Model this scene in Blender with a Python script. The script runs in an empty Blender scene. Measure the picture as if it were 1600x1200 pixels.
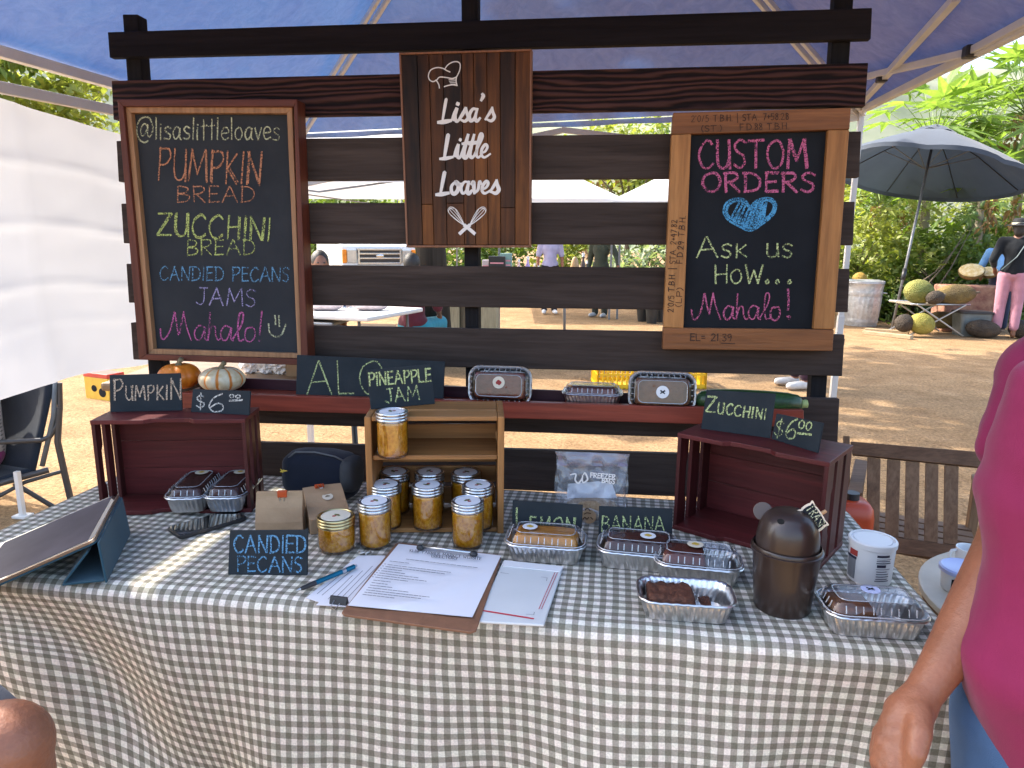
import bpy, bmesh, math, random
from mathutils import Vector, Matrix, Quaternion, noise as mnoise
R = math.radians
rnd = random.Random(7)
S = bpy.context.scene
COL = S.collection

# ---------------------------------------------------------------- camera
F_PX = 1090.0
CAM = Vector((0, -1.04, 1.37))
CR = Matrix.Rotation(R(8.4), 3, 'Z') @ Matrix.Rotation(R(90 - 11.4), 3, 'X') @ Matrix.Rotation(R(0.5), 3, 'Z')
cd = bpy.data.cameras.new('camera'); cam = bpy.data.objects.new('camera', cd); COL.objects.link(cam)
cam.matrix_world = Matrix.Translation(CAM) @ CR.to_4x4()
cd.sensor_width = 36; cd.lens = 36 * F_PX / 1600; cd.clip_start = 0.05; cd.clip_end = 1500
S.camera = cam
# ---------------------------------------------------------------- light
SUN_EL = 46.0
L_H = Vector((0.95, -0.31)).normalized()
LDIR = Vector((L_H.x * math.cos(R(SUN_EL)), L_H.y * math.cos(R(SUN_EL)), -math.sin(R(SUN_EL))))
w = bpy.data.worlds.new('World'); S.world = w; w.use_nodes = True
nt = w.node_tree; bg = nt.nodes['Background']
sky = nt.nodes.new('ShaderNodeTexSky'); sky.sky_type = 'NISHITA'; sky.sun_disc = False
sky.sun_elevation = R(SUN_EL); sky.sun_rotation = math.atan2(-L_H.x, -L_H.y) % (2 * math.pi)
sky.dust_density = 3.5; sky.air_density = 1.0; sky.ozone_density = 0.6
nt.links.new(sky.outputs[0], bg.inputs[0]); bg.inputs[1].default_value = 0.15
ld = bpy.data.lights.new('sun', 'SUN'); ld.energy = 2.0; ld.angle = R(0.5); ld.color = (1, 0.93, 0.82)
lo = bpy.data.objects.new('sun', ld); COL.objects.link(lo)
lo.rotation_euler = LDIR.to_track_quat('-Z', 'Y').to_euler(); lo.location = (-5, 2, 9)
S.view_settings.view_transform = 'Standard'; S.view_settings.look = 'None'
S.view_settings.exposure = 2.28; S.view_settings.gamma = 1
S.cycles.max_bounces = 10; S.cycles.transparent_max_bounces = 24; S.cycles.diffuse_bounces = 5
S.cycles.transmission_bounces = 6; S.cycles.caustics_reflective = False; S.cycles.caustics_refractive = False
S.cycles.use_denoising = True; S.cycles.sample_clamp_indirect = 6

# ---------------------------------------------------------------- measuring from the photograph
def ray(u, v): return CR @ Vector(((u - 800) / F_PX, -(v - 600) / F_PX, -1))
def UP(u, v, p, n):
    d = ray(u, v); return CAM + d * ((p - CAM).dot(n) / d.dot(n))
def UZ(u, v, z): return UP(u, v, Vector((0, 0, z)), Vector((0, 0, 1)))
def UY(u, v, y): return UP(u, v, Vector((0, y, 0)), Vector((0, 1, 0)))
def UX(u, v, x): return UP(u, v, Vector((x, 0, 0)), Vector((1, 0, 0)))
FWD = CR @ Vector((0, 0, -1))
def UD(u, v, d): return CAM + ray(u, v) * d          # d = depth along the optical axis
def PJ(p):
    q = CR.transposed() @ (Vector(p) - CAM); return 800 + F_PX * q.x / -q.z, 600 - F_PX * q.y / -q.z, -q.z
class Plane:
    def __init__(s, p, n):
        s.p = Vector(p); s.n = Vector(n).normalized()
        if s.n.dot(CAM - s.p) < 0: s.n = -s.n
    def at(s, u, v, off=0.0): return UP(u, v, s.p + s.n * off, s.n)
    def off(s, d): return Plane(s.p + s.n * d, s.n)

# ---------------------------------------------------------------- materials
def _new(name):
    m = bpy.data.materials.new(name); m.use_nodes = True
    t = m.node_tree; b = t.nodes['Principled BSDF']; return m, t, b, t.nodes, t.links
def _coord(n, l, kind='Object', scale=(1, 1, 1), rot=(0, 0, 0)):
    tc = n.new('ShaderNodeTexCoord'); mp = n.new('ShaderNodeMapping')
    mp.inputs['Scale'].default_value = scale; mp.inputs['Rotation'].default_value = rot
    l.new(tc.outputs[kind], mp.inputs[0]); return mp.outputs[0]
def _noise(n, l, vec, scale, detail=4, rough=.55, dist=0):
    k = n.new('ShaderNodeTexNoise'); k.inputs['Scale'].default_value = scale; k.inputs['Detail'].default_value = detail
    k.inputs['Roughness'].default_value = rough; k.inputs['Distortion'].default_value = dist
    if vec is not None: l.new(vec, k.inputs['Vector'])
    return k.outputs['Fac']
def _ramp(n, l, fac, stops):
    r = n.new('ShaderNodeValToRGB'); e = r.color_ramp.elements
    while len(e) < len(stops): e.new(0.5)
    for k, (p, c) in zip(e, stops):
        k.position = p; k.color = (*c, 1) if len(c) == 3 else c
    l.new(fac, r.inputs[0]); return r.outputs[0]
def _mix(n, l, fac, a, b, mode='MIX'):
    k = n.new('ShaderNodeMix'); k.data_type = 'RGBA'; k.blend_type = mode
    for inp, val in ((k.inputs[0], fac), (k.inputs[6], a), (k.inputs[7], b)):
        if hasattr(val, 'is_output'): l.new(val, inp)
        elif isinstance(val, (int, float)): inp.default_value = val
        else: inp.default_value = (*val, 1)
    return k.outputs[2]
def _bump(n, l, b, h, strength=.3, dist=.01):
    k = n.new('ShaderNodeBump'); k.inputs['Strength'].default_value = strength; k.inputs['Distance'].default_value = dist
    l.new(h, k.inputs['Height']); l.new(k.outputs[0], b.inputs['Normal'])
def _math(n, l, op, a, b=0.0):
    k = n.new('ShaderNodeMath'); k.operation = op
    for i, v in enumerate((a, b)):
        if hasattr(v, 'is_output'): l.new(v, k.inputs[i])
        else: k.inputs[i].default_value = v
    return k.outputs[0]
def sh(c, f): return tuple(max(0, min(1, x * f)) for x in c)
def plain(name, col, rough=.6, metal=0, var=.2, scale=12, bump=0, bscale=60, spec=.5, coat=0, col2=None, rvar=0):
    m, t, b, n, l = _new(name)
    vec = _coord(n, l); f = _noise(n, l, vec, scale)
    c = _ramp(n, l, f, [(.3, col2 or sh(col, 1 - var)), (.7, col if col2 else sh(col, 1 + var))])
    l.new(c, b.inputs['Base Color']); b.inputs['Roughness'].default_value = rough; b.inputs['Metallic'].default_value = metal
    b.inputs['Specular IOR Level'].default_value = spec; b.inputs['Coat Weight'].default_value = coat
    if rvar:
        l.new(_math(n, l, 'ADD', _math(n, l, 'MULTIPLY', _noise(n, l, vec, scale * 2.3), rvar), rough - rvar / 2), b.inputs['Roughness'])
    if bump: _bump(n, l, b, _noise(n, l, vec, bscale, 5), bump)
    return m
def wood(name, c1, c2, axis='X', k=1.0, rough=.55, bump=.25, coat=0, streak=14, fine=90, blotch=None, spec=.35):
    """grain runs along the given object axis"""
    m, t, b, n, l = _new(name)
    def sc(a, s): return tuple((.06 if ax == a else 1) * s for ax in 'XYZ')
    va = _coord(n, l, 'Object', sc(axis, streak * k)); vb = _coord(n, l, 'Object', sc(axis, fine * k))
    f = _noise(n, l, va, 1, 6, .6, 1.2); g = _noise(n, l, vb, 1, 3, .6, .3)
    c = _ramp(n, l, f, [(.25, c1), (.5, tuple((x + y) / 2 for x, y in zip(c1, c2))), (.75, c2)])
    gr = _ramp(n, l, g, [(.35, (.62, .6, .58)), (.6, (1, 1, 1))])
    c = _mix(n, l, .75, c, gr, 'MULTIPLY')
    if blotch:
        c = _mix(n, l, _ramp(n, l, _noise(n, l, _coord(n, l, 'Object', (1, 1, 1)), 5, 3), [(.45, (0, 0, 0)), (.7, (1, 1, 1))]), c, blotch, 'MIX')
    l.new(c, b.inputs['Base Color']); b.inputs['Roughness'].default_value = rough; b.inputs['Coat Weight'].default_value = coat
    b.inputs['Coat Roughness'].default_value = .3; b.inputs['Specular IOR Level'].default_value = spec
    _bump(n, l, b, g, bump, .004); return m
def chalk(name, col):
    m, t, b, n, l = _new(name); vec = _coord(n, l)
    f = _noise(n, l, vec, 330, 2, .6); g = _noise(n, l, vec, 30, 3)
    a = _math(n, l, 'ADD', f, _math(n, l, 'MULTIPLY', g, .5))
    al = _ramp(n, l, a, [(.60, (.04, .04, .04)), (.86, (1, 1, 1))])
    b.inputs['Base Color'].default_value = (*col, 1); b.inputs['Roughness'].default_value = .95
    b.inputs['Specular IOR Level'].default_value = .1
    l.new(al, b.inputs['Alpha']); return m
def clear(name, tint=(.97, .98, 1), gloss=.08, rough=.06, hazy=0.0, bump=0):
    """thin clear plastic: see-through with fresnel sheen"""
    m, t, b, n, l = _new(name); n.remove(b); out = n['Material Output']
    tr = n.new('ShaderNodeBsdfTransparent'); tr.inputs[0].default_value = (*tint, 1)
    gl = n.new('ShaderNodeBsdfGlossy'); gl.inputs['Roughness'].default_value = rough
    lw = n.new('ShaderNodeLayerWeight'); lw.inputs[0].default_value = .35
    fac = _math(n, l, 'ADD', _math(n, l, 'MULTIPLY', lw.outputs['Fresnel'], .6), gloss)
    mx = n.new('ShaderNodeMixShader'); l.new(fac, mx.inputs[0]); l.new(tr.outputs[0], mx.inputs[1]); l.new(gl.outputs[0], mx.inputs[2])
    sh_ = mx.outputs[0]
    if bump:
        k = n.new('ShaderNodeBump'); k.inputs['Strength'].default_value = bump; k.inputs['Distance'].default_value = .01
        l.new(_noise(n, l, _coord(n, l), 35, 4), k.inputs['Height']); l.new(k.outputs[0], gl.inputs['Normal']); l.new(k.outputs[0], lw.inputs['Normal'])
    if hazy:
        df = n.new('ShaderNodeBsdfDiffuse'); df.inputs[0].default_value = (.8, .82, .86, 1)
        m2 = n.new('ShaderNodeMixShader'); m2.inputs[0].default_value = hazy
        l.new(sh_, m2.inputs[1]); l.new(df.outputs[0], m2.inputs[2]); sh_ = m2.outputs[0]
    l.new(sh_, out.inputs[0]); return m
def cloth(name, col, var=.12, weave=900, bump=.25, rough=.9, fold=6, trans=0.0, tcol=None, foldbump=.0, col2=None):
    m, t, b, n, l = _new(name); vec = _coord(n, l)
    f = _noise(n, l, vec, fold, 4)
    c = _ramp(n, l, f, [(.3, col2 or sh(col, 1 - var)), (.7, col if col2 else sh(col, 1 + var))])
    l.new(c, b.inputs['Base Color']); b.inputs['Roughness'].default_value = rough; b.inputs['Specular IOR Level'].default_value = .2
    b.inputs['Sheen Weight'].default_value = .15
    h = _noise(n, l, vec, weave, 2)
    if foldbump: h = _math(n, l, 'ADD', _math(n, l, 'MULTIPLY', h, .1), _math(n, l, 'MULTIPLY', _noise(n, l, vec, fold * 2.2, 3), foldbump))
    _bump(n, l, b, h, bump, .02 if foldbump else .003)
    if trans:
        out = n['Material Output']; tl = n.new('ShaderNodeBsdfTranslucent'); tl.inputs[0].default_value = (*(tcol or col), 1)
        mx = n.new('ShaderNodeMixShader'); mx.inputs[0].default_value = trans
        l.new(b.outputs[0], mx.inputs[1]); l.new(tl.outputs[0], mx.inputs[2]); l.new(mx.outputs[0], out.inputs[0])
    return m
def leaf(name, c1, c2, trans=.45, scale=1.2):
    m, t, b, n, l = _new(name); vec = _coord(n, l)
    f = _math(n, l, 'ADD', _math(n, l, 'MULTIPLY', _noise(n, l, vec, scale, 3), .7), _math(n, l, 'MULTIPLY', _noise(n, l, vec, scale * 11, 2), .3))
    c = _ramp(n, l, f, [(.35, c1), (.65, c2)])
    l.new(c, b.inputs['Base Color']); b.inputs['Roughness'].default_value = .55
    out = n['Material Output']; tl = n.new('ShaderNodeBsdfTranslucent'); l.new(_mix(n, l, 1.0, c, (1.15, 1.2, .55), 'MULTIPLY'), tl.inputs[0])
    mx = n.new('ShaderNodeMixShader'); mx.inputs[0].default_value = trans
    l.new(b.outputs[0], mx.inputs[1]); l.new(tl.outputs[0], mx.inputs[2]); l.new(mx.outputs[0], out.inputs[0]); return m

# ---------------------------------------------------------------- mesh building
class MB:
    def __init__(s): s.bm = bmesh.new(); s.uv = None
    def quad(s, pts):
        return s.bm.faces.new([s.bm.verts.new(p) for p in pts])
    def hexa(s, f, b):
        """f, b: matching corner loops of front and back"""
        F = [s.bm.verts.new(p) for p in f]; B = [s.bm.verts.new(p) for p in b]; n = len(F)
        s.bm.faces.new(F); s.bm.faces.new(B[::-1])
        for i in range(n): s.bm.faces.new([F[(i + 1) % n], F[i], B[i], B[(i + 1) % n]])
        return F + B
    def box(s, c, d, M=None):
        c = Vector(c); hx, hy, hz = d[0] / 2, d[1] / 2, d[2] / 2
        P = [(-hx, -hy), (hx, -hy), (hx, hy), (-hx, hy)]
        f = [Vector((x, y, hz)) + c for x, y in P]; b = [Vector((x, y, -hz)) + c for x, y in P]
        if M is not None: f = [M @ p for p in f]; b = [M @ p for p in b]
        s.hexa(f, b)
    def slab(s, corners, n, th):
        """corners of the front face, n = outward normal, th = thickness behind"""
        s.hexa([Vector(p) for p in corners], [Vector(p) - n * th for p in corners])
    def ring(s, pts): return [s.bm.verts.new(p) for p in pts]
    def bridge(s, a, b, closed=True):
        n = len(a)
        for i in range(n if closed else n - 1): s.bm.faces.new([a[i], a[(i + 1) % n], b[(i + 1) % n], b[i]])
    def tube(s, pts, r, sides=8, cap=True, flat=None):
        pts = [Vector(p) for p in pts]; rs = r if isinstance(r, (list, tuple)) else [r] * len(pts)
        prev = None; up = None
        for i, p in enumerate(pts):
            d = (pts[min(i + 1, len(pts) - 1)] - pts[max(i - 1, 0)]).normalized()
            if up is None: up = Vector((0, 0, 1)) if abs(d.z) < .9 else Vector((1, 0, 0))
            a = d.cross(up).normalized(); bq = a.cross(d).normalized(); up = bq
            fl = flat or 1
            rg = s.ring([p + (a * math.cos(2 * math.pi * k / sides) + bq * math.sin(2 * math.pi * k / sides) * fl) * rs[i] for k in range(sides)])
            if prev: s.bridge(prev, rg)
            elif cap: s.bm.faces.new(rg[::-1])
            prev = rg
        if cap: s.bm.faces.new(prev)
    def sqtube(s, p, q, w, h=None, up=(0, 0, 1)):
        p, q = Vector(p), Vector(q); d = (q - p).normalized(); up = Vector(up)
        if abs(d.dot(up)) > .95: up = Vector((0, 1, 0))
        a = d.cross(up).normalized() * (w / 2); b = a.normalized().cross(d).normalized() * ((h or w) / 2)
        s.hexa([q + a + b, q - a + b, q - a - b, q + a - b], [p + a + b, p - a + b, p - a - b, p + a - b])
    def lathe(s, prof, sides=32, c=(0, 0, 0), cap0=True, cap1=True, sq=None):
        c = Vector(c); prev = None
        for i, (r, z) in enumerate(prof):
            rg = s.ring([c + Vector((r * math.cos(2 * math.pi * k / sides), r * math.sin(2 * math.pi * k / sides), z)) for k in range(sides)])
            if prev: s.bridge(prev, rg)
            elif cap0: s.bm.faces.new(rg[::-1])
            prev = rg
        if cap1: s.bm.faces.new(prev)
    def ell(s, c, r, M=None, seg=16, rings=10, f=None):
        c = Vector(c); top = None; rows = []
        for i in range(1, rings):
            th = math.pi * i / rings
            pts = []
            for k in range(seg):
                ph = 2 * math.pi * k / seg; q = Vector((math.sin(th) * math.cos(ph), math.sin(th) * math.sin(ph), math.cos(th)))
                if f: q = f(q, ph, th)
                q = Vector((q.x * r[0], q.y * r[1], q.z * r[2])); pts.append(c + (M @ q if M is not None else q))
            rows.append(s.ring(pts))
        for a, b in zip(rows, rows[1:]): s.bridge(a[::-1], b[::-1])
        for rw, sg in ((rows[0], 1), (rows[-1], -1)):
            q = Vector((0, 0, sg));
            if f: q = f(q, 0, 0 if sg > 0 else math.pi)
            q = Vector((q.x * r[0], q.y * r[1], q.z * r[2])); t = s.bm.verts.new(c + (M @ q if M is not None else q))
            for k in range(seg):
                a, b = rw[k], rw[(k + 1) % seg]; s.bm.faces.new([a, b, t] if sg > 0 else [b, a, t])
    def build(s, name, mat, parent=None, world=True, smooth=False, bevel=0, seg=2, auto=None):
        bmesh.ops.recalc_face_normals(s.bm, faces=s.bm.faces) if smooth is not None else None
        me = bpy.data.meshes.new(name); s.bm.to_mesh(me); s.bm.free()
        o = bpy.data.objects.new(name, me); COL.objects.link(o)
        for m in (mat if isinstance(mat, (list, tuple)) else [mat]): me.materials.append(m)
        if smooth or auto:
            for p in me.polygons: p.use_smooth = True
            if auto: me.set_sharp_from_angle(angle=R(auto))
        if bevel:
            bv = o.modifiers.new('bevel', 'BEVEL'); bv.width = bevel; bv.segments = seg; bv.limit_method = 'ANGLE'; bv.angle_limit = R(40)
        if parent is not None:
            o.parent = parent
            if world and parent.name in WORLD: o.matrix_parent_inverse = WORLD[parent.name].inverted()
        return o
WORLD = {}
def tag(o, label=None, cat=None, group=None, kind=None):
    for k, v in (('label', label), ('category', cat), ('group', group), ('kind', kind)):
        if v: o[k] = v
    return o
def thing(name, label, cat, loc=(0, 0, 0), rz=0.0, group=None, M=None):
    o = bpy.data.objects.new(name, None); COL.objects.link(o); o.empty_display_size = .1
    o.matrix_basis = M.copy() if M is not None else Matrix.Translation(Vector(loc)) @ Matrix.Rotation(rz, 4, 'Z')
    WORLD[o.name] = o.matrix_basis.copy()
    return tag(o, label, cat, group)
def solo(o, label, cat, group=None):
    """a thing that is one mesh built in world coordinates: move its origin to its base"""
    me = o.data; vs = [v.co for v in me.vertices]
    c = Vector((sum(v.x for v in vs) / len(vs), sum(v.y for v in vs) / len(vs), min(v.z for v in vs)))
    me.transform(Matrix.Translation(-c)); o.location = c
    WORLD[o.name] = Matrix.Translation(c); return tag(o, label, cat, group)
def dup(root, M, label=None, group=None):
    c = root.copy(); COL.objects.link(c); c.matrix_basis = M
    if label: c['label'] = label
    if group: c['group'] = group
    WORLD[c.name] = M.copy()
    for ch in root.children:
        k = ch.copy(); COL.objects.link(k); k.parent = c
        for g in ch.children:
            j = g.copy(); COL.objects.link(j); j.parent = k
    return c
def MAT(loc, rz=0, rx=0, ry=0, s=1.0):
    return Matrix.Translation(Vector(loc)) @ Matrix.Rotation(rz, 4, 'Z') @ Matrix.Rotation(rx, 4, 'X') @ Matrix.Rotation(ry, 4, 'Y') @ Matrix.Scale(s, 4)

# ---------------------------------------------------------------- hand lettering
_F = {
'A':(.75,"0,0 .36,1|.36,1 .75,0|.13,.36 .62,.4"),'B':(.6,"0,0 .05,1|~.05,1 .5,.88 .42,.6 .06,.53|~.06,.53 .58,.42 .5,.1 .03,0"),
'C':(.66,"~.62,.85 .4,1 .1,.75 .02,.4 .2,.05 .45,.02 .66,.17"),'D':(.7,"~.08,0 .08,1|~0,.97 .42,.94 .68,.6 .55,.14 .03,0"),
'E':(.55,".06,0 .08,1|.06,1 .55,.98|.06,.52 .48,.55|.04,.02 .55,.04"),'F':(.52,".06,0 .06,1|.04,1 .52,.98|.06,.52 .45,.55"),
'G':(.68,"~.6,.85 .35,1 .06,.7 .05,.3 .3,0 .6,.15 .62,.4|.38,.42 .66,.42"),'H':(.65,".05,0 .05,1|.6,0 .6,1|.05,.5 .6,.54"),
'I':(.14,".06,0 .08,1"),'J':(.58,".2,1 .62,1|~.42,1 .44,.25 .27,0 .02,.14"),'K':(.6,".06,0 .06,1|.55,.95 .08,.45|.12,.48 .6,.02"),
'L':(.52,".06,0 .04,1|.06,.02 .52,.03"),'M':(.88,".02,0 .12,1|.12,1 .42,.25|.42,.25 .77,1|.77,1 .88,0"),
'N':(.66,".04,0 .04,1|.04,1 .6,.02|.6,.02 .64,1"),'O':(.76,"~.42,1 .1,.82 .02,.4 .25,.02 .6,.12 .74,.55 .58,.94 .36,.99"),
'P':(.56,".06,0 .06,1|~0,.96 .45,.98 .56,.74 .35,.5 .06,.46"),'R':(.62,".06,0 .06,1|~0,.96 .45,.98 .56,.76 .35,.55 .06,.5|.2,.5 .62,0"),
'S':(.55,"~.54,.88 .3,1 .06,.82 .15,.58 .42,.45 .5,.2 .3,0 .02,.12"),'T':(.66,"0,.97 .66,1|.33,.98 .31,0"),
'U':(.62,"~.04,1 .04,.3 .2,.02 .45,.06 .57,.35 .58,1|.58,1 .62,0"),'V':(.65,".02,1 .3,0|.3,0 .65,1"),'W':(.92,".02,1 .22,0|.22,0 .46,.7|.46,.7 .66,0|.66,0 .9,1"),
'Y':(.6,"0,1 .3,.5|.6,1 .2,0"),'Z':(.68,".04,.96 .64,1|.64,1 .02,.03|.02,.03 .68,.05"),'Q':(.76,"~.42,1 .1,.82 .02,.4 .25,.02 .6,.12 .74,.55 .58,.94 .36,.99|.5,.2 .78,-.05"),
'@':(1.0,"~.62,.62 .45,.72 .25,.5 .28,.2 .45,.2 .6,.45 .66,.68|~.66,.68 .66,.25 .8,.15 .97,.5 .8,.95 .5,1.05 .15,.9 .0,.45 .15,.05 .45,-.12 .7,-.05"),
'l':(.14,".06,0 .07,1"),'i':(.14,".06,0 .07,.55|.05,.7 .11,.68"),'s':(.42,"~.4,.5 .2,.58 .05,.45 .2,.3 .38,.2 .3,.02 .02,.05"),
't':(.36,".17,0 .18,.95|0,.62 .36,.66"),'e':(.46,"~.04,.3 .44,.36 .36,.56 .15,.55 .03,.28 .18,.02 .45,.1"),'o':(.46,"~.25,.57 .04,.4 .06,.1 .28,.0 .44,.25 .36,.52 .22,.57"),
'a':(.48,"~.42,.5 .2,.58 .03,.3 .14,.02 .35,.15 .43,.52|~.43,.52 .42,.1 .5,.0"),'v':(.4,".02,.55 .2,0|.2,0 .4,.57"),'m':(.6,"~.03,0 .04,.5 .04,.4 .2,.55 .3,.4 .3,0|~.3,.35 .45,.56 .56,.4 .58,0"),
'n':(.42,"~.03,0 .04,.55 .05,.35 .22,.55 .36,.4 .38,0"),'p':(.45,".04,-.35 .05,.55|~.04,.45 .25,.57 .42,.35 .3,.05 .06,.08"),'h':(.45,"~.04,0 .06,1.0|~.05,.3 .24,.55 .38,.35 .42,0"),
'k':(.42,".04,0 .05,1|.38,.55 .06,.25|.12,.3 .42,0"),'w':(.6,".02,.55 .15,0|.15,0 .3,.45|.3,.45 .42,0|.42,0 .6,.57"),'u':(.44,"~.03,.55 .06,.12 .2,0 .36,.15 .4,.55|.4,.55 .43,0"),
'0':(.55,"~.3,1 .08,.75 .05,.3 .25,0 .48,.25 .5,.75 .3,1"),'1':(.2,".1,0 .12,1|.12,1 0,.82"),'2':(.55,"~.03,.8 .25,1 .48,.8 .3,.4 .02,.02|.02,.02 .55,.04"),'3':(.5,"~.04,.9 .3,1 .45,.8 .2,.55 .48,.35 .3,0 .02,.12"),
'4':(.55,".35,1 .02,.4|.02,.4 .55,.42|.4,.8 .38,0"),'5':(.5,".45,1 .1,.98|.1,.98 .08,.6|~.08,.58 .4,.6 .48,.25 .25,0 .02,.1"),'6':(.58,"~.5,1 .2,.75 .04,.3 .2,.02 .48,.1 .52,.35 .35,.48 .06,.22"),
'7':(.5,".03,.98 .5,1|.5,1 .15,0"),'8':(.5,"~.4,.9 .15,.98 .1,.72 .4,.45 .4,.08 .12,.04 .1,.35 .42,.7 .4,.9"),'9':(.5,"~.45,.7 .15,.5 .06,.8 .3,1 .46,.75 .4,.3 .3,0"),
'$':(.55,"~.5,.82 .25,.92 .06,.72 .2,.52 .46,.42 .48,.2 .25,.06 .02,.18|.28,1.1 .26,-.1"),'.':(.12,".05,0 .08,.05 .05,.02"),'!':(.14,".08,1 .06,.25|.05,.02 .08,.05 .04,.04"),"'":(.12,".08,1 .05,.8"),
'=':(.4,".02,.35 .4,.37|.02,.6 .4,.62"),'+':(.4,".02,.5 .4,.5|.2,.75 .2,.25"),'/':(.4,".02,0 .4,1"),'(':(.25,"~.22,1.1 .05,.7 .05,.3 .22,-.1"),')':(.25,"~.03,1.1 .2,.7 .2,.3 .03,-.1"),'|':(.14,".07,1.2 .07,-.3"),' ':(.4,""),'-':(.35,".02,.45 .35,.46"),':':(.12,".05,.1 .07,.15|.05,.6 .07,.65"),
}
_SC = {  # cursive Mahalo
'M':(1.5,"~0,.38 .05,.06 .22,.02 .45,.35 .62,1|~.62,1 .72,.55 .82,.2|~.82,.2 .92,.6 1.02,1.02|~1.02,1.02 1.15,.5 1.38,-.02"),
'a':(.62,"~.52,.48 .25,.55 .05,.3 .15,.04 .35,.08 .52,.48|~.52,.48 .5,.12 .62,.02"),'h':(.6,"~.05,.0 .1,1.0|~.06,.1 .2,.5 .36,.5 .4,.2 .5,.02 .62,.08"),
'l':(.5,"~.0,.1 .35,.6 .42,1.0 .25,1.0 .2,.5 .28,.05 .5,.08"),'o':(.6,"~.35,.52 .1,.45 .08,.1 .3,.0 .5,.2 .45,.5 .25,.5"),'!':(.3,".2,1.1 .14,.25|.1,0 .16,.05 .1,.06"),
}
_BR = {  # brush script on the wooden sign (slanted)
'L':(.62,"~.36,1.12 .32,1.0 .14,.05|~-.06,-.04 .2,-.02 .52,.04"),
'i':(.3,"~.0,.1 .18,.62|~.18,.62 .12,.15 .2,.0 .34,.14|.26,.85 .28,.9"),
's':(.44,"~.0,.08 .2,.4 .32,.66|~.32,.66 .36,.4 .42,.18 .28,.0 .1,.06"),
'a':(.5,"~.4,.58 .2,.6 .04,.3 .1,.02 .28,.15 .42,.6|~.42,.6 .32,.15 .4,.0 .54,.14"),
"'":(.3,"~.2,1.35 .24,1.25 .14,1.05"),
't':(.3,"~.0,.1 .14,.4 .34,1.1|~.3,.95 .12,.2 .2,.0 .34,.12|.08,.68 .46,.74"),
'l':(.3,"~.0,.1 .2,.5 .42,1.0 .36,1.15 .26,.9 .12,.2 .2,.0 .34,.12"),
'e':(.44,"~.02,.2 .24,.3 .34,.52 .24,.62 .08,.4 .06,.12 .2,.0 .46,.16"),
'o':(.48,"~.26,.62 .06,.4 .06,.08 .2,.0 .36,.2 .38,.5 .26,.62 .34,.46 .5,.5"),
'v':(.48,"~.02,.5 .12,.6 .14,.3 .16,.02|~.16,.02 .34,.2 .42,.62 .5,.5"),
}
def _cr(p, q=5):
    P = [p[0]] + p + [p[-1]]; out = []
    for i in range(1, len(P) - 2):
        a, b, c, d = P[i - 1], P[i], P[i + 1], P[i + 2]
        for k in range(q):
            t = k / q
            out.append(tuple(.5 * (2 * b[j] + (c[j] - a[j]) * t + (2 * a[j] - 5 * b[j] + 4 * c[j] - d[j]) * t * t + (3 * b[j] - a[j] - 3 * c[j] + d[j]) * t ** 3) for j in (0, 1)))
    out.append(tuple(p[-1])); return out
def _strokes(text, font, sc=.66, gap=.16):
    """returns list of polylines in em space and the total width; lower case letters missing from the font become small capitals"""
    x = 0; out = []; small = font is _F and sc
    for ch in text:
        s = 1
        if small and ch.islower(): ch = ch.upper(); s = sc
        wd, st = font.get(ch, _F.get(ch, _F[' ']))
        for seg in (st.split('|') if st else []):
            sm = seg.startswith('~'); pts = [tuple(map(float, q.split(','))) for q in seg.lstrip('~').split()]
            if sm and len(pts) > 2: pts = _cr(pts)
            elif len(pts) == 2: pts = [tuple(pts[0][j] + (pts[1][j] - pts[0][j]) * k / 3 for j in (0, 1)) for k in range(4)]
            out.append([(x + px * s, py * s) for px, py in pts])
        x += wd * s + gap * (1 if font is not _BR else .0)
    return out, x - gap
def ribbon(mb, pts, nrm, w, lift=0.0, taper=False):
    n = len(pts); L = []; Rr = []
    for i in range(n):
        d = pts[min(i + 1, n - 1)] - pts[max(i - 1, 0)]
        if d.length < 1e-9: d = Vector((1, 0, 0))
        s = nrm.cross(d).normalized() * (w / 2 * ((.55 + .45 * math.sin(math.pi * (i + .6) / (n + .2))) if taper else 1))
        e = d.normalized() * (w * .3 if i == n - 1 else -w * .3 if i == 0 else 0)
        L.append(mb.bm.verts.new(pts[i] + s + e + nrm * lift)); Rr.append(mb.bm.verts.new(pts[i] - s + e + nrm * lift))
    for i in range(n - 1): mb.bm.faces.new([L[i], L[i + 1], Rr[i + 1], Rr[i]])
def write(parent, mat, text, plane, p0, p1, hpx, wpx=3.0, font=None, jit=.02, sc=.66, twice=False, lift=.0012, shear=0.0, name='lettering', world=True, gap=.16):
    """letters text as strokes on a plane: p0, p1 = ends of its baseline and hpx = capital height, all as measured in the photograph"""
    font = font or _F; st, wd = _strokes(text, font, sc, gap)
    p0, p1 = Vector(p0), Vector(p1); ex = (p1 - p0) / wd; nrm2 = Vector((ex.y, -ex.x)).normalized() * hpx
    O = plane.at(*p0); mpp = (plane.at(p0.x + 10, p0.y) - O).length / 10
    mb = MB(); r = random.Random(text + str(p0.x)); k = 0
    for rep in range(2 if twice else 1):
        for s in st:
            jx, jy = r.uniform(-jit, jit), r.uniform(-jit, jit); a = r.uniform(-.03, .03)
            P = []
            for x, y in s:
                x2 = x + jx + shear * y + a * y + (rep and r.uniform(-.015, .02)); y2 = y + jy + rep * .01
                q = p0 + ex * x2 + nrm2 * y2; P.append(plane.at(q.x, q.y))
            k += 1
            ribbon(mb, P, plane.n, wpx * mpp * r.uniform(.68, 1.05) * (1.18 if font is _BR else 1), lift + .00004 * k, font is _BR)
    return mb.build(name, mat, parent, smooth=None, world=world)
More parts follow.
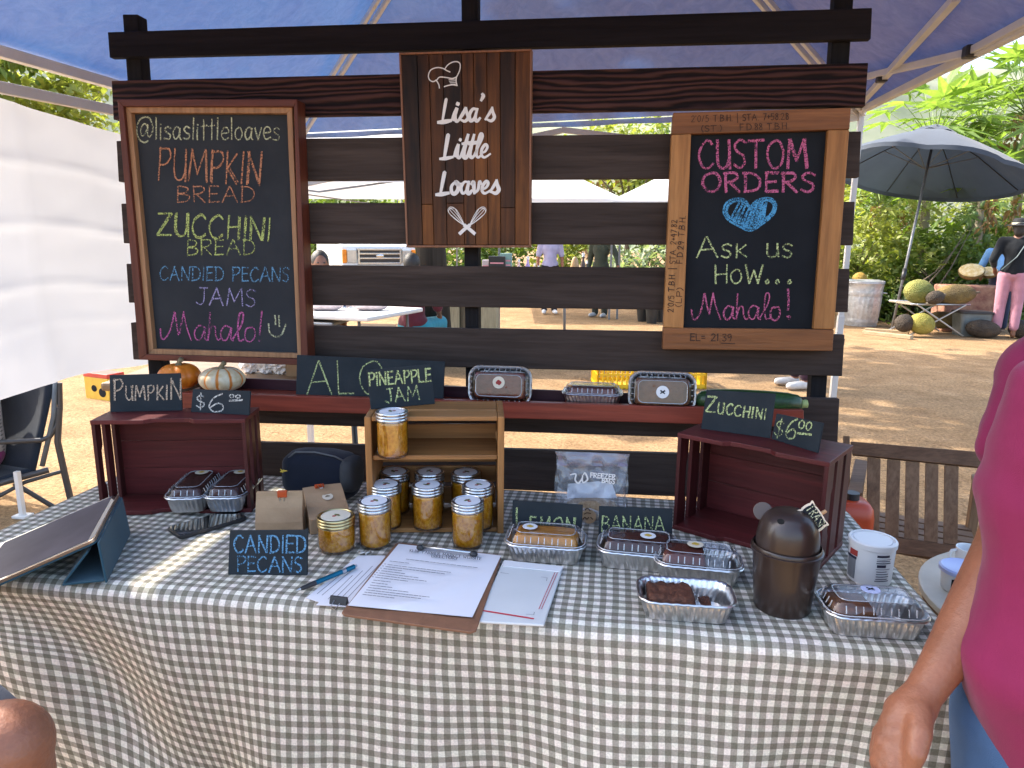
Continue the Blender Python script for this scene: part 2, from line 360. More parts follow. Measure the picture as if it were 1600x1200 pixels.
def strokes_px(parent, mat, lines, plane, wpx, lift=.0012, smooth=True, name='lettering', taper=False):
    mb = MB(); mpp = (plane.at(lines[0][0][0] + 10, lines[0][0][1]) - plane.at(*lines[0][0])).length / 10
    for k, s in enumerate(lines):
        p = _cr([tuple(q) for q in s]) if smooth and len(s) > 2 else s
        ribbon(mb, [plane.at(*q) for q in p], plane.n, wpx * mpp, lift + .00004 * k, taper)
    return mb.build(name, mat, parent, smooth=None)
def typeset(parent, mat, text, M, size, name='printing', align='LEFT', world=True, bold=False):
    """printed text from Blender's own font as a flat mesh"""
    cu = bpy.data.curves.new('t', 'FONT'); cu.body = text; cu.size = size; cu.align_x = align; cu.resolution_u = 2
    if bold: cu.offset = size * .02
    o = bpy.data.objects.new('t', cu); COL.objects.link(o)
    dg = bpy.context.evaluated_depsgraph_get(); me = bpy.data.meshes.new_from_object(o.evaluated_get(dg)); bpy.data.objects.remove(o); bpy.data.curves.remove(cu)
    me.transform(M); me.name = name; me.materials.clear(); me.materials.append(mat)
    o = bpy.data.objects.new(name, me); COL.objects.link(o)
    if parent is not None:
        o.parent = parent
        if world and parent.name in WORLD: o.matrix_parent_inverse = WORLD[parent.name].inverted()
    return o
# ================================================================ SETTING
def ground_mat():
    m, t, b, n, l = _new('dirt'); vec = _coord(n, l)
    big = _noise(n, l, vec, .35, 5); mid = _noise(n, l, vec, 3.2, 6, .65); fine = _noise(n, l, vec, 42, 4, .7)
    fl = _coord(n, l, 'Object', (60, 150, 60), (0, 0, .5)); fleck = _noise(n, l, fl, 1, 2, .6, 1.5)
    c = _ramp(n, l, mid, [(.3, (.25, .165, .09)), (.55, (.335, .23, .13)), (.75, (.41, .29, .175))])
    c = _mix(n, l, .6, c, _ramp(n, l, big, [(.35, (.72, .66, .6)), (.65, (1.1, 1.05, 1.0))]), 'MULTIPLY')
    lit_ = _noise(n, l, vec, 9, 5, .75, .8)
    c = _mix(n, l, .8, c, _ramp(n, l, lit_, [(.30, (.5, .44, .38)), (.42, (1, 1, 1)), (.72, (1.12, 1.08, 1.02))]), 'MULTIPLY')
    c = _mix(n, l, .8, c, _ramp(n, l, fine, [(.36, (.5, .47, .45)), (.55, (1, 1, 1)), (.75, (1.25, 1.2, 1.12))]), 'MULTIPLY')
    c = _mix(n, l, .6, c, _ramp(n, l, fleck, [(.33, (.42, .36, .3)), (.47, (1, 1, 1)), (.7, (1.3, 1.25, 1.15))]), 'MULTIPLY')
    l.new(c, b.inputs['Base Color']); b.inputs['Roughness'].default_value = .95; b.inputs['Specular IOR Level'].default_value = .1
    h = _math(n, l, 'ADD', _math(n, l, 'MULTIPLY', fine, .6), _math(n, l, 'MULTIPLY', mid, 1.0)); _bump(n, l, b, h, .6, .03); return m
mb = MB(); N = 60
for i in range(N):
    for j in range(N): pass
V = []
def gz(x, y):
    d = math.hypot(x, y - 2)
    a = .012 * mnoise.noise(Vector((x * .8, y * .8, 0))) if d < 30 else 0
    return a * min(1, max(0, (d - 2) / 3))
xs = [-600, -200, -80, -40, -25] + [-18 + k * .75 for k in range(49)] + [25, 40, 80, 200, 600]
ys = [-600, -100, -30, -12] + [-6 + k * .75 for k in range(45)] + [32, 40, 60, 100, 200, 700]
V = [[mb.bm.verts.new((x, y, gz(x, y))) for x in xs] for y in ys]
for j in range(len(ys) - 1):
    for i in range(len(xs) - 1): mb.bm.faces.new([V[j][i], V[j][i + 1], V[j + 1][i + 1], V[j + 1][i]])
g = mb.build('ground', ground_mat(), smooth=True); g['kind'] = 'structure'

# green hillside beyond the market, distance haze put into its pale colour
hm = plain('hillside_haze_green', (.23, .235, .17), .95, var=.35, scale=.05, spec=.1, bump=.3, bscale=.4, col2=(.14, .17, .10))
mb = MB(); prev = None
for j in range(26):
    t = j / 25; row = []
    for i in range(70):
        x = -260 + i * 8; y = 130 + t * 200
        ridge = 62 + 14 * math.sin(x * .018 + .6) + 9 * math.sin(x * .047) + 4 * mnoise.noise(Vector((x * .06, t * 3, 0)))
        z = ridge * math.sin(min(1, t * 1.15) * math.pi / 2) ** 1.2 + 3 * mnoise.noise(Vector((x * .09, t * 9, 4)))
        row.append(mb.bm.verts.new((x, y, z * min(1, t * 8) - .5)))
    if prev: mb.bridge(prev, row, False)
    prev = row
h = mb.build('hillside', hm, smooth=True); h['kind'] = 'structure'

# ================================================================ POP-UP CANOPY
M_white = plain('white_steel', (.62, .62, .61), .45, var=.08, scale=8)
M_black = plain('black_plastic', (.02, .02, .022), .45, var=.2)
TX0, TX1, TY0, TY1 = -1.9, 1.24, -0.05, 3.0
def tz(x): return 1.928 + (x - TX0) / (TX1 - TX0) * .10
PK = Vector((-.3, 1.48, 3.0))
def canopy_mat():
    m, t, b, n, l = _new('blue_canopy_fabric'); vec = _coord(n, l)
    f = _noise(n, l, vec, 3.5, 6, .6, .6); f2 = _noise(n, l, vec, 14, 4, .6, 1.0)
    c = _ramp(n, l, f2, [(.3, (.23, .215, .20)), (.7, (.32, .30, .28))])
    l.new(c, b.inputs['Base Color']); b.inputs['Roughness'].default_value = .8; b.inputs['Specular IOR Level'].default_value = .15
    tl = n.new('ShaderNodeBsdfTranslucent'); l.new(_ramp(n, l, f, [(.3, (.03, .22, .74)), (.7, (.07, .32, .88))]), tl.inputs[0])
    mx = n.new('ShaderNodeMixShader'); mx.inputs[0].default_value = .10
    _bump(n, l, b, f, .5, .05)
    l.new(b.outputs[0], mx.inputs[1]); l.new(tl.outputs[0], mx.inputs[2]); l.new(mx.outputs[0], n['Material Output'].inputs[0]); return m
M_can = canopy_mat()
tent = thing('canopy_tent', 'blue pop-up canopy with white steel frame over the baked goods stall', 'canopy tent', ((TX0 + TX1) / 2, (TY0 + TY1) / 2, 0))
mb = MB()
C4 = [Vector((TX0, TY0, tz(TX0))), Vector((TX1, TY0, tz(TX1))), Vector((TX1, TY1, tz(TX1) + .05)), Vector((TX0, TY1, tz(TX0) + .06))]
for k in range(4):
    a, b_ = C4[k], C4[(k + 1) % 4]; prev = None
    for j in range(13):
        t = j / 12; row = []
        for i in range(17):
            s = i / 16; e = a.lerp(b_, s); p = e.lerp(PK, t)
            sag = -.05 * math.sin(math.pi * t) * math.sin(math.pi * s) * (1 - t * .5)
            p.z += sag + .012 * mnoise.noise(p * 2.2) * (0 if t in (0, 1) or s in (0, 1) else 1); row.append(mb.bm.verts.new(p))
        if prev: mb.bridge(prev, row, False)
        prev = row
bmesh.ops.remove_doubles(mb.bm, verts=mb.bm.verts, dist=.004)
mb.build('canopy', M_can, tent, smooth=True)
mb = MB()   # valance hanging from the back and right eaves
for a, b_, dp in ((C4[2], C4[3], .03), (C4[1], C4[2], .0), ):
    if not dp: continue
    prev = None
    for i in range(41):
        p = a.lerp(b_, i / 40); o_ = .02 * math.sin(i * 1.1)
        r_ = [mb.bm.verts.new(p + Vector((0, .012, -.004))), mb.bm.verts.new(p + Vector((0, .02 + o_ * .5, -dp * .5))), mb.bm.verts.new(p + Vector((0, .02 + o_, -dp)))]
        if prev: mb.bridge(prev, r_, False)
        prev = r_
mb.build('valance', M_can, tent, smooth=True)
def strut(p, q, w=.024, name='strut', h=None):
    mb = MB(); mb.sqtube(p, q, w, h); return mb.build(name, M_white, tent, bevel=.002)
for k, c in enumerate(C4):
    mb = MB(); inx = .03 if c.x < 0 else -.03; iny = .03 if c.y < 1 else -.03
    mb.sqtube((c.x + inx, c.y + iny, .0), (c.x + inx, c.y + iny, 1.0), .032); mb.sqtube((c.x + inx, c.y + iny, .9), (c.x + inx, c.y + iny, c.z - .01), .026)
    mb.box((c.x + inx, c.y + iny, .006), (.08, .08, .01)); mb.build('leg', M_white, tent, bevel=.002)
mb = MB(); mb.box((C4[2].x - .03, C4[2].y - .03, .86), (.05, .05, .035)); mb.build('strap', M_black, tent)
IN = .035
e = [Vector((c.x + (IN if c.x < 0 else -IN), c.y + (IN if c.y < 1 else -IN), c.z - .025)) for c in C4]
# eave bars
strut(e[0], e[3], .03, h=.034); strut(e[1], e[2], .03)
strut(e[0] - Vector((0, 0, .125)), e[3] - Vector((0, 0, .06)), .026, h=.034)
# scissor trusses: back and right side
def scissor(a, b_, n=2, dz=.30):
    L = (b_ - a) / n
    for k in range(n):
        p, q = a + L * k, a + L * (k + 1); d = Vector((0, 0, -dz)); off = L.cross(Vector((0, 0, 1))).normalized() * .014
        strut(p + off, q + d + off, .02, h=.03); strut(p + d - off, q - off, .02, h=.03)
        mb = MB(); c = (p + q + d) / 2; ax = off.normalized()
        mb.tube([c - ax * .034, c + ax * .034], .016, 10); mb.build('pivot', M_black, tent)
scissor(e[3] + Vector((0, 0, -.03)), e[2] + Vector((0, 0, -.03)), 2, .24)
# roof struts up to the centre post
mid = lambda a, b_: (a + b_) / 2
for a, b_ in ((e[3], e[2]), (e[0], e[3]), (e[1], e[2]), (e[0], e[1])):
    pass
hub = PK + Vector((0, 0, -.32))
mb = MB(); mb.sqtube(PK + Vector((0, 0, -.04)), PK + Vector((0, 0, -.5)), .03); mb.build('centre_post', M_white, tent)
for k, c in enumerate(e):
    for s in (-1, 1):
        off = (PK - c).cross(Vector((0, 0, 1))).normalized() * .03 * s
        kn = c.lerp(PK, .56) + Vector((0, 0, -.06))
        strut(c + off * .7 + Vector((0, 0, -.02)), kn + off * .7, .018, h=.022)
    strut(c.lerp(PK, .54) + Vector((0, 0, -.07)), PK + Vector((0, 0, -.08)), .026)
    mb = MB(); kn = c.lerp(PK, .56) + Vector((0, 0, -.06)); mb.box(kn, (.05, .05, .05)); mb.build('joint', M_black, tent, bevel=.006)

RP = Plane(C4[2] + Vector((0, 0, -.05)), (C4[2] - C4[1]).cross(PK - C4[1]))
for a, b_ in (((1332, 176), (1495, -4)), ((1336, 124), (1514, 82)), ((1514, 82), (1640, 14))): strut(RP.at(*a), RP.at(*b_), .026)
for a in ((1378, 121), (1516, 81)): mb = MB(); mb.box(RP.at(*a, off=.004), (.042, .042, .042)); mb.build('joint', M_black, tent, bevel=.006)
# ---------------------------------------------------------------- white side wall
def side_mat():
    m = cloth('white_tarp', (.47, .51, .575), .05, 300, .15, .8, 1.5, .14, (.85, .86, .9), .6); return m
wall = []
mb = MB(); NY, NZ = 110, 60; g_ = []
WX = -1.89
for j in range(NZ):
    t = j / (NZ - 1); row = []
    for i in range(NY):
        s = i / (NY - 1); y = .10 + s * 2.86
        top = 1.800 - .035 * max(0, math.sin(s * 6 - 1.6)); bot = .892 - .02 * s + .012 * math.sin(y * 7)
        z = bot + (top - bot) * t
        x = WX + .022 * mnoise.noise(Vector((y * 1.6, z * 2.2 + y, 3))) + .007 * mnoise.noise(Vector((y * 4 + z * 3, z * 3 - y * 2, 1))) + .004 * mnoise.noise(Vector((y * 11, z * 14 - y * 6, 7)))
        for zc, aa in ((.22, .004), (.36, .010), (.58, .012), (.80, .010)):   # fold creases across the sheet
            x += aa * math.exp(-abs(t - zc - .03 * mnoise.noise(Vector((y * 2, zc, 0)))) * 80)
        x += .012 * math.exp(-abs(s - .32) * 60) + .012 * math.exp(-abs(s - .6) * 60)
        row.append(mb.bm.verts.new((x, y, z)))
    if g_: mb.bridge(g_, row, False)
    g_ = row
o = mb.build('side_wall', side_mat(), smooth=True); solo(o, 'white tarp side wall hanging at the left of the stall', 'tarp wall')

# ================================================================ TABLE AND CLOTH
TBX0, TBX1, TBY0, TBY1, TZ = -1.31, .56, 0.02, .66, .74
M_hdpe = plain('white_plastic_top', (.6, .6, .58), .5, var=.06)
tb = thing('folding_table', 'long folding table hidden under the checked cloth', 'table', ((TBX0 + TBX1) / 2, .34, 0))
mb = MB(); mb.box(((TBX0 + TBX1) / 2, (TBY0 + TBY1) / 2, TZ - .028), (TBX1 - TBX0 - .01, TBY1 - TBY0 - .01, .045)); mb.build('tabletop', M_hdpe, tb, bevel=.008)
M_greysteel = plain('grey_steel', (.16, .165, .17), .45, var=.15)
for x in (TBX0 + .25, TBX1 - .25):
    for y in (TBY0 + .08, TBY1 - .08):
        mb = MB(); mb.tube([(x, y, 0), (x, y, TZ - .05)], .014, 10); mb.build('leg', M_greysteel, tb)
def gingham():
    m, t, b, n, l = _new('gingham'); p = .0222
    uv = n.new('ShaderNodeUVMap'); sp = n.new('ShaderNodeSeparateXYZ')
    wob = n.new('ShaderNodeTexNoise'); wob.inputs['Scale'].default_value = 9; wob.inputs['Detail'].default_value = 2
    l.new(uv.outputs[0], wob.inputs['Vector'])
    vm = n.new('ShaderNodeVectorMath'); vm.operation = 'MULTIPLY_ADD'
    l.new(wob.outputs['Color'], vm.inputs[0]); vm.inputs[1].default_value = (.006, .006, 0); l.new(uv.outputs[0], vm.inputs[2]); l.new(vm.outputs[0], sp.inputs[0])
    def stripe(o_):
        f = _math(n, l, 'FRACT', _math(n, l, 'DIVIDE', o_, p))
        k = n.new('ShaderNodeMapRange'); k.interpolation_type = 'SMOOTHSTEP'; d = _math(n, l, 'ABSOLUTE', _math(n, l, 'SUBTRACT', f, .5))
        k.inputs['From Min'].default_value = .235; k.inputs['From Max'].default_value = .265; l.new(d, k.inputs['Value']); return k.outputs[0]
    su, sv = stripe(sp.outputs['X']), stripe(sp.outputs['Y'])
    s = _math(n, l, 'ADD', su, sv)
    c = _ramp(n, l, _math(n, l, 'MULTIPLY', s, .5), [(0, (.77, .725, .64)), (.5, (.35, .328, .278)), (1, (.18, .167, .132))])
    thr = n.new('ShaderNodeMapping'); thr.inputs['Scale'].default_value = (1400, 700, 1); l.new(uv.outputs[0], thr.inputs[0])
    thr2 = n.new('ShaderNodeMapping'); thr2.inputs['Scale'].default_value = (700, 1400, 1); l.new(uv.outputs[0], thr2.inputs[0])
    w1 = _noise(n, l, thr.outputs[0], 1, 2, .6); w2 = _noise(n, l, thr2.outputs[0], 1, 2, .6); wv = _math(n, l, 'ADD', w1, w2)
    c = _mix(n, l, .55, c, _ramp(n, l, _math(n, l, 'MULTIPLY', wv, .5), [(.32, (.66, .66, .66)), (.66, (1.25, 1.25, 1.25))]), 'MULTIPLY')
    fz = n.new('ShaderNodeTexNoise'); fz.inputs['Scale'].default_value = 260; fz.inputs['Detail'].default_value = 3; l.new(uv.outputs[0], fz.inputs['Vector'])
    hz_ = n.new('ShaderNodeTexNoise'); hz_.inputs['Scale'].default_value = 34; hz_.inputs['Detail'].default_value = 2; l.new(uv.outputs[0], hz_.inputs['Vector'])
    c = _mix(n, l, .55, c, _ramp(n, l, fz.outputs['Fac'], [(.32, (.72, .72, .72)), (.66, (1.18, 1.18, 1.18))]), 'MULTIPLY')
    c = _mix(n, l, .6, c, _ramp(n, l, hz_.outputs['Fac'], [(.38, (.97, 1.02, .95)), (.62, (1.06, .99, 1.0))]), 'MULTIPLY')
    l.new(c, b.inputs['Base Color']); b.inputs['Roughness'].default_value = .92; b.inputs['Specular IOR Level'].default_value = .15
    _bump(n, l, b, wv, .25, .002); return m
bm = bmesh.new(); uvl = bm.loops.layers.uv.new('UVMap')
def prof(s):
    """walk over the cloth from the back hem, across the top, over the front edge and down: (y, z, drop)"""
    top = TBY1 - TBY0; rr = .028; arc = rr * math.pi / 2
    if s < .1: return TBY1 + .004, TZ + .003 - (.1 - s), 0
    s -= .1
    if s < top - rr: return TBY1 - s, TZ + .004, 0
    s -= top - rr
    if s < arc:
        a = s / rr; return TBY0 + rr - math.sin(a) * rr, TZ + .004 - rr + math.cos(a) * rr, 0
    s -= arc; return TBY0, TZ + .004 - rr - s, s
SN, UN = 150, 250; Smax = .1 + (TBY1 - TBY0) + .70
grid = []; ll = TBX1 - TBX0; side = .45
for j in range(SN + 1):
    s = Smax * (j / SN); y, z, dr = prof(s); row = []
    for i in range(UN + 1):
        u = -side + (ll + 2 * side) * i / UN
        if u < 0 or u > ll:   # the cloth falls over the ends of the table
            ov = -u if u < 0 else u - ll; sg = -1 if u < 0 else 1
            ar = .02; a = min(ov / ar, math.pi / 2)
            x = (TBX0 if sg < 0 else TBX1) + sg * (math.sin(a) * ar + .012 * max(0, ov - .03) / .2 * math.sin(y * 22 + 1))
            zz = z - (1 - math.cos(a)) * ar - max(0, ov - ar * 1.57); yy = y
            if dr > 0:
                k = min(1, ov / .25); x = (TBX0 if sg < 0 else TBX1) + sg * (.03 * k + min(dr, .3) * .18 * math.sin(k * 1.57)); zz = z - .0 * ov
                yy = y - (.05 + dr * .10) * (k * .7) + ov * .85
        else:
            x = TBX0 + u; zz = z; yy = y
        if dr > 0:
            f = min(1, dr / .35)
            fold = .020 * math.sin(x * 7.5 + .8) + .014 * math.sin(x * 13 + dr * 2.0) + .011 * math.sin(x * 23 + 1.5 + dr * 4)
            swag = .055 * math.exp(-((x + 1.05 - dr * .55) / .2) ** 2) - .04 * math.exp(-((x + 1.25 - dr * .5) / .13) ** 2)
            yy += -f * (fold + .018) + f * swag
            zz += -.03 * f * math.exp(-((x + .95 - dr * .7) / .28) ** 2) + .010 * f * math.sin(x * 5)
            sg_ = 1 / (1 + math.exp((x + .98) / .085)); f2 = min(1, dr / .22)
            zz += .12 * f2 * sg_; x += .02 * f * math.sin(x * 6 + 2) + .22 * dr * math.exp(-((x + .9) / .28) ** 2)
        else:
            zz += .0014 * mnoise.noise(Vector((x * 7, yy * 9, 0))) + .0008
        row.append((bm.verts.new((x, yy, max(.05, zz))), (u, s)))
    grid.append(row)
for j in range(SN):
    for i in range(UN):
        q = [grid[j][i], grid[j][i + 1], grid[j + 1][i + 1], grid[j + 1][i]]
        f = bm.faces.new([v[0] for v in q])
        for lp, v in zip(f.loops, q): lp[uvl].uv = (v[1][0] + .3 * 0, v[1][1])
me = bpy.data.meshes.new('tablecloth'); bmesh.ops.recalc_face_normals(bm, faces=bm.faces); bm.to_mesh(me); bm.free()
for p in me.polygons: p.use_smooth = True
me.materials.append(gingham()); o = bpy.data.objects.new('tablecloth', me); COL.objects.link(o)
solo(o, 'grey and white gingham cloth draped over the long table', 'tablecloth')
TOP = TZ + .0055

# ================================================================ SLATTED BACKDROP
PN = Vector((0, -1, .040)).normalized(); PP = Plane((0, .77, 1.0), PN)
M_slat = wood('dark_stained_slat', (.032, .023, .0195), (.076, .055, .046), 'X', 1, .7, .3, spec=.15)
def cedar():
    m, t, b, n, l = _new('charred_cedar'); w_ = n.new('ShaderNodeTexWave'); w_.wave_type = 'BANDS'; w_.bands_direction = 'Z'
    l.new(_coord(n, l, 'Object', (.16, 1, 1), (0, .03, 0)), w_.inputs['Vector']); w_.inputs['Scale'].default_value = 22; w_.inputs['Distortion'].default_value = 9; w_.inputs['Detail'].default_value = 2.5; w_.inputs['Detail Scale'].default_value = 1.1
    f = _noise(n, l, _coord(n, l, 'Object', (3, 30, 30)), 1, 4)
    c = _mix(n, l, .8, _ramp(n, l, w_.outputs['Fac'], [(.15, (.010, .005, .005)), (.6, (.046, .019, .017)), (.9, (.068, .030, .026))]), _ramp(n, l, f, [(.3, (.6, .6, .6)), (.7, (1.2, 1.15, 1.1))]), 'MULTIPLY')
    l.new(c, b.inputs['Base Color']); b.inputs['Roughness'].default_value = .7; b.inputs['Specular IOR Level'].default_value = .15; _bump(n, l, b, w_.outputs['Fac'], .6, .004); return m
M_slat2 = cedar()
M_post = wood('dark_post', (.007, .007, .009), (.018, .017, .018), 'Z', 1, .8, .4, spec=.12)
M_rail = wood('black_rail', (.007, .006, .008), (.017, .014, .016), 'X', 1, .75, .3, spec=.12)
bd = thing('slatted_backdrop', 'tall dark slatted wood backdrop standing behind the table', 'backdrop', (-.4, .8, 0))
def slat(tl, tr, br, bl, mat, off=0, th=.02, name='slat', bev=.002):
    pl = PP.off(off); mb = MB(); mb.slab([pl.at(*bl), pl.at(*br), pl.at(*tr), pl.at(*tl)], pl.n, th); return mb.build(name, mat, bd, bevel=bev)
slat((168, 50), (1363, 12), (1361, 61), (171, 90), M_rail, .0, name='rail')
slat((174, 126), (1357, 98), (1352, 166), (177, 187), M_slat2)
slat((181.5, 220), (1346, 205), (1343, 277), (185, 284), M_slat)
slat((189, 318), (1336, 315), (1333, 383), (193, 380), M_slat)
slat((197, 412), (1328, 420), (1325, 488), (201, 473), M_slat)
slat((204, 504), (1320, 523), (1316, 588), (208, 562), M_slat)
slat((211, 598), (1312, 623), (1309, 692), (215, 655), M_slat)
slat((219, 686), (1305, 716), (1302, 786), (223, 742), M_slat)
slat((226, 750), (1299, 796), (1296, 866), (230, 806), M_slat)
for tx, ty, tw, bx, by, bw in ((191, 22, 24, 236, 640, 22), (720, -40, 26, 728, 640, 20), (1307, -45, 30, 1262, 690, 24)):
    mb = MB(); pl = PP.off(-.0205)
    a, b_ = pl.at(tx, ty), pl.at(tx + tw, ty); c, d = pl.at(bx, by), pl.at(bx + bw, by)
    def ext(p, q):   # carry the post down to the ground
        k = p.z / (p.z - q.z); return p + (q - p) * k
    c2, d2 = ext(a, c), ext(b_, d); c2.z = d2.z = 0.0
    mb.slab([c2, d2, b_, a], pl.n, .04); mb.build('post', M_post, bd, bevel=.003)
# the red shelf ledge fixed to the backdrop
M_red = wood('red_stained_pine', (.17, .026, .014), (.29, .055, .03), 'X', 1, .5, .2, coat=.05)
M_plum = wood('plum_stain', (.03, .007, .012), (.05, .012, .02), 'X', 1, .5, .15)
SHY = .665
mb = MB(); a, b_, c, d = UY(282, 613.5, SHY), UY(1256, 641, SHY), UY(1256, 668, SHY), UY(282, 638, SHY)
mb.slab([d, c, b_, a], Vector((0, -1, 0)), .018); sh_ = mb.build('shelf', M_red, bd, bevel=.002)
SHZ = (a.z + b_.z) / 2 - .012
mb = MB(); mb.box(((a.x + b_.x) / 2, SHY + .018 + .0375, SHZ - .009), (b_.x - a.x - .004, .075, .016)); mb.build('shelf_board', M_red, sh_)
mb = MB(); pz = UY(800, 607, .757).z; mb.box(((a.x + b_.x) / 2, .7565, (SHZ + pz) / 2), (b_.x - a.x - .004, .008, pz - SHZ)); mb.build('back_ledge', M_plum, sh_)
# ================================================================ SIGNS
M_board = plain('chalkboard_slate', (.036, .040, .046), .85, var=.12, scale=5, spec=.2, col2=(.021, .0245, .030), bump=.05, bscale=300)
M_boardd = plain('chalkboard_black', (.0125, .0145, .018), .85, var=.15, scale=9, spec=.15, bump=.05, bscale=300)
CH = {'peach': (.50, .23, .13), 'green': (.46, .54, .18), 'pale': (.50, .52, .34), 'blue': (.13, .30, .48), 'lav': (.34, .31, .52), 'pink': (.50, .13, .32), 'white': (.60, .60, .56), 'rose': (.50, .13, .25), 'lime': (.52, .60, .28), 'tan': (.50, .40, .30), 'cyan': (.09, .33, .58)}
CHM = {k: chalk('chalk_' + k, v) for k, v in CH.items()}
M_redw = wood('redwood_frame', (.075, .017, .009), (.145, .036, .018), 'Z', 1, .55, .2)
M_redwh = wood('redwood_frame_level', (.08, .018, .009), (.155, .038, .02), 'X', 1, .55, .2)
M_pine = wood('pine_trim', (.30, .15, .07), (.42, .23, .115), 'Z', 1, .55, .15)
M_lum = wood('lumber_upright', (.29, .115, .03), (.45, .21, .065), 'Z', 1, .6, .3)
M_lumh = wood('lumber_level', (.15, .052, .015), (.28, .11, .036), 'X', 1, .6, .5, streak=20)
def mitre(O, I, pl, th, mats, root, name):
    """four mitred frame pieces between outer and inner corner pixels (tl, tr, br, bl)"""
    o = [pl.at(*q) for q in O]; i = [pl.at(*q) for q in I]
    for c, mt in (([i[0], i[1], o[1], o[0]], 1), ([o[3], o[2], i[2], i[3]], 1), ([o[3], i[3], i[0], o[0]], 0), ([i[2], o[2], o[1], i[1]], 0)):
        mb = MB(); mb.slab(c, pl.n, th); mb.build(name, mats[mt], root, bevel=.0015)
# --- left menu board
cbA = thing('menu_chalkboard', 'tall chalkboard menu in a redwood frame headed with the stall handle', 'chalkboard', PP.at(330, 560, .02))
pf = PP.off(.05); pi = PP.off(.04); pb = PP.off(.024)
mitre([(183, 155), (464, 155), (481.5, 571), (217, 562)], [(192.5, 166), (459, 166.5), (470, 561), (229, 553.5)], pf, .048, (M_redw, M_redwh), cbA, 'frame')
mitre([(194, 166), (456, 167), (471, 560), (229, 553.5)], [(204.5, 176), (448, 177), (464.5, 552), (239.5, 545)], pi, .03, (M_pine, M_pine), cbA, 'trim')
mb = MB(); mb.slab([pb.at(*q) for q in [(236, 549), (468, 556), (452, 172), (200, 171)]], pb.n, .018); mb.build('board', M_board, cbA)
def W(root, c, *a, **k): return write(root, CHM[c], *a, **k)
W(cbA, 'pale', '@lisaslittleloaves', pb, (214, 218), (438, 219), 34, 2.2, gap=.12, sc=0)
W(cbA, 'peach', 'PUMPKIN', pb, (247, 281), (407, 289), 49, 2.4, twice=True, jit=.04)
W(cbA, 'peach', 'BREAD', pb, (278, 316), (398, 316), 25, 2.0)
W(cbA, 'green', 'ZUCCHINI', pb, (245, 368), (422, 377), 36, 2.3, twice=True, jit=.04)
W(cbA, 'green', 'BREAD', pb, (293, 399), (399, 398), 24, 2.0)
W(cbA, 'blue', 'CANDIED PECANS', pb, (250, 438), (452, 440), 22, 2.0)
W(cbA, 'lav', 'JAMS', pb, (306, 476), (400, 479), 27, 2.1)
W(cbA, 'pink', 'Mahalo!', pb, (251, 530), (412, 534), 43, 2.5, font=_SC, gap=-.02)
strokes_px(cbA, CHM['pale'], [[(420, 506), (422, 520), (431, 526), (440, 523), (447, 507)], [(430, 493), (431, 507)], [(436, 493), (437, 510)]], pb, 2.4)
# --- right notice board in lumber
cbB = thing('order_chalkboard', 'chalkboard in a rough lumber frame inviting custom orders above a blue heart', 'chalkboard', PP.at(1170, 548, .02))
pf = PP.off(.045); pb2 = PP.off(.03)
O = [(1052, 176), (1330, 168), (1301, 548.5), (1035, 546)]; I = [(1080, 209), (1294, 203), (1271, 514), (1068, 513)]
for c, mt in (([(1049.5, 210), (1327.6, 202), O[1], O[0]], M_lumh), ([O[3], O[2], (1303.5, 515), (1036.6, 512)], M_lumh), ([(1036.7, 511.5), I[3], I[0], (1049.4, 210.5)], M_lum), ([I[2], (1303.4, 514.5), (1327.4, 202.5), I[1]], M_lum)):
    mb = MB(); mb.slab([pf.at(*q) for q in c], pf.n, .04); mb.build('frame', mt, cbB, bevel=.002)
mb = MB(); mb.slab([pb2.at(*q) for q in [(1060, 521), (1278, 522), (1302, 196), (1074, 202)]], pb2.n, .018); mb.build('board', M_boardd, cbB)
W(cbB, 'rose', 'CUSTOM', pb2, (1091, 264), (1260, 263), 44, 4.2, twice=True)
W(cbB, 'rose', 'ORDERS', pb2, (1097, 300), (1272, 300), 30, 4.0, twice=True)
q0 = lambda L: [(1030 + x / 3, 160 + y / 3) for x, y in L]
hl = [(425, 492), (400, 458), (350, 452), (312, 475), (302, 515), (322, 550), (372, 580), (428, 602), (480, 572), (530, 532), (548, 490), (535, 458), (500, 448), (455, 462), (427, 490)]
hl2 = [(426, 503), (400, 470), (355, 463), (322, 482), (313, 515), (332, 543), (378, 570), (428, 590), (474, 562), (520, 525), (536, 490), (525, 466), (498, 459), (458, 472), (428, 500)]
hatch = [[(335 + k * 19, 548 - abs(k - 1) * 2 + min(k, 4) * 9), (375 + k * 17 - (k > 5) * 10, 470 + (18 if 2 < k < 5 else 0))] for k in range(9)]
hatch += [[(345 + k * 19, 552 + min(k, 4) * 8 - max(0, k - 4) * 8), (392 + k * 16 - (k > 5) * 12, 478 + (14 if 1 < k < 4 else 0))] for k in range(8)]
strokes_px(cbB, CHM['cyan'], [q0(hl), q0(hl2), q0([(a + 4, b) for a, b in hl2])] + [q0(h_) for h_ in hatch], pb2, 3.2)
W(cbB, 'lime', 'Ask us', pb2, (1088, 402), (1238, 402), 32, 2.8)
W(cbB, 'lime', 'HoW', pb2, (1117, 443), (1192, 443), 29, 3.0, sc=.75)
strokes_px(cbB, CHM['lime'], [[(x, 440), (x + 3, 437), (x + 5, 441), (x + 1, 443), (x, 440)] for x in (1196, 1212, 1231)], pb2, 2.4)
W(cbB, 'rose', 'Mahalo', pb2, (1081, 499), (1222, 500), 40, 3.0, font=_SC, gap=-.02)
strokes_px(cbB, CHM['rose'], [[(1231, 452), (1232, 470), (1231, 484)], [(1230, 494), (1234, 495), (1232, 498)]], pb2, 3.4)
M_ink = plain('brown_marker', (.045, .018, .008), .8, var=.1)
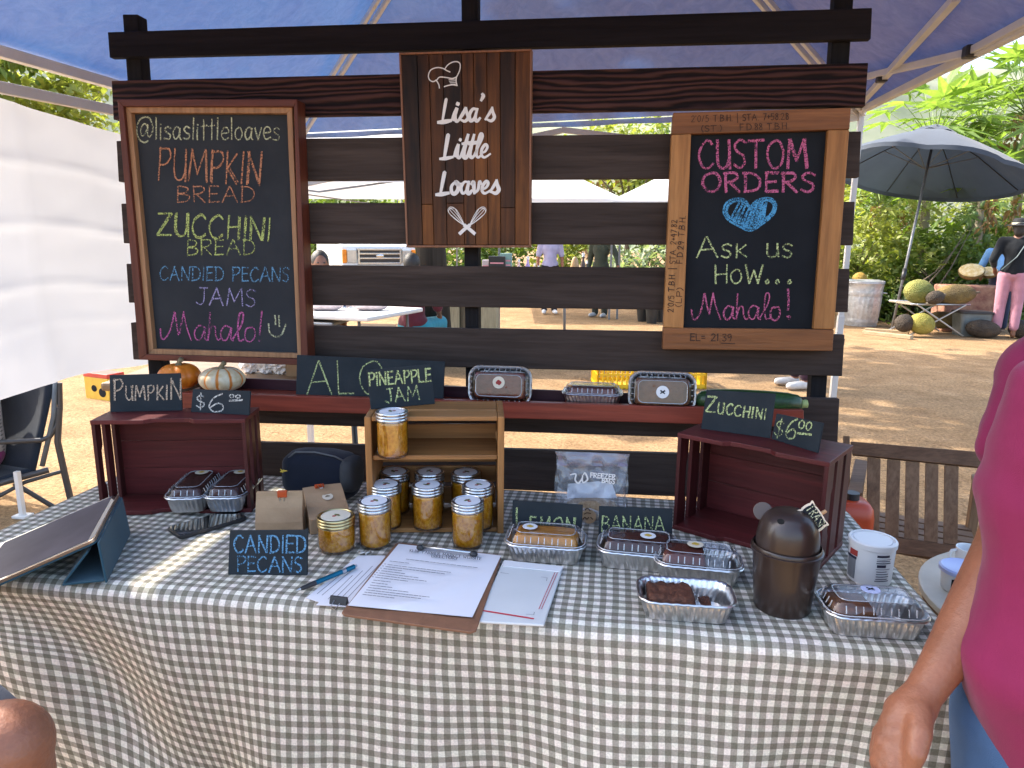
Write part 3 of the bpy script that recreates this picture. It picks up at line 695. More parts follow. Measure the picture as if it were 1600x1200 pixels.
for tx, a, b_, h_, s in (("2'0/5 T.B.H. | STA. 7+58.28", (1080, 191), (1232, 187), 10, 1.3), ("(ST.)", (1096, 206), (1128, 205), 9, 1.3), ("F.D.88 T.B.H.", (1156, 204), (1232, 202), 10, 1.3),
                         ("2'0/5 T.B.H. | STA. 2+47.82", (1052, 488), (1058, 344), 9, 1.3), ("(LP)", (1064, 480), (1067, 450), 9, 1.3), ("F.D.29 T.B.H.", (1066, 412), (1071, 338), 9, 1.3), ("EL= 21.39", (1078, 532), (1143, 533), 11, 1.6)):
    write(cbB, M_ink, tx, pf, a, b_, h_, s, name='handwriting')
strokes_px(cbB, M_ink, [[(1126, 536), (1148, 537)]], pf, 1.3, name='handwriting')
# --- wooden name sign
def burnt(name, lo, hi, sd):
    m, t, b, n, l = _new(name)
    va = _coord(n, l, 'Object', (26, 26, 1.6)); vb = _coord(n, l, 'Object', (110, 110, 5)); vc = _coord(n, l, 'Object', (5, 5, 3.2))
    f = _noise(n, l, va, 1, 5, .6, .8); g_ = _noise(n, l, vb, 1, 3); h_ = _noise(n, l, vc, 1, 3)
    c = _ramp(n, l, _math(n, l, 'ADD', _math(n, l, 'MULTIPLY', f, .55), _math(n, l, 'MULTIPLY', h_, .5)), [(.40, lo), (.52, tuple((x + y) / 2 for x, y in zip(lo, hi))), (.64, hi)])
    c = _mix(n, l, .7, c, _ramp(n, l, g_, [(.35, (.55, .5, .48)), (.6, (1, 1, 1))]), 'MULTIPLY')
    l.new(c, b.inputs['Base Color']); b.inputs['Roughness'].default_value = .55; b.inputs['Specular IOR Level'].default_value = .25
    _bump(n, l, b, g_, .12, .003); return m
MBn = [burnt('burnt_plank_dark', (.010, .005, .003), (.075, .027, .009), 0), burnt('burnt_plank', (.017, .007, .003), (.125, .043, .011), 1), burnt('burnt_plank_amber', (.030, .011, .004), (.20, .070, .014), 2)]
M_cop = wood('stained_edge', (.20, .085, .045), (.30, .14, .075), 'Z', 1, .5, .1)
ns = thing('name_sign', 'vertical burnt plank sign lettered with the bakery name between the two chalkboards', 'sign', PP.at(732, 386, .02))
pn = PP.off(.024)
SG = [(623, 82), (831, 76), (829, 386.5), (634.5, 386.5)]
def sgp(s, t): # s across, t down 0..1
    a = (SG[0][0] + (SG[1][0] - SG[0][0]) * s, SG[0][1] + (SG[1][1] - SG[0][1]) * s); b_ = (SG[3][0] + (SG[2][0] - SG[3][0]) * s, SG[3][1] + (SG[2][1] - SG[3][1]) * s)
    return a[0] + (b_[0] - a[0]) * t, a[1] + (b_[1] - a[1]) * t
mb = MB(); cuts = [.012, .135, .225, .33, .47, .56, .66, .76, .875, .988]; brk = {1: .78, 3: .775, 7: .80}
idx = [0, 1, 1, 0, 1, 2, 2, 0, 2]
for k in range(9):
    rows = [(0.012, brk[k]), (brk[k], .988)] if k in brk else [(0.012, .988)]
    for r_, (t0, t1) in enumerate(rows):
        nf = len(mb.bm.faces); e_ = .0022
        mb.slab([pn.at(*sgp(s, t)) for s, t in ((cuts[k] + e_, t1 - .001), (cuts[k + 1] - e_, t1 - .001), (cuts[k + 1] - e_, t0 + .001), (cuts[k] + e_, t0 + .001))], pn.n, .012)
        mb.bm.faces.ensure_lookup_table()
        for f in mb.bm.faces[nf:]: f.material_index = (idx[k] + (1 if r_ else 0)) % 3
mb.build('planks', MBn, ns, bevel=.0008, seg=1)
mb = MB(); mb.slab([pn.at(*sgp(s, t), off=-.0118) for s, t in ((.01, .99), (.99, .99), (.99, .01), (.01, .01))], pn.n, .008); mb.build('backing', MBn[0], ns)
mitre(SG, [sgp(.015, .011), sgp(.985, .011), sgp(.985, .989), sgp(.015, .989)], PP.off(.027), .024, (M_cop, M_cop), ns, 'edging')
M_wp = plain('white_vinyl', (.72, .69, .66), .5, var=.04)
write(ns, M_wp, "Lisa's", pn, (687, 190), (768, 189), 31, 5.6, font=_BR, jit=0, lift=.0008)
write(ns, M_wp, "Little", pn, (690, 247), (760, 246), 32, 5.6, font=_BR, jit=0, lift=.0008)
write(ns, M_wp, "Loaves", pn, (684, 303), (775, 302), 30, 5.6, font=_BR, jit=0, lift=.0008)
q1 = lambda L: [(620 + x / 3.75, 70 + y / 3.75) for x, y in L]
strokes_px(ns, M_wp, [q1(p) for p in ([(250, 254), (246, 232), (230, 206)], [(232, 208), (212, 216), (192, 205), (186, 178), (200, 148), (235, 134), (268, 138), (290, 150), (312, 160)],
    [(283, 140), (300, 118), (328, 102), (356, 100), (372, 116), (368, 152), (350, 190)], [(350, 190), (348, 215), (354, 240)], [(278, 246), (300, 239), (328, 235), (354, 239)],
    [(236, 206), (252, 190), (290, 192), (325, 198), (352, 188)])], pn, 1.7, .0008, name='chef_hat_emblem')
strokes_px(ns, M_wp, [q1(p) for p in ([(305, 205), (348, 201)], [(308, 214), (348, 211)], [(312, 223), (348, 221)], [(316, 232), (350, 230)])], pn, 1.0, .0008, name='chef_hat_emblem')
wk = []
for sx in (1, -1):
    m_ = lambda x: 412 + sx * (x - 412)
    for o_ in (-22, -9, 4, 17):
        wk.append([(m_(400), 1062), (m_(362 + o_ * .6), 1012 - o_ * .5), (m_(328 + o_), 972 - o_ * .55), (m_(310 + max(0, o_) * .35), 958 - o_ * .1)])
    wk.append([(m_(400), 1062), (m_(345), 1024), (m_(306), 985), (m_(302), 962), (m_(318), 950), (m_(342), 962), (m_(368), 1010), (m_(402), 1060)])
strokes_px(ns, M_wp, [q1(p) for p in wk], pn, .9, .0008, name='whisk_emblem')
strokes_px(ns, M_wp, [q1([(398, 1058), (428, 1082), (456, 1106)]), q1([(426, 1058), (396, 1082), (370, 1106)])], pn, 5.2, .0012, name='whisk_emblem')

# --- small slate signs
M_slate = plain('painted_slate', (.027, .034, .040), .8, var=.15, scale=14, spec=.2, col2=(.018, .024, .029), bump=.06, bscale=240)
def slate(label, TL, TR, BR, BL, z, lean=.16, th=.005, rest=None, name='slate_sign'):
    if rest is None: p0, p1 = UZ(*BL, z), UZ(*BR, z)
    else: p0, p1 = UY(*BL, rest), UY(*BR, rest)
    d = (p1 - p0); d.z = 0; d.normalize(); nrm = Vector((d.y, -d.x, 0)) + Vector((0, 0, lean))
    pl = Plane((p0 + p1) / 2, nrm); root = thing(name, label, 'sign', (p0 + p1) / 2, math.atan2(d.y, d.x))
    mb = MB(); mb.slab([pl.at(*q) for q in (BL, BR, TR, TL)], pl.n, th); mb.build('slate', M_slate, root, bevel=.0008, seg=1); return root, pl
ZL, ZC, ZR = .972, 1.010, .968
s_, p_ = slate('small slate sign reading pumpkin, standing on the left dark red crate', (171, 586), (282, 583), (285, 641.5), (172, 644), ZL)
W(s_, 'tan', 'PumpkiN', p_, (178, 626), (284, 624), 33, 2.6, sc=.68, twice=True)
s_, p_ = slate('six dollar price slate in front of the striped pumpkin', (301, 608), (391, 611), (389, 649), (298, 644), ZL)
W(s_, 'white', '$', p_, (307, 638), (321, 638.5), 22, 2.0); W(s_, 'white', '6', p_, (325, 643), (351, 644), 29, 2.2)
W(s_, 'white', '00', p_, (358, 621), (376, 622), 5, 1.8); strokes_px(s_, CHM['white'], [[(359, 626), (379, 625)]], p_, 2.6)
s_, p_ = slate('wide slate sign starting ALO, half hidden behind the pineapple jam slate', (464, 554.5), (695, 565), (692, 632), (462, 626), 0, .12, rest=.688)
W(s_, 'lime', 'ALO', p_, (480, 616), (600, 616), 52, 2.4, jit=.0)
s_, p_ = slate('slate sign for pineapple jam standing on top of the pine crate', (573, 578), (672, 569), (680, 631), (580, 640), ZC)
W(s_, 'lime', 'PINEAPPLE', p_, (577, 603), (673, 596), 20, 2.6, twice=True); W(s_, 'lime', 'JAM', p_, (602, 630), (655, 624), 22, 2.4)
s_, p_ = slate('slate sign for zucchini standing on the right dark red crate', (1104, 609), (1212, 615), (1203, 685), (1095, 670), ZR)
W(s_, 'lime', 'Zucchini', p_, (1102, 643), (1196, 656), 25, 2.4, sc=.68, twice=True)
s_, p_ = slate('tilted six dollar price slate at the right end of the right crate', (1213, 646), (1286, 661), (1277, 708), (1205, 686), ZR)
W(s_, 'lime', '$', p_, (1209, 681), (1222, 684), 27, 1.8); W(s_, 'lime', '6', p_, (1225, 684), (1242, 688), 33, 2.2)
W(s_, 'lime', '00', p_, (1247, 669), (1268, 673), 13, 2.0); strokes_px(s_, CHM['lime'], [[(1247, 677), (1268, 679)]], p_, 3)
s_, p_ = slate('slate sign for candied pecans lettered in blue at the front of the table', (359, 829), (481, 828), (480, 899), (356, 898), TOP, .2)
W(s_, 'blue', 'CANDIED', p_, (366, 863), (478, 864), 27, 2.6, twice=True); W(s_, 'blue', 'PECANS', p_, (371, 893), (472, 894), 24, 2.6)
s_, p_ = slate('slate sign for lemon bread behind the yellow loaf', (801, 782), (911, 789), (908, 850), (799, 845), TOP, .16)
W(s_, 'lime', 'Lemon', p_, (806, 832), (898, 834), 38, 2.6, sc=.66, twice=True)
s_, p_ = slate('slate sign for banana bread behind the dark loaf', (936, 791), (1051, 795), (1050, 856), (935, 853), TOP, .16)
W(s_, 'lime', 'BANANA', p_, (940, 830), (1038, 831), 24, 2.4)

# ================================================================ CRATES
M_maho = wood('dark_red_crate', (.052, .009, .009), (.15, .022, .023), 'X', 1, .5, .2, coat=.04)
M_mahov = wood('dark_red_crate_upright', (.036, .0075, .0075), (.10, .017, .017), 'Z', 1, .5, .2, coat=.04)
M_mahoy = wood('dark_red_crate_depth', (.052, .009, .009), (.15, .022, .023), 'X', 1, .5, .2, coat=.04)
def red_crate(label, FL, FR, z1, depth, group='dark red wooden crates'):
    d = FR - FL; wd = math.hypot(d.x, d.y); h_ = z1 - TOP; rz = math.atan2(d.y, d.x)
    root = thing('wooden_crate', label, 'crate', (FL.x, FL.y, TOP), rz, group); t = .010
    def endp(z, nm):
        mb = MB(); c = wd / 2; P = [(0, 0), (c - .055, 0), (c - .042, .012), (c - .03, .014), (c + .03, .014), (c + .042, .012), (c + .055, 0), (wd, 0), (wd, depth), (0, depth)]
        mb.hexa([(x, y, z + t) for x, y in P], [(x, y, z) for x, y in P]); mb.build(nm, M_mahoy, root, world=False, bevel=.0012)
    endp(0, 'end_panel'); endp(h_ - t, 'end_panel')
    for x in (t / 2, wd - t / 2):
        for k in range(3):
            sw = depth / 3 - .013; y = k * (depth / 3 + .005) + sw / 2 + .001
            mb = MB()
            if k == 0:
                c = h_ / 2; e0 = y + sw / 2
                P = [(y - sw / 2, t), (e0, t), (e0, c - .05), (e0 - .007, c - .038), (e0 - .007, c + .038), (e0, c + .05), (e0, h_ - t), (y - sw / 2, h_ - t)]
                mb.hexa([(x + t * .42, a, b_) for a, b_ in P], [(x - t * .42, a, b_) for a, b_ in P])
            else: mb.box((x, y, h_ / 2), (t * .85, sw, h_ - 2 * t))
            mb.build('side_slat', M_mahov, root, world=False, bevel=.001)
    mb = MB(); n_ = 3; hh = (h_ - 2 * t) / n_
    for k in range(n_): mb.box((wd / 2, depth - .004, t + hh * (k + .5)), (wd - 2 * t - .001, .008, hh - .0012))
    mb.build('back_panel', M_maho, root, world=False); return root
red_crate('left dark red crate with two loaves inside and the pumpkin sign on top', UZ(157, 806, TOP), UZ(393, 801, TOP), ZL, .118)
FLr, FRr = UZ(1050, 826, TOP), UZ(1279, 893, TOP)
red_crate('right dark red crate turned towards the table centre, behind the small bin', FLr, FRr, ZR, .16)
# --- pine crate with a shelf
M_pc = wood('honey_pine_level', (.27, .115, .032), (.42, .205, .068), 'X', 1, .5, .15, coat=.1)
M_pv = wood('honey_pine_upright', (.27, .115, .032), (.42, .205, .068), 'Z', 1, .5, .15, coat=.1)
FLc, FRc = UZ(575, 836, TOP), UZ(787, 834, TOP); FRc = FLc + (FRc - FLc)
d = FRc - FLc; wdC = math.hypot(d.x, d.y); rzC = math.atan2(d.y, d.x); hC = ZC - TOP; dpC = .155
pc = thing('wooden_crate', 'honey coloured pine crate on end, with a shelf of pineapple jam jars', 'crate', (FLc.x, FLc.y, TOP), rzC); t = .014
MC = WORLD[pc.name]
for x in (t / 2, wdC - t / 2):
    mb = MB(); mb.box((x, dpC / 2, hC / 2), (t, dpC, hC)); mb.build('side_panel', M_pv, pc, world=False, bevel=.0025)
SHC = UY(680, 716, FLc.y + .02).z - TOP
for z, nm in ((SHC - .004, 'shelf'), (t * .4, 'base')):
    mb = MB(); mb.box((wdC / 2, dpC / 2 + .003, z), (wdC - 2 * t - .001, dpC - .012, .010)); mb.build(nm, M_pc, pc, world=False, bevel=.0015)
for y0, y1 in ((.004, .060), (.068, .150)):
    mb = MB(); mb.box((wdC / 2, (y0 + y1) / 2, hC - .0055), (wdC - 2 * t - .001, y1 - y0, .010)); mb.build('top_slat', M_pc, pc, world=False, bevel=.002)
z = hC - .012
for hh, gp in ((.030, .012), (.036, .012), (.044, .010), (.040, .012), (.040, 0)):
    mb = MB(); mb.box((wdC / 2, dpC - .006, z - hh / 2), (wdC - 2 * t - .001, .009, hh)); mb.build('back_slat', M_pc, pc, world=False, bevel=.0015); z -= hh + gp

# ================================================================ JAM JARS
def jam_mat():
    m, t, b, n, l = _new('pineapple_jam'); vec = _coord(n, l, 'Object', (1, 1, .8)); f = _noise(n, l, vec, 95, 4, .65, 1.5)
    vo = n.new('ShaderNodeTexVoronoi'); vo.inputs['Scale'].default_value = 120; l.new(vec, vo.inputs['Vector'])
    k = _math(n, l, 'ADD', _math(n, l, 'MULTIPLY', f, .7), _math(n, l, 'MULTIPLY', vo.outputs['Distance'], .5))
    l.new(_ramp(n, l, k, [(.3, (.42, .14, .003)), (.5, (.58, .235, .007)), (.75, (.74, .37, .03))]), b.inputs['Base Color'])
    b.inputs['Roughness'].default_value = .18; b.inputs['Coat Weight'].default_value = 1; b.inputs['Coat Roughness'].default_value = .05
    b.inputs['Subsurface Weight'].default_value = .35; b.inputs['Subsurface Radius'].default_value = (.012, .006, .002); b.inputs['Subsurface Scale'].default_value = 1
    _bump(n, l, b, f, .15, .003); return m
M_jam = jam_mat(); M_glass = clear('jar_glass', (.97, .96, .93), .09, .04)
M_tin = plain('tin_band', (.55, .56, .57), .28, 1, var=.06, rvar=.15); M_gold = plain('gold_band', (.52, .43, .22), .3, 1, var=.08, rvar=.1)
M_rim = plain('dark_rim', (.06, .06, .07), .4, .3, var=.1); M_lab = plain('paper_label', (.72, .72, .75), .7, var=.03); M_lab2 = plain('cream_label', (.66, .60, .48), .7, var=.04)
M_pin1 = plain('red_print', (.30, .03, .025), .7); M_pin2 = plain('brown_print', (.16, .09, .03), .7); M_pin3 = plain('green_print', (.10, .17, .04), .7)
def jar(label, M, gold=False, group='jars of pineapple jam'):
    root = thing('jam_jar', label, 'jar', M=M, group=group)
    if gold: r, h_, rl = .0385, .058, .0385
    else: r, h_, rl = .0335, .083, .0345
    zl = h_
    mb = MB(); mb.lathe([(r * .82, .0045), (r * .93, .008), (r * .955, .014), (r * .955, h_ * .86), (r * .93, h_ * .95), (r * .86, h_ * .97)], 32); mb.build('jam', M_jam, root, world=False, smooth=True, auto=60)
    mb = MB(); mb.lathe([(r * .8, .0), (r * .95, .002), (r, .009), (r, h_ * .88), (r * .97, h_ * .97), (r * .93, h_ * 1.02)], 32, cap1=False); mb.build('glass', M_glass, root, world=False, smooth=True, auto=60)
    P = [(rl * .97, zl - .004), (rl, zl - .003), (rl, zl + .0005), (rl * .965, zl + .0025), (rl, zl + .0045), (rl, zl + .007), (rl * .965, zl + .0088), (rl, zl + .011), (rl, zl + .0135), (rl * .97, zl + .0155), (rl * .90, zl + .0158), (rl * .87, zl + .0142)]
    mb = MB(); mb.lathe(P, 40, cap0=False, cap1=False); band = mb.build('screw_band', M_gold if gold else M_tin, root, world=False, smooth=True, auto=50)
    mb = MB(); mb.lathe([(rl * .90, zl + .0135), (rl * .87, zl + .0142), (rl * .72, zl + .0145), (0.0005, zl + .0146)], 40, cap0=False); mb.build('lid', M_gold if gold else M_rim, root, world=False, smooth=True, auto=50)
    mb = MB(); mb.lathe([(rl * .78, zl + .0146), (rl * .77, zl + .0152), (.0004, zl + .0153)], 32, cap0=False); lb = mb.build('sticker', M_lab2 if gold else M_lab, root, world=False)
    mb = MB()
    for k, (x, y, rr, mi) in enumerate(((-.004, -.003, .0042, 0), (.003, .001, .0048, 1), (.0, .005, .003, 2), (.006, -.004, .0028, 2))):
        nf = len(mb.bm.faces); mb.lathe([(rr, zl + .01535 + k * .00006), (rr * .9, zl + .0154 + k * .00006)], 9, (x, y, 0), cap0=False); mb.bm.faces.ensure_lookup_table()
        for f in mb.bm.faces[nf:]: f.material_index = mi
    mb.build('fruit_print', [M_pin1, M_pin2, M_pin3], lb, world=False, smooth=None); return root
J0 = jar('pineapple jam jar standing in front of the pine crate, left of its opening', MAT(UZ(587, 851, TOP), .3))
def jp(u, v, z=TOP): return UZ(u, v, z)
zb = TOP + t * .4 + .0055; zs = TOP + SHC + .0015
for (u, v, z, lab) in ((731, 851, TOP, 'pineapple jam jar standing in front of the pine crate, right of its opening'), (604, 822, zb, 'pineapple jam jar at the left inside the pine crate, second row back'),
        (669, 823, zb, 'pineapple jam jar alone in the middle of the front row inside the crate'), (747, 823, zb, 'pineapple jam jar against the right wall inside the pine crate'),
        (618, 799, zb, 'back row jam jar under the shelf, leftmost'), (672, 799, zb, 'back row jam jar under the shelf, middle one'), (728, 800, zb, 'back row jam jar under the shelf, rightmost'),
        (614, 712, zs, 'single jam jar standing up on the shelf of the pine crate')):
    dup(J0, MAT(jp(u, v, z), rnd.uniform(0, 6)), lab)
jar('short gold lidded jar of dark jam beside the candied pecans sign', MAT(UZ(527, 857, TOP), .5), True)
# ================================================================ LOAF PANS
def foil_mat():
    m, t, b, n, l = _new('aluminium_foil'); vec = _coord(n, l)
    f = _noise(n, l, vec, 55, 4, .6, .6)
    l.new(_ramp(n, l, f, [(.3, (.60, .60, .60)), (.7, (.80, .80, .80))]), b.inputs['Base Color']); b.inputs['Metallic'].default_value = 1
    b.inputs['Roughness'].default_value = .3; _bump(n, l, b, f, .35, .004); return m
M_foil = foil_mat(); M_lidp = clear('clear_dome_lid', (.97, .975, .985), .03, .07, .0); M_lidr = clear('lid_ridge', (.95, .96, .97), .25, .15, .35)
def cake(name, a, b_, bump=.4, sc=70):
    m, t, b, n, l = _new(name); vec = _coord(n, l); f = _noise(n, l, vec, sc, 5, .65); h = _noise(n, l, vec, 14, 3)
    l.new(_ramp(n, l, _math(n, l, 'ADD', _math(n, l, 'MULTIPLY', f, .6), _math(n, l, 'MULTIPLY', h, .45)), [(.35, a), (.7, b_)]), b.inputs['Base Color'])
    b.inputs['Roughness'].default_value = .75; _bump(n, l, b, f, bump, .004); return m
M_cakes = {'pumpkin': cake('pumpkin_bread', (.12, .028, .012), (.24, .065, .028)), 'dark': cake('banana_bread', (.045, .014, .010), (.10, .034, .02)), 'lemon': cake('lemon_bread', (.52, .19, .02), (.70, .32, .05)),
           'brown': cake('zucchini_bread', (.11, .04, .014), (.22, .085, .03)), 'crumb': cake('crumbled_loaf', (.05, .016, .007), (.17, .055, .025), 1.0, 120), 'choc': cake('mahogany_bread', (.10, .022, .012), (.18, .045, .025))}
M_stw = plain('white_sticker', (.74, .74, .75), .6, var=.02); M_stc = plain('cream_sticker', (.66, .58, .45), .6, var=.03); M_stl = plain('lilac_sticker', (.52, .56, .80), .6, var=.02)
def rrect(wd, dp, rad, n=6):
    P = []
    for cx, cy, a0 in ((wd / 2 - rad, dp / 2 - rad, 0), (-wd / 2 + rad, dp / 2 - rad, 90), (-wd / 2 + rad, -dp / 2 + rad, 180), (wd / 2 - rad, -dp / 2 + rad, 270)):
        for k in range(n): a = R(a0 + 90 * k / (n - 1)); P.append((cx + rad * math.cos(a), cy + rad * math.sin(a)))
    return P
def dense(P, n):
    """resample a closed outline to n evenly spaced points with normals"""
    L = [0]
    for i in range(len(P)): a, b_ = P[i], P[(i + 1) % len(P)]; L.append(L[-1] + math.hypot(b_[0] - a[0], b_[1] - a[1]))
    out = []
    for k in range(n):
        t_ = L[-1] * k / n; i = 0
        while L[i + 1] < t_: i += 1
        a, b_ = P[i], P[(i + 1) % len(P)]; f = (t_ - L[i]) / max(1e-9, L[i + 1] - L[i]); out.append((a[0] + (b_[0] - a[0]) * f, a[1] + (b_[1] - a[1]) * f))
    return out
def offs(P, d):
    n = len(P); o = []
    for i in range(n):
        tx, ty = P[(i + 1) % n][0] - P[i - 1][0], P[(i + 1) % n][1] - P[i - 1][1]; k = math.hypot(tx, ty) or 1
        o.append((P[i][0] + ty / k * d, P[i][1] - tx / k * d))
    return o
PW, PD, PH = .164, .099, .038
def pan_foil():
    mb = MB(); n = 180
    top = dense(rrect(PW - .010, PD - .010, .026), n); bot = dense(rrect(.136, .073, .016), n)
    def rib(P, amp): return [(q[0] + (o[0] - q[0]) * (math.sin(i * 2 * math.pi / 4.2) * .5 + .1 * math.sin(i * 2.7)) * amp, q[1] + (o[1] - q[1]) * math.sin(i * 2 * math.pi / 4.2) * .5 * amp) for i, (q, o) in enumerate(zip(P, offs(P, .0032)))]
    rows = []
    for z, f, amp, inn in ((.001, 0, 0, 0), (.003, .02, .3, 0), (.010, .22, 1, 0), (.024, .66, 1, 0), (.033, .93, .7, 0), (PH - .003, 1, 0, 0)):
        rows.append((z, rib([(b_[0] + (a[0] - b_[0]) * f, b_[1] + (a[1] - b_[1]) * f) for a, b_ in zip(top, bot)], amp)))
    out = dense(rrect(PW, PD, .03), n); rows += [(PH - .003, out), (PH - .0005, offs(out, .0012)), (PH + .0012, out), (PH + .0006, offs(out, -.0035))]
    prev = None
    for z, P in rows:
        wob = lambda i: .0004 * math.sin(i * .9) if z > PH - .004 else 0
        rg = mb.ring([(x, y, z + wob(i)) for i, (x, y) in enumerate(P)])
        if prev: mb.bridge(prev, rg)
        else: mb.bm.faces.new(rg[::-1])
        prev = rg
    # inner wall down to the floor
    for f, z in ((.97, PH - .002), (.6, .022), (.0, .0022)):
        rg = mb.ring([(x * .985, y * .98, z) for x, y in rib([(b_[0] + (a[0] - b_[0]) * f, b_[1] + (a[1] - b_[1]) * f) for a, b_ in zip(top, bot)], .8 if f else 0)])
        mb.bridge(prev, rg); prev = rg
    mb.bm.faces.new(prev); return mb
def pan_lid():
    mb = MB(); n = 96; prev = None
    for z, w_, d_, r_ in ((PH + .0005, PW - .002, PD - .002, .03), (PH + .0035, PW - .006, PD - .006, .028), (PH + .004, PW - .014, PD - .014, .025), (PH + .016, PW - .024, PD - .024, .022), (PH + .021, PW - .036, PD - .034, .018), (PH + .0215, PW - .042, PD - .040, .016), (PH + .020, PW - .046, PD - .044, .014)):
        P = dense(rrect(w_, d_, r_), n)
        rg = mb.ring([(x * (1 + (.006 if i % 6 < 2 and PH + .004 < z < PH + .018 else 0)), y * (1 + (.008 if i % 6 < 2 and PH + .004 < z < PH + .018 else 0)), z) for i, (x, y) in enumerate(P)])
        if prev: mb.bridge(prev, rg)
        prev = rg
    mb.bm.faces.new(prev); nf = len(mb.bm.faces)
    for sg in (-1, 1):
        for k in range(9):
            x = (k - 4) * .0135 + (.002 if k % 2 else 0); mb.tube([(x, sg * (PD / 2 - .0075), PH + .005), (x, sg * (PD / 2 - .0118), PH + .0165)], .0011, 5)
        for k in range(4): y = (k - 1.5) * .014; mb.tube([(sg * (PW / 2 - .0075), y, PH + .005), (sg * (PW / 2 - .0118), y, PH + .0165)], .0011, 5)
    P = rrect(PW - .046, PD - .044, .014); mb.tube([(x, y, PH + .0207) for x, y in P + P[:1]], .0009, 5, False)
    P = rrect(PW - .005, PD - .005, .028); mb.tube([(x, y, PH + .0035) for x, y in P + P[:1]], .0012, 5, False)
    mb.bm.faces.ensure_lookup_table()
    for f in mb.bm.faces[nf:]: f.material_index = 1
    return mb
def loaf(x0, x1, ztop, rough=.0, sd=1):
    mb = MB(); nx, ny = 26, 16; g_ = []
    cx, wd = (x0 + x1) / 2, (x1 - x0)
    for j in range(ny + 1):
        row = []
        for i in range(nx + 1):
            s, t_ = i / nx * 2 - 1, j / ny * 2 - 1
            x = cx + s * wd / 2; y = t_ * (PD - .022) / 2
            e_ = min(1, (1 - abs(s)) * 5) ** .5 * min(1, (1 - abs(t_)) * 4) ** .5
            z = .012 + (ztop - .012) * e_ * (1 - .06 * s * s - .08 * t_ * t_) - (.0022 * math.exp(-((t_ - .25 * math.sin(s * 3)) / .09) ** 2) * (abs(s) < .75)) + .0018 * mnoise.noise(Vector((x * 28, y * 28, sd + 9))) + rough * mnoise.noise(Vector((x * 160, y * 160, sd))) + rough * .8 * mnoise.noise(Vector((x * 60, y * 60, sd + 5)))
            z = max(.004, z); k = min(1, max(0, z / PH)); k = .84 + .16 * k; row.append(mb.bm.verts.new((x * k, y * (k - .06 * (1 - k) * 6), z)))
        if g_: mb.bridge(g_, row, False)
        g_ = row
    return mb
def disc(r, z, c=(0, 0), n=26): mb = MB(); mb.lathe([(r, z), (r * .98, z + .0004)], n, (c[0], c[1], 0), cap0=True); return mb
ME = {}
def pan(label, M, kind, x0=-.5, x1=.5, lid=True, sticker='w', sx=.0, sy=.0, top=None, rough=.0011):
    root = thing('loaf_pan', label, 'loaf pan', M=M, group='foil loaf pans')
    def put(nm, mk, mat, par, **k):
        key = nm + str(k.get('key', ''))
        if key in ME:
            o = bpy.data.objects.new(nm, ME[key]); COL.objects.link(o); o.parent = par
        else:
            o = mk().build(nm, mat, par, world=False, smooth=True, auto=k.get('auto', 40)); ME[key] = o.data
        return o
    put('foil_tray', pan_foil, M_foil, root, auto=50)
    L = PW - .022; ztop = top or (PH + .016 if lid else PH + .004)
    loaf(-L / 2 + L * (x0 + .5), -L / 2 + L * (x1 + .5), ztop, rough, len(label)).build('loaf', M_cakes[kind], root, world=False, smooth=True)
    if lid:
        ld_ = put('lid', pan_lid, [M_lidp, M_lidr], root, auto=35)
        if sticker:
            st = disc(.0155, PH + .0203, (sx, sy)).build('sticker', {'w': M_stw, 'c': M_stc, 'l': M_stl}[sticker], root, world=False)
            mb = MB(); z = PH + .0210
            if sticker == 'l' or sticker == 'w' and kind == 'brown':
                for a in (.6, 2.5):
                    c_, s_2 = math.cos(a), math.sin(a)
                    mb.quad([(sx + u_ * c_ - v_ * s_2, sy + u_ * s_2 + v_ * c_, z + a * .0001) for u_, v_ in ((-.007, -.0013), (.007, -.002), (.007, .002), (-.007, .0013))])
                mm = M_boardd
            else:
                for k in range(4): mb.lathe([(.0042, z + k * .00005), (.004, z + k * .00005 + .0001)], 9, (sx + .0035 * math.cos(k * 1.7), sy + .0028 * math.sin(k * 1.7), 0), cap0=False)
                mm = M_pin1 if kind == 'pumpkin' else plain('yellow_print', (.55, .36, .05), .7)
            mb.build('print', mm, st, world=False, smooth=None)
    return root
def onT(u, v, dy=.036): p = UZ(u, v, TOP); return Vector((p.x, p.y + dy, TOP))
pan('lidded loaf pan of yellow lemon bread in front of the lemon slate', MAT(onT(850, 880), .0), 'lemon', sx=-.034, sy=.006, rough=.0004)
pan('lidded loaf pan of dark bread in front of the banana slate', MAT(onT(997, 892), -.05), 'dark', sx=.018, sy=.004)
pan('lidded pan with a cut half loaf under a cream sticker, behind the open pan', MAT(onT(1092, 914), -.05), 'choc', -.5, .12, sticker='c', sx=-.005, sy=.016)
pan('open foil pan of crumbled sample bread without a lid', MAT(onT(1072, 972), .03), 'crumb', -.5, .14, lid=False, rough=.0036, top=PH + .002)
crm = loaf(.030, .052, .016, .003, 4); crm_o = crm.build('crumbs', M_cakes['crumb'], bpy.data.objects['loaf_pan.003'], world=False, smooth=True)
pan('lidded loaf pan with a lilac sticker at the right front corner of the table', MAT(onT(1369, 997), .04), 'brown', -.5, .02, sticker='l', sx=.004, sy=.018, top=PH + .008)
cz = TOP + .011
pan('lidded dark loaf end-on inside the left crate, the left one', MAT(UZ(290, 800, cz) + Vector((-.012, .062, 0)), R(90 + 14)), 'dark', sticker='c', sx=.05)
pan('lidded dark loaf end-on inside the left crate, the right one', MAT(UZ(352, 799, cz) + Vector((-.012, .062, 0)), R(90 + 10)), 'dark', sticker='c', sx=.05)
def stand(u, v, y): p = UY(u, v, y); return Matrix.Translation(p) @ Matrix.Rotation(R(90 - 9), 4, 'X') @ Matrix.Translation((0, 0, -PH))
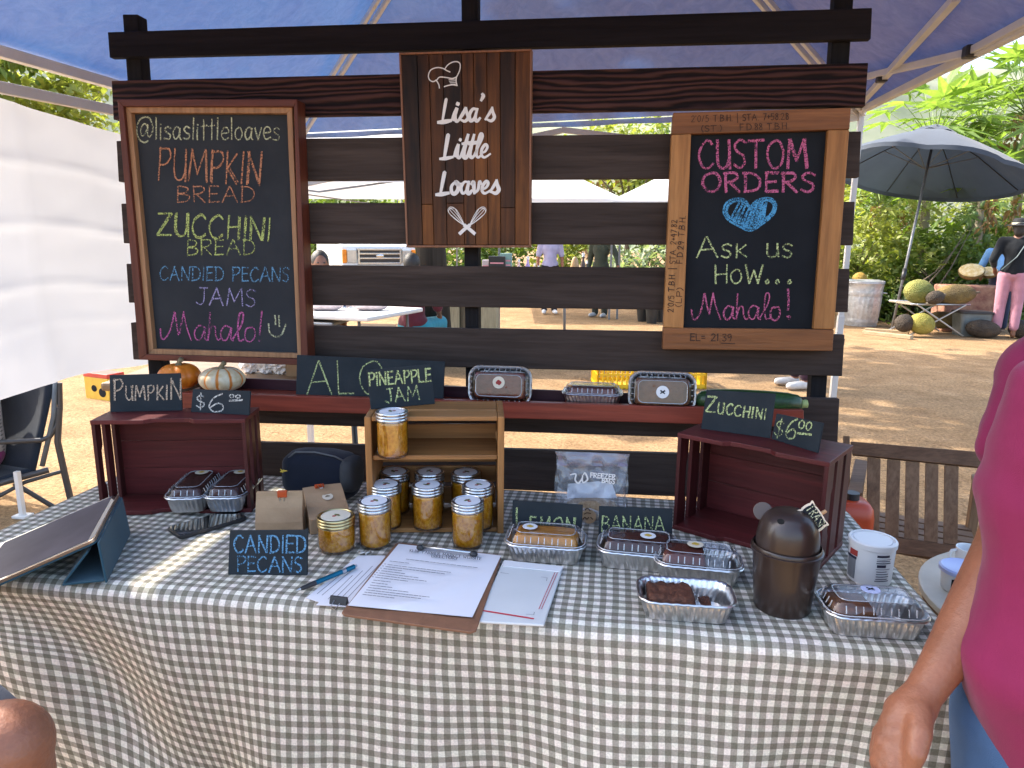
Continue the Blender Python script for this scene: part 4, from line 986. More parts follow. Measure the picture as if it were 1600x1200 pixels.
pan('loaf pan on its side on the red shelf with a cream sticker and reddish loaf', stand(781, 602, .690), 'pumpkin', sticker='c', sx=.0, sy=.008, top=PH + .0195)
pan('loaf pan stood on its side on the red shelf beside the zucchini', stand(1034.5, 612, .690), 'brown', sticker='w', sx=.0, sy=.0, top=PH + .0195)
pan('lidded loaf pan lying flat on the red shelf between the two standing ones', MAT((UY(925, 640, .735).x, .722, SHZ + .001), .0, s=.93), 'pumpkin', sticker='', rough=.0005)

# ================================================================ ON THE SHELF
def gourd(label, u, v, y, rx, rz_, mat, name='pumpkin', ribs=10):
    c = UY(u, v, y); z0 = SHZ; root = thing(name, label, 'pumpkin', (c.x, y, z0))
    def f(q, ph, th): k = 1 - .055 * abs(math.sin(ph * ribs / 2)) ** .6 * 0 - .05 * (1 - abs(math.sin(ph * ribs / 2)) ** .55); d_ = 1 - .25 * math.exp(-(q.x ** 2 + q.y ** 2) * 9); return Vector((q.x * k, q.y * k, q.z * d_))
    mb = MB(); mb.ell((0, 0, rz_), (rx, rx * .95, rz_), None, 80, 26, f); mb.build('fruit', mat, root, world=False, smooth=True)
    mb = MB(); mb.tube([(0, 0, rz_ * 1.68), (0, 0, rz_ * 1.85), (.004, 0, rz_ * 2.08), (.012, -.002, rz_ * 2.28)], [.013, .008, .006, .0072], 9); mb.build('stem', M_stem, root, world=False, smooth=True)
    return root
M_stem = plain('dry_stem', (.22, .17, .09), .8, var=.3, scale=60, bump=.4, bscale=150)
def pumpkin_mat():
    m, t, b, n, l = _new('orange_pumpkin_skin'); vec = _coord(n, l); f = _noise(n, l, vec, 30, 4)
    l.new(_ramp(n, l, f, [(.3, (.55, .14, .008)), (.7, (.72, .22, .018))]), b.inputs['Base Color']); b.inputs['Roughness'].default_value = .38; _bump(n, l, b, f, .1, .003); return m
def stripe_mat(ribs=10):
    m, t, b, n, l = _new('striped_pumpkin_skin'); tc = n.new('ShaderNodeTexCoord'); sp = n.new('ShaderNodeSeparateXYZ'); l.new(tc.outputs['Object'], sp.inputs[0])
    a = _math(n, l, 'ARCTAN2', sp.outputs['Y'], sp.outputs['X']); nz = _noise(n, l, _coord(n, l), 40, 4)
    k = _math(n, l, 'ABSOLUTE', _math(n, l, 'SINE', _math(n, l, 'ADD', _math(n, l, 'MULTIPLY', a, ribs / 2), _math(n, l, 'MULTIPLY', _math(n, l, 'SUBTRACT', nz, .5), .7))))
    c = _mix(n, l, _ramp(n, l, k, [(.20, (1, 1, 1)), (.40, (0, 0, 0))]), _ramp(n, l, nz, [(.3, (.50, .38, .20)), (.65, (.70, .62, .44))]), (.60, .19, .02))
    l.new(c, b.inputs['Base Color']); b.inputs['Roughness'].default_value = .5; _bump(n, l, b, nz, .15, .003); return m
gourd('small orange pumpkin on the left end of the red shelf behind the pumpkin slate', 281, 592, .71, .058, .038, pumpkin_mat())
gourd('small cream pumpkin with orange stripes on the red shelf', 347, 595, .70, .062, .036, stripe_mat(), ribs=10)
zc = thing('zucchini', 'large dark green zucchini lying on the right end of the red shelf', 'zucchini', (UY(1170, 630, .70).x, .70, SHZ))
def zuc():
    m, t, b, n, l = _new('zucchini_skin'); f = _noise(n, l, _coord(n, l, 'Object', (6, 60, 60)), 1, 4); f2 = _noise(n, l, _coord(n, l), 160, 2)
    l.new(_mix(n, l, .5, _ramp(n, l, f, [(.3, (.006, .026, .008)), (.7, (.03, .085, .022))]), _ramp(n, l, f2, [(.4, (.5, .5, .5)), (.7, (1.3, 1.4, 1.1))]), 'MULTIPLY'), b.inputs['Base Color']); b.inputs['Roughness'].default_value = .35; return m
mb = MB(); xs_ = [-.128, -.125, -.115, -.09, -.03, .04, .09, .115, .122]; rs_ = [.004, .013, .022, .028, .030, .029, .026, .021, .014]
mb.tube([(x, 0, .031) for x in xs_], rs_, 14); mb.build('fruit', zuc(), zc, world=False, smooth=True)
mb = MB(); mb.tube([(.12, 0, .031), (.128, 0, .031), (.136, .001, .032)], [.014, .010, .011], 6); mb.build('stem', plain('cut_green_stem', (.28, .34, .12), .6), zc, world=False, smooth=True)

# ================================================================ BAGS BEHIND THE SIGNS
M_kraft = plain('kraft_paper', (.40, .26, .145), .75, var=.10, scale=22, bump=.25, bscale=45, col2=(.35, .22, .12))
M_orclip = plain('orange_clip', (.52, .075, .015), .4)
M_wire = plain('steel_wire', (.6, .6, .58), .3, 1)
def clip_parts(root, p, d, nrm, up, w_=.02):
    mb = MB(); mb.hexa([p + d * a + nrm * .004 + up * b_ for a, b_ in ((-w_ / 2, -.012), (w_ / 2, -.012), (w_ / 2, .002), (-w_ / 2, .002))], [p + d * a - nrm * .004 + up * b_ for a, b_ in ((-w_ / 2, -.009), (w_ / 2, -.009), (w_ / 2, .003), (-w_ / 2, .003))])
    c = mb.build('clip', M_orclip, root, bevel=.001)
    mb = MB(); mb.tube([p + d * a + nrm * .006 + up * b_ for a, b_ in ((-.005, -.010), (-.0035, -.028), (-.003, -.033), (.003, -.033), (.0035, -.028), (.005, -.010))], .0008, 6); mb.build('clip_wire', M_wire, c)
b0 = UZ(399, 838, TOP); b1 = UZ(474, 836, TOP); d_ = (b1 - b0).normalized(); nb = Vector((d_.y, -d_.x, 0)); wd = (b1 - b0).length; hb = .092
bagA = thing('paper_bag', 'upright brown paper bag closed with an orange clip behind the candied pecans sign', 'paper bag', b0)
mb = MB(); dep = .05
def bagrow(z, dd, in_, bulge=0): 
    c = -nb * (dep / 2); return [b0 + d_ * (in_) + c + nb * dd + Vector((0, 0, z)), b0 + d_ * (wd / 2) + c + nb * (dd + bulge) + Vector((0, 0, z)), b0 + d_ * (wd - in_) + c + nb * dd + Vector((0, 0, z)), b0 + d_ * (wd - in_ - .002) + c + Vector((0, 0, z)), b0 + d_ * (wd - in_) + c - nb * dd + Vector((0, 0, z)), b0 + d_ * (wd / 2) + c - nb * (dd + bulge) + Vector((0, 0, z)), b0 + d_ * in_ + c - nb * dd + Vector((0, 0, z)), b0 + d_ * (in_ + .006 * (z > .02)) + c + Vector((0, 0, z))]
prev = None
for z, dd, in_, bl in ((0, .025, 0, 0), (.03, .023, .0005, .002), (.06, .015, .001, .002), (.078, .007, .001, .001), (.081, .0065, .001, .0), (.083, .0055, .0014, 0), (hb, .004, .001, .0)):
    rg = mb.ring(bagrow(z, dd, in_, bl))
    if prev: mb.bridge(prev, rg)
    else: mb.bm.faces.new(rg[::-1])
    prev = rg
mb.bm.faces.new(prev); mb.build('bag', M_kraft, bagA, smooth=False, bevel=.001)
pc_ = b0 + d_ * wd * .56 - nb * (dep / 2 - .004) + Vector((0, 0, hb)); clip_parts(bagA, pc_, d_, nb, Vector((0, 0, 1)))
# second bag lying on its back
q = [UZ(485, 836, TOP), UZ(549, 826, TOP)]; e0 = (q[1] - q[0]).normalized(); f0 = Vector((-e0.y, e0.x, 0)); wB = (q[1] - q[0]).length
bagB = thing('paper_bag', 'brown paper bag lying on its back with a round sticker and orange clip', 'paper bag', q[0])
mb = MB(); Pq = lambda a, b_, z: q[0] + e0 * a + f0 * b_ + Vector((0, 0, z))
prev = None
for b_, z0, z1, in_ in ((0, .0, .034, 0), (.05, .004, .052, .0), (.075, .022, .066, .001), (.10, .052, .073, .001), (.104, .056, .073, .001)):
    rg = mb.ring([Pq(in_, b_, z0), Pq(wB - in_, b_, z0), Pq(wB - in_, b_, (z0 + z1) / 2), Pq(wB - in_, b_, z1), Pq(wB * .5, b_, z1 + .0015), Pq(in_, b_, z1), Pq(in_, b_, (z0 + z1) / 2)])
    if prev: mb.bridge(prev, rg)
    else: mb.bm.faces.new(rg)
    prev = rg
mb.bm.faces.new(prev[::-1]); mb.build('bag', M_kraft, bagB, bevel=.0008)
up_ = Vector((0, 0, 1)); nB = (f0 * -.32 + up_ * .95).normalized()
st = Pq(wB * .56, .060, .0605); a_ = e0; b2 = nB.cross(a_).normalized(); mb = MB()
mb.bm.faces.new(mb.ring([st + (a_ * math.cos(k * .24166) + b2 * math.sin(k * .24166)) * .012 for k in range(26)])); mb.build('sticker', M_stc, bagB, smooth=None)
mb = MB(); mb.bm.faces.new(mb.ring([st + nB * .0005 + a_ * x + b2 * y for x, y in ((-.006, -.002), (.006, -.001), (.004, .002), (-.001, .004), (-.004, .002))])); mb.build('print', M_pin2, bagB, smooth=None)
clip_parts(bagB, Pq(wB * .42, .098, .0755), e0, nB, f0)
# dark soft bag
M_navy = cloth('navy_canvas', (.007, .010, .020), .3, 700, .2, .85, 8, foldbump=.5)
c = UZ(472, 806, TOP); nbg = thing('soft_bag', 'dark navy soft zip bag with a small yellow emblem behind the paper bags', 'bag', (c.x, .52, TOP))
mb = MB()
def fb(q, ph, th):
    s = lambda v, p: math.copysign(abs(v) ** p, v); k = 1 + .03 * mnoise.noise(q * 3); return Vector((s(q.x, .62) * k, s(q.y, .7) * k, s(q.z, .6) * k + .10 * (-q.x) * .4 * (q.z > 0)))
mb.ell((0, 0, .062), (.098, .05, .062), None, 44, 26, fb); mb.build('bag', M_navy, nbg, world=False, smooth=True)
mb = MB(); mb.tube([(-.075, -.03, .105), (-.05, -.035, .126), (0, -.037, .129), (.05, -.035, .120), (.085, -.028, .1)], .0022, 7); mb.build('piping', plain('grey_piping', (.10, .105, .11), .6), nbg, world=False, smooth=True)
mb = MB(); mb.ell((.082, -.012, .072), (.022, .045, .042), None, 20, 12, fb); mb.build('side_pocket', plain('charcoal_canvas', (.028, .03, .034), .8, bump=.2, bscale=400), nbg, world=False, smooth=True)
mb = MB(); e_ = Vector((UY(440, 738, .46).x - c.x, -.0535, .082))
for k, (a, ln) in enumerate(((.1, .013), (.75, .006), (2.3, .009), (3.3, .008), (4.4, .004))):
    dv = Vector((math.cos(a), 0, math.sin(a))); pv = Vector((-dv.z, 0, dv.x)); mb.bm.faces.new(mb.ring([e_ + pv * .0018 + Vector((0, -.0003 * k, 0)), e_ + dv * ln * .6 + pv * .0022 + Vector((0, -.0003 * k, 0)), e_ + dv * ln + Vector((0, -.0003 * k, 0)), e_ - pv * .0018 + Vector((0, -.0003 * k, 0))]))
mb.build('emblem', plain('yellow_thread', (.62, .42, .05), .7), nbg, world=False, smooth=None)
# freezer bag
M_zip = clear('freezer_bag_film', (.94, .95, .97), .05, .12, .13, .35); M_purple = plain('purple_zip_band', (.16, .055, .20), .35, var=.4, scale=30)
zb_ = thing('freezer_bag', 'clear freezer bag with a purple zip band standing behind the lemon and banana signs', 'plastic bag', (UY(925, 740, .50).x, .50, TOP))
pz = Plane((0, .49, .8), (0, -1, .12))
def film(pts, y0, amp, mat, name, par, sd, nx=26, ny=30):
    mb = MB(); g_ = None
    for j in range(ny + 1):
        t_ = j / ny; row = []
        L = [pts[0][k] + (pts[3][k] - pts[0][k]) * t_ for k in (0, 1)]; Rr = [pts[1][k] + (pts[2][k] - pts[1][k]) * t_ for k in (0, 1)]
        for i in range(nx + 1):
            s = i / nx; u_ = L[0] + (Rr[0] - L[0]) * s + 5 * math.sin(t_ * 7 + sd) * (s - .5); v_ = L[1] + (Rr[1] - L[1]) * s
            p = pz.at(u_, v_, y0 * math.sin(math.pi * min(1, s)) ** .6 * (.25 + .75 * min(1, t_ * 1.2))) + pz.n * amp * mnoise.noise(Vector((s * 6, t_ * 7, sd))); p.z = max(p.z, TOP + .001); row.append(mb.bm.verts.new(p))
        if g_: mb.bridge(g_, row, False)
        g_ = row
    return mb.build(name, mat, par, smooth=True)
film([(871, 706), (981, 710), (977, 832), (866, 828)], .022, .012, M_zip, 'front_film', zb_, 2.0)
film([(871, 706), (981, 710), (977, 832), (866, 828)], -.022, .010, M_zip, 'back_film', zb_, 5.0)
M_purf = clear('purple_film', (.55, .30, .55), .06, .12, .14, .4)
film([(870, 705), (982, 709), (979, 729), (872, 727)], .006, .003, M_purf, 'zip_band', zb_, 1.0, 26, 8)
mb = MB(); mb.slab([pz.at(*q_, off=.004) for q_ in [(886, 778), (964, 778), (957, 757), (936, 752), (887, 756)]], pz.n, .0006); mb.build('paper_slip', plain('white_paper', (.66, .67, .72), .7), zb_)
write(zb_, M_wp, 'FREEZER', pz, (923, 741), (961, 744), 7, 1.8, lift=.034, jit=0); write(zb_, M_wp, 'BAGS', pz, (941, 749), (960, 751), 7, 1.8, lift=.034, jit=0)
strokes_px(zb_, M_wp, [[(893, 737), (901, 736), (900, 745), (905, 750), (911, 742), (911, 738)], [(911, 740), (912, 749), (919, 744), (915, 734), (913, 737)]], pz, 2.6, .034, name='printing', taper=True)
M_gran = cake('granola', (.22, .13, .06), (.46, .33, .2), .8, 160)
mb = MB(); pgr = pz.at(925, 808); mb.ell((pgr.x, pgr.y + .006, TOP + .028), (.062, .022, .028), None, 28, 14, lambda q, a, b_: q * (1 + .08 * mnoise.noise(q * 5))); mb.build('contents', M_gran, zb_, smooth=True)
pt = pz.at(920, 806, off=.026); mb = MB(); mb.bm.faces.new(mb.ring([pt + Vector((math.cos(k * .2618) * .017, -.004, math.sin(k * .2618) * .017)) for k in range(24)])); mb.build('sticker', M_kraft, zb_, smooth=None)
strokes_px(zb_, M_ink, [[(914, 797), (918, 794), (922, 798)], [(913, 803), (917, 801), (923, 802)], [(911, 811), (914, 808), (917, 811), (920, 808)], [(923, 808), (926, 811)]], Plane((0, pt.y - .006, 0), (0, -1, 0)), 1.5, .001, name='handwriting')

# ================================================================ TABLE FRONT
M_blk = plain('black_glass', (.006, .007, .009), .08, var=.1, coat=1); M_tealc = cloth('teal_case', (.022, .070, .098), .12, 900, .2, .75, 10)
a, b_ = UZ(273, 836, TOP), UZ(374, 807, TOP); d_ = (b_ - a).normalized(); ctr = (a + b_) / 2
ph = thing('smartphone', 'black smartphone lying face up on the checked cloth near the left crate', 'phone', (ctr.x, ctr.y, TOP), math.atan2(d_.y, d_.x))
P = rrect(.152, .073, .011); mb = MB(); mb.hexa([(x, y, .0085) for x, y in P], [(x, y, .0005) for x, y in P]); mb.build('case', M_black, ph, world=False, bevel=.0015)
P = rrect(.147, .068, .009); mb = MB(); mb.hexa([(x, y, .0091) for x, y in P], [(x, y, .0080) for x, y in P]); mb.build('screen', M_blk, ph, world=False)
# tablet on a folded case
tbt = thing('tablet', 'tablet propped up by its teal folding case at the left end of the table', 'tablet', UZ(165, 912, TOP))
F1, F2, F0 = UZ(166, 911, TOP), UZ(203, 834, TOP), UZ(92, 920, TOP)
A = UD(186, 778, 1.0); 
def above(F, u, v, back):
    """a point over the table on the pixel ray, straight above the line from F going left"""
    p = UX(u, v, F.x - back); return p
A1 = above(F1, 153, 848, .022); A2 = above(F2, 190, 777, .022)
def quadslab(mb, p, th, flip=1):
    n_ = (p[1] - p[0]).cross(p[3] - p[0]).normalized() * flip; mb.hexa([x + n_ * th / 2 for x in p], [x - n_ * th / 2 for x in p])
mb = MB(); quadslab(mb, [F1, F2, A2, A1], .004); mb.build('case_flap', M_tealc, tbt, bevel=.0015)
Ax1, Ax2 = A1 + Vector((-.002, 0, 0)), A2 + Vector((-.002, 0, 0))
gB = UZ(97, 917, TOP) + Vector((0, 0, .003)); gB2 = gB + (F2 - F1)
mb = MB(); quadslab(mb, [gB, gB2, F2 + Vector((-.004, 0, .004)), F1 + Vector((-.004, 0, .004))], .004); mb.build('case_flap', M_tealc, tbt, bevel=.0015)
mb = MB(); quadslab(mb, [gB + Vector((.002, .002, .003)), gB2 + Vector((.002, 0, .003)), A2 * .75 + gB2 * .25 + Vector((-.004, 0, .002)), A1 * .75 + gB * .25 + Vector((-.004, .002, .002))], .004); mb.build('case_flap', M_tealc, tbt, bevel=.0015)
# the tablet itself: top edge along A1-A2, running down to the left
dW = (Ax2 - Ax1); lw_ = dW.normalized()
C0 = UZ(2, 919, TOP + .012); dn = (C0 - Ax1); dn = (dn - lw_ * dn.dot(lw_)); dn = dn.normalized(); n_ = dn.cross(lw_).normalized()
if n_.z < 0: n_ = -n_
Wd, Ln = dW.length + .006, .25; O_ = Ax1 + n_ * .002 - lw_ * .003
Tp = lambda a, b_, h: O_ + lw_ * a + dn * b_ + n_ * h
def rr2(x0, x1, y0, y1, r_): return [(x + (x0 + x1) / 2, y + (y0 + y1) / 2) for x, y in rrect(x1 - x0, y1 - y0, r_, 5)]
mb = MB(); P = rr2(0, Wd, 0, Ln, .010); mb.hexa([Tp(x, y, .008) for x, y in P], [Tp(x, y, .0015) for x, y in P]); mb.build('body', plain('gold_aluminium', (.46, .36, .27), .35, .8), tbt, bevel=.001)
mb = MB(); P = rr2(-.001, Wd + .001, -.001, Ln + .002, .011); mb.hexa([Tp(x, y, .0012) for x, y in P], [Tp(x, y, -.0015) for x, y in P]); mb.build('case_back', M_tealc, tbt)
mb = MB(); P = rr2(.0015, Wd - .0015, .0015, Ln - .0015, .009); mb.hexa([Tp(x, y, .0086) for x, y in P], [Tp(x, y, .0078) for x, y in P]); mb.build('bezel', M_blk, tbt)
M_scr = plain('screen_reflection_grey', (.075, .066, .08), .45, var=.35, scale=5, spec=.04)  # grey reflection on the glass put into the base colour
mb = MB(); mb.hexa([Tp(x, y, .0090) for x, y in rr2(.007, Wd - .007, .012, Ln - .016, .003)], [Tp(x, y, .0085) for x, y in rr2(.007, Wd - .007, .012, Ln - .016, .003)]); mb.build('screen', M_scr, tbt)
# clipboard, sheets, pen, mailer
M_hard = plain('hardboard', (.20, .095, .052), .6, var=.15, scale=40, bump=.1, bscale=200); M_sheet = plain('white_sheet', (.72, .72, .76), .6, var=.015); M_print = plain('grey_print', (.10, .10, .12), .8, var=.05)
pT = Plane((0, 0, TOP), (0, 0, 1))
def flat(name, px, z, th, mat, root, bevel=0, curl=0):
    pl = pT.off(z); mb = MB(); mb.slab([pl.at(*q_) for q_ in px], pl.n, th); return mb.build(name, mat, root, bevel=bevel)
ml = thing('padded_mailer', 'white padded mailer with red printed edges lying under the clipboard', 'mailer', UZ(850, 975, TOP))
flat('envelope', [(743, 970), (850, 976), (880, 886), (786, 876)], .006, .005, plain('mailer_white', (.58, .60, .60), .55, var=.03), ml, .002)
M_rp = plain('red_ink', (.45, .03, .05), .6)
strokes_px(ml, M_rp, [[(752, 954), (833, 967)]], pT.off(.006), 4, .0006, False, 'printing'); strokes_px(ml, M_rp, [[(846, 952), (871, 895)], [(842, 952), (867, 895)]], pT.off(.006), 1.0, .0006, False, 'printing')
strokes_px(ml, M_print, [[(822, 960), (834, 961), (835, 957)], [(846, 902), (855, 903), (854, 908)], [(782, 895), (795, 897)]], pT.off(.006), .8, .0006, False, 'printing')
flat('flap', [(786, 884), (875, 893), (881, 885), (788, 875)], .008, .0015, M_stw, ml)
sp_ = None
for k, px in enumerate(([(478, 934), (516, 946), (602, 868), (560, 868)], [(494, 945), (540, 948), (612, 870), (575, 868)])):
    s_ = thing('paper_sheet', ('folded paper slip under the blue pen', 'printed paper slip tucked beside the clipboard edge')[k], 'paper', UZ(*px[0], TOP), group='loose paper slips')
    flat('sheet', px, .0012 + .0012 * k, .0008, M_sheet, s_)
    ln = []
    for j in range(1, 5):
        t_ = j / 5; a = [px[0][i] + (px[1][i] - px[0][i]) * t_ for i in (0, 1)]; b_ = [px[3][i] + (px[2][i] - px[3][i]) * t_ for i in (0, 1)]
        ln.append([(a[0] + (b_[0] - a[0]) * .12, a[1] + (b_[1] - a[1]) * .12), (a[0] + (b_[0] - a[0]) * (.5 + .1 * j), a[1] + (b_[1] - a[1]) * (.5 + .1 * j))])
    strokes_px(s_, M_print, ln, pT.off(.0012 + .0012 * k), 1.0, .0004, False, 'printing')
pn_ = thing('ballpoint_pen', 'blue ballpoint pen lying on the loose paper slips', 'pen', UZ(505, 905, TOP))
a, b_ = UZ(463, 923, TOP + .009), UZ(557, 884, TOP + .009); v_ = lambda t_: a.lerp(b_, t_)
M_penb = plain('blue_metal', (.012, .16, .27), .25, .6); mb = MB(); mb.tube([v_(.30), v_(.96)], .0048, 14); mb.build('barrel', M_penb, pn_, smooth=True, auto=40)
mb = MB(); mb.tube([v_(.06), v_(.10), v_(.30)], [.0028, .004, .005], 14); mb.build('grip', M_black, pn_, smooth=True, auto=40)
mb = MB(); mb.tube([v_(0), v_(.06)], [.0012, .003], 10); mb.build('tip', M_tin, pn_, smooth=True, auto=40)
mb = MB(); mb.tube([v_(.74), v_(.80)], .0052, 14); mb.tube([v_(.96), v_(1.0)], .003, 10); mb.build('ring', M_tin, pn_, smooth=True, auto=40)
cb = thing('clipboard', 'brown hardboard clipboard holding a printed market sheet', 'clipboard', UZ(640, 960, TOP))
P = [(534, 956), (538, 960), (735, 987), (744, 984), (783, 872), (781, 867), (624, 847), (618, 849)]
flat('board', P[::-1] if False else P, .0085, .0045, M_hard, cb, .001)
mb = MB(); n1 = 18; g_ = None; px = [(543, 946), (738, 964.5), (783, 868), (623, 849.5)]
for j in range(n1 + 1):
    t_ = j / n1; row = []
    for i in range(n1 + 1):
        s = i / n1; u_ = (px[0][0] * (1 - s) + px[1][0] * s) * (1 - t_) + (px[3][0] * (1 - s) + px[2][0] * s) * t_; v2 = (px[0][1] * (1 - s) + px[1][1] * s) * (1 - t_) + (px[3][1] * (1 - s) + px[2][1] * s) * t_
        e_ = abs(s * .9 + .05 - (t_ * .75 + .35)); h_ = .0095 + .004 * max(0, 1 - e_ * 9) * (1 - t_) * (t_ > .02) + .0025 * max(0, .25 - t_) * math.sin(s * 9) * 4 * .5 + .0015 * max(0, .2 - t_) * 5
        row.append(mb.bm.verts.new(pT.at(u_, v2, off=h_)))
    if g_: mb.bridge(g_, row, False)
    g_ = row
sheet_ = mb.build('sheet', M_sheet, cb, smooth=True)
pS = pT.off(.0125)
write(sheet_, M_print, 'KLBF FARMER MARKET WEBSITE', pS, (640, 863), (752, 878), 4.2, 1.1, jit=0, name='printing'); write(sheet_, M_print, 'DIRECTORY', pS, (674, 871.5), (715, 876), 4, 1.1, jit=0, name='printing')
ln = [[(635, 874), (746, 888)], [(609, 877.5), (640, 881)]]; r_ = random.Random(3)
for k in range(7): x = 606 - k * 3.2; y = 883 + k * 3.6; w_ = (98, 92, 28, 36, 60, 76, 50)[k]; ln.append([(x, y), (x + w_, y + w_ * .13)]); ln.append([(x - 5, y - .6), (x - 3.5, y - .4)])
for k in range(7): x = 584 - k * 2.8; y = 909.5 + k * 4; w_ = (26, 24, 34, 62, 98, 88, 50)[k]; ln.append([(x, y), (x + w_, y + w_ * .12)])
dash = []
for p, q_ in ln:
    L_ = q_[0] - p[0]; x = 0
    while x < L_:
        w_ = min(L_ - x, r_.uniform(3, 9)); dash.append([(p[0] + x, p[1] + x * (q_[1] - p[1]) / max(1, L_)), (p[0] + x + w_, p[1] + (x + w_) * (q_[1] - p[1]) / max(1, L_))]); x += w_ + 1.6
strokes_px(sheet_, M_print, dash, pS, 1.5, .0006, False, 'printing')
mb = MB(); p, q_ = pT.at(657, 854, off=.018), pT.at(740, 864, off=.018); mb.tube([p, q_], .0035, 10); clp = mb.build('clip', M_tin, cb, smooth=True)
for t_ in (0, 1):
    c = p.lerp(q_, t_); mb = MB(); mb.ell(c + Vector((0, 0, -.002)), (.0085, .007, .0065)); mb.build('clip_end', M_black, clp, smooth=True)
bc = thing('binder_clip', 'black binder clip gripping the corner of the loose papers', 'binder clip', UZ(530, 945, TOP))
p = UZ(530, 944, TOP); mb = MB(); mb.hexa([p + Vector((x, y, .015)) for x, y in ((-.016, -.001), (.016, -.003), (.016, .001), (-.016, .003))], [p + Vector((x, y, .001)) for x, y in ((-.016, -.007), (.016, -.009), (.016, .005), (-.016, .007))]); mb.build('clip', M_black, bc, bevel=.001)
mb = MB(); mb.tube([p + Vector((x, y, z)) for x, y, z in ((-.006, -.006, .010), (-.007, -.022, .006), (.002, -.026, .004), (.006, -.012, .008))], .0009, 6); mb.build('clip_wire', M_wire, bc)
kc = UZ(566, 868, TOP); mb = MB()
mb.tube([kc + Vector((math.cos(a * .7) * .008, math.sin(a * .7) * .008, .002 + .001 * a)) for a in range(10)], .0014, 7); mb.tube([kc + Vector((.006, .004, .003)), kc + Vector((.011, .010, .004)), kc + Vector((.014, .014, .002))], .002, 7)
solo(mb.build('key_ring', M_wire, smooth=True), 'small silver ring lying between the front jam jars', 'key ring')
# small lidded bin with a name clip
M_brn = plain('brown_gloss_plastic', (.032, .020, .016), .32, var=.12, coat=.15, rvar=.08)
bx = UZ(1221, 947, TOP); bin_ = thing('table_bin', 'small glossy brown table bin with a domed lid and round ear', 'bin', bx)
mb = MB(); rb, rt, hb_ = .0475, .0565, .112
mb.lathe([(rb * .96, 0), (rb, .003), (rb + (rt - rb) * .5, hb_ * .5), (rt, hb_ - .006), (rt + .003, hb_ - .006), (rt + .0035, hb_ - .001), (rt + .002, hb_), (rt - .002, hb_), (rt - .004, hb_ - .03)], 56, cap1=False); mb.build('bucket', M_brn, bin_, world=False, smooth=True, auto=35)
mb = MB(); rd = .0525
mb.lathe([(rd + .001, hb_ - .008)] + [(rd * math.cos(a) ** .6, hb_ + .002 + .066 * math.sin(a) ** .82) for a in [k * math.pi / 40 for k in range(20)]] + [(.001, hb_ + .068)], 56, cap0=False)
lid_ = mb.build('dome_lid', M_brn, bin_, world=False, smooth=True, auto=35)
mb = MB(); mb.lathe([(rd + .0045, hb_ - .006), (rd + .005, hb_ + .004), (rd + .0035, hb_ + .006)], 56, cap0=False, cap1=False); mb.build('lid_rim', M_brn, bin_, world=False, smooth=True)
dirc = (CAM - (bx + Vector((0, 0, hb_)))).normalized(); up = Vector((0, 0, 1)); sd_ = up.cross(dirc).normalized()
pl = Plane(bx + Vector((0, 0, hb_ + .03)), dirc)
from mathutils.bvhtree import BVHTree
bv_ = BVHTree.FromPolygons([v.co for v in lid_.data.vertices], [p.vertices[:] for p in lid_.data.polygons])
hc, nh, _i, _d = bv_.ray_cast(CAM - bx, ray(1220, 815).normalized()); hc = hc + bx
if nh.dot(ray(1220, 815)) > 0: nh = -nh
t1 = nh.cross(Vector((0, 0, 1))).normalized(); t2 = nh.cross(t1); mb = MB()
hc = hc - bx; mb.hexa([hc + nh * .0008 + t1 * math.cos(k * .3927) * .006 + t2 * math.sin(k * .3927) * .0048 for k in range(16)], [hc - nh * .003 + t1 * math.cos(k * .3927) * .006 + t2 * math.sin(k * .3927) * .0048 for k in range(16)])
mb.build('finger_hole', plain('hole_black', (.002, .002, .002), .9), lid_, world=False)
ec = pl.at(1192, 799, off=-.016); mb = MB(); e1, e2 = sd_, dirc.cross(sd_).normalized()
mb.hexa([ec + (e1 * math.cos(k * .2618) + e2 * math.sin(k * .2618)) * .0165 + dirc * .003 for k in range(24)], [ec + (e1 * math.cos(k * .2618) + e2 * math.sin(k * .2618)) * .0165 - dirc * .003 for k in range(24)]); mb.build('ear', plain('brown_matte_ear', (.075, .052, .042), .4), bin_, bevel=.001)
tg = thing('clip_sign', 'tiny wavy edged black sign reading trash clipped to the bin lid', 'clip sign', pl.at(1270, 808))
pt_ = pl.off(.012); cx_, cy_ = 1270.5, 809; an = R(56)
def wav(s):
    o_ = []
    for k in range(60):
        a = 2 * math.pi * k / 60; w_, h_ = 24 * s, 15 * s; x = math.copysign(abs(math.cos(a)) ** .45, math.cos(a)) * w_; y = math.copysign(abs(math.sin(a)) ** .45, math.sin(a)) * h_
        kk = 1 + .07 * math.cos(4 * a) * -1 + .05 * math.cos(8 * a); x *= kk; y *= kk; o_.append((cx_ + x * math.cos(an) - y * math.sin(an), cy_ + x * math.sin(an) + y * math.cos(an)))
    return o_
mb = MB(); mb.slab([pt_.at(*q_) for q_ in wav(1.0)[::-1]], pt_.n, .003); mb.build('edge', plain('cream_edge', (.66, .55, .42), .6), tg)
mb = MB(); mb.slab([pt_.at(*q_, off=.0008) for q_ in wav(.84)[::-1]], pt_.n, .002); mb.build('face', M_boardd, tg)
write(tg, CHM['pale'], 'TRASH', pt_, (1259, 795), (1281, 829), 15, 1.8, lift=.002, jit=.01)
a, b_ = pt_.at(1277, 806, off=-.004), pt_.at(1291, 798, off=-.004); mb = MB(); mb.sqtube(a, b_, .007, .004); mb.build('peg', plain('peg_wood', (.42, .25, .13), .6), tg, bevel=.0008)
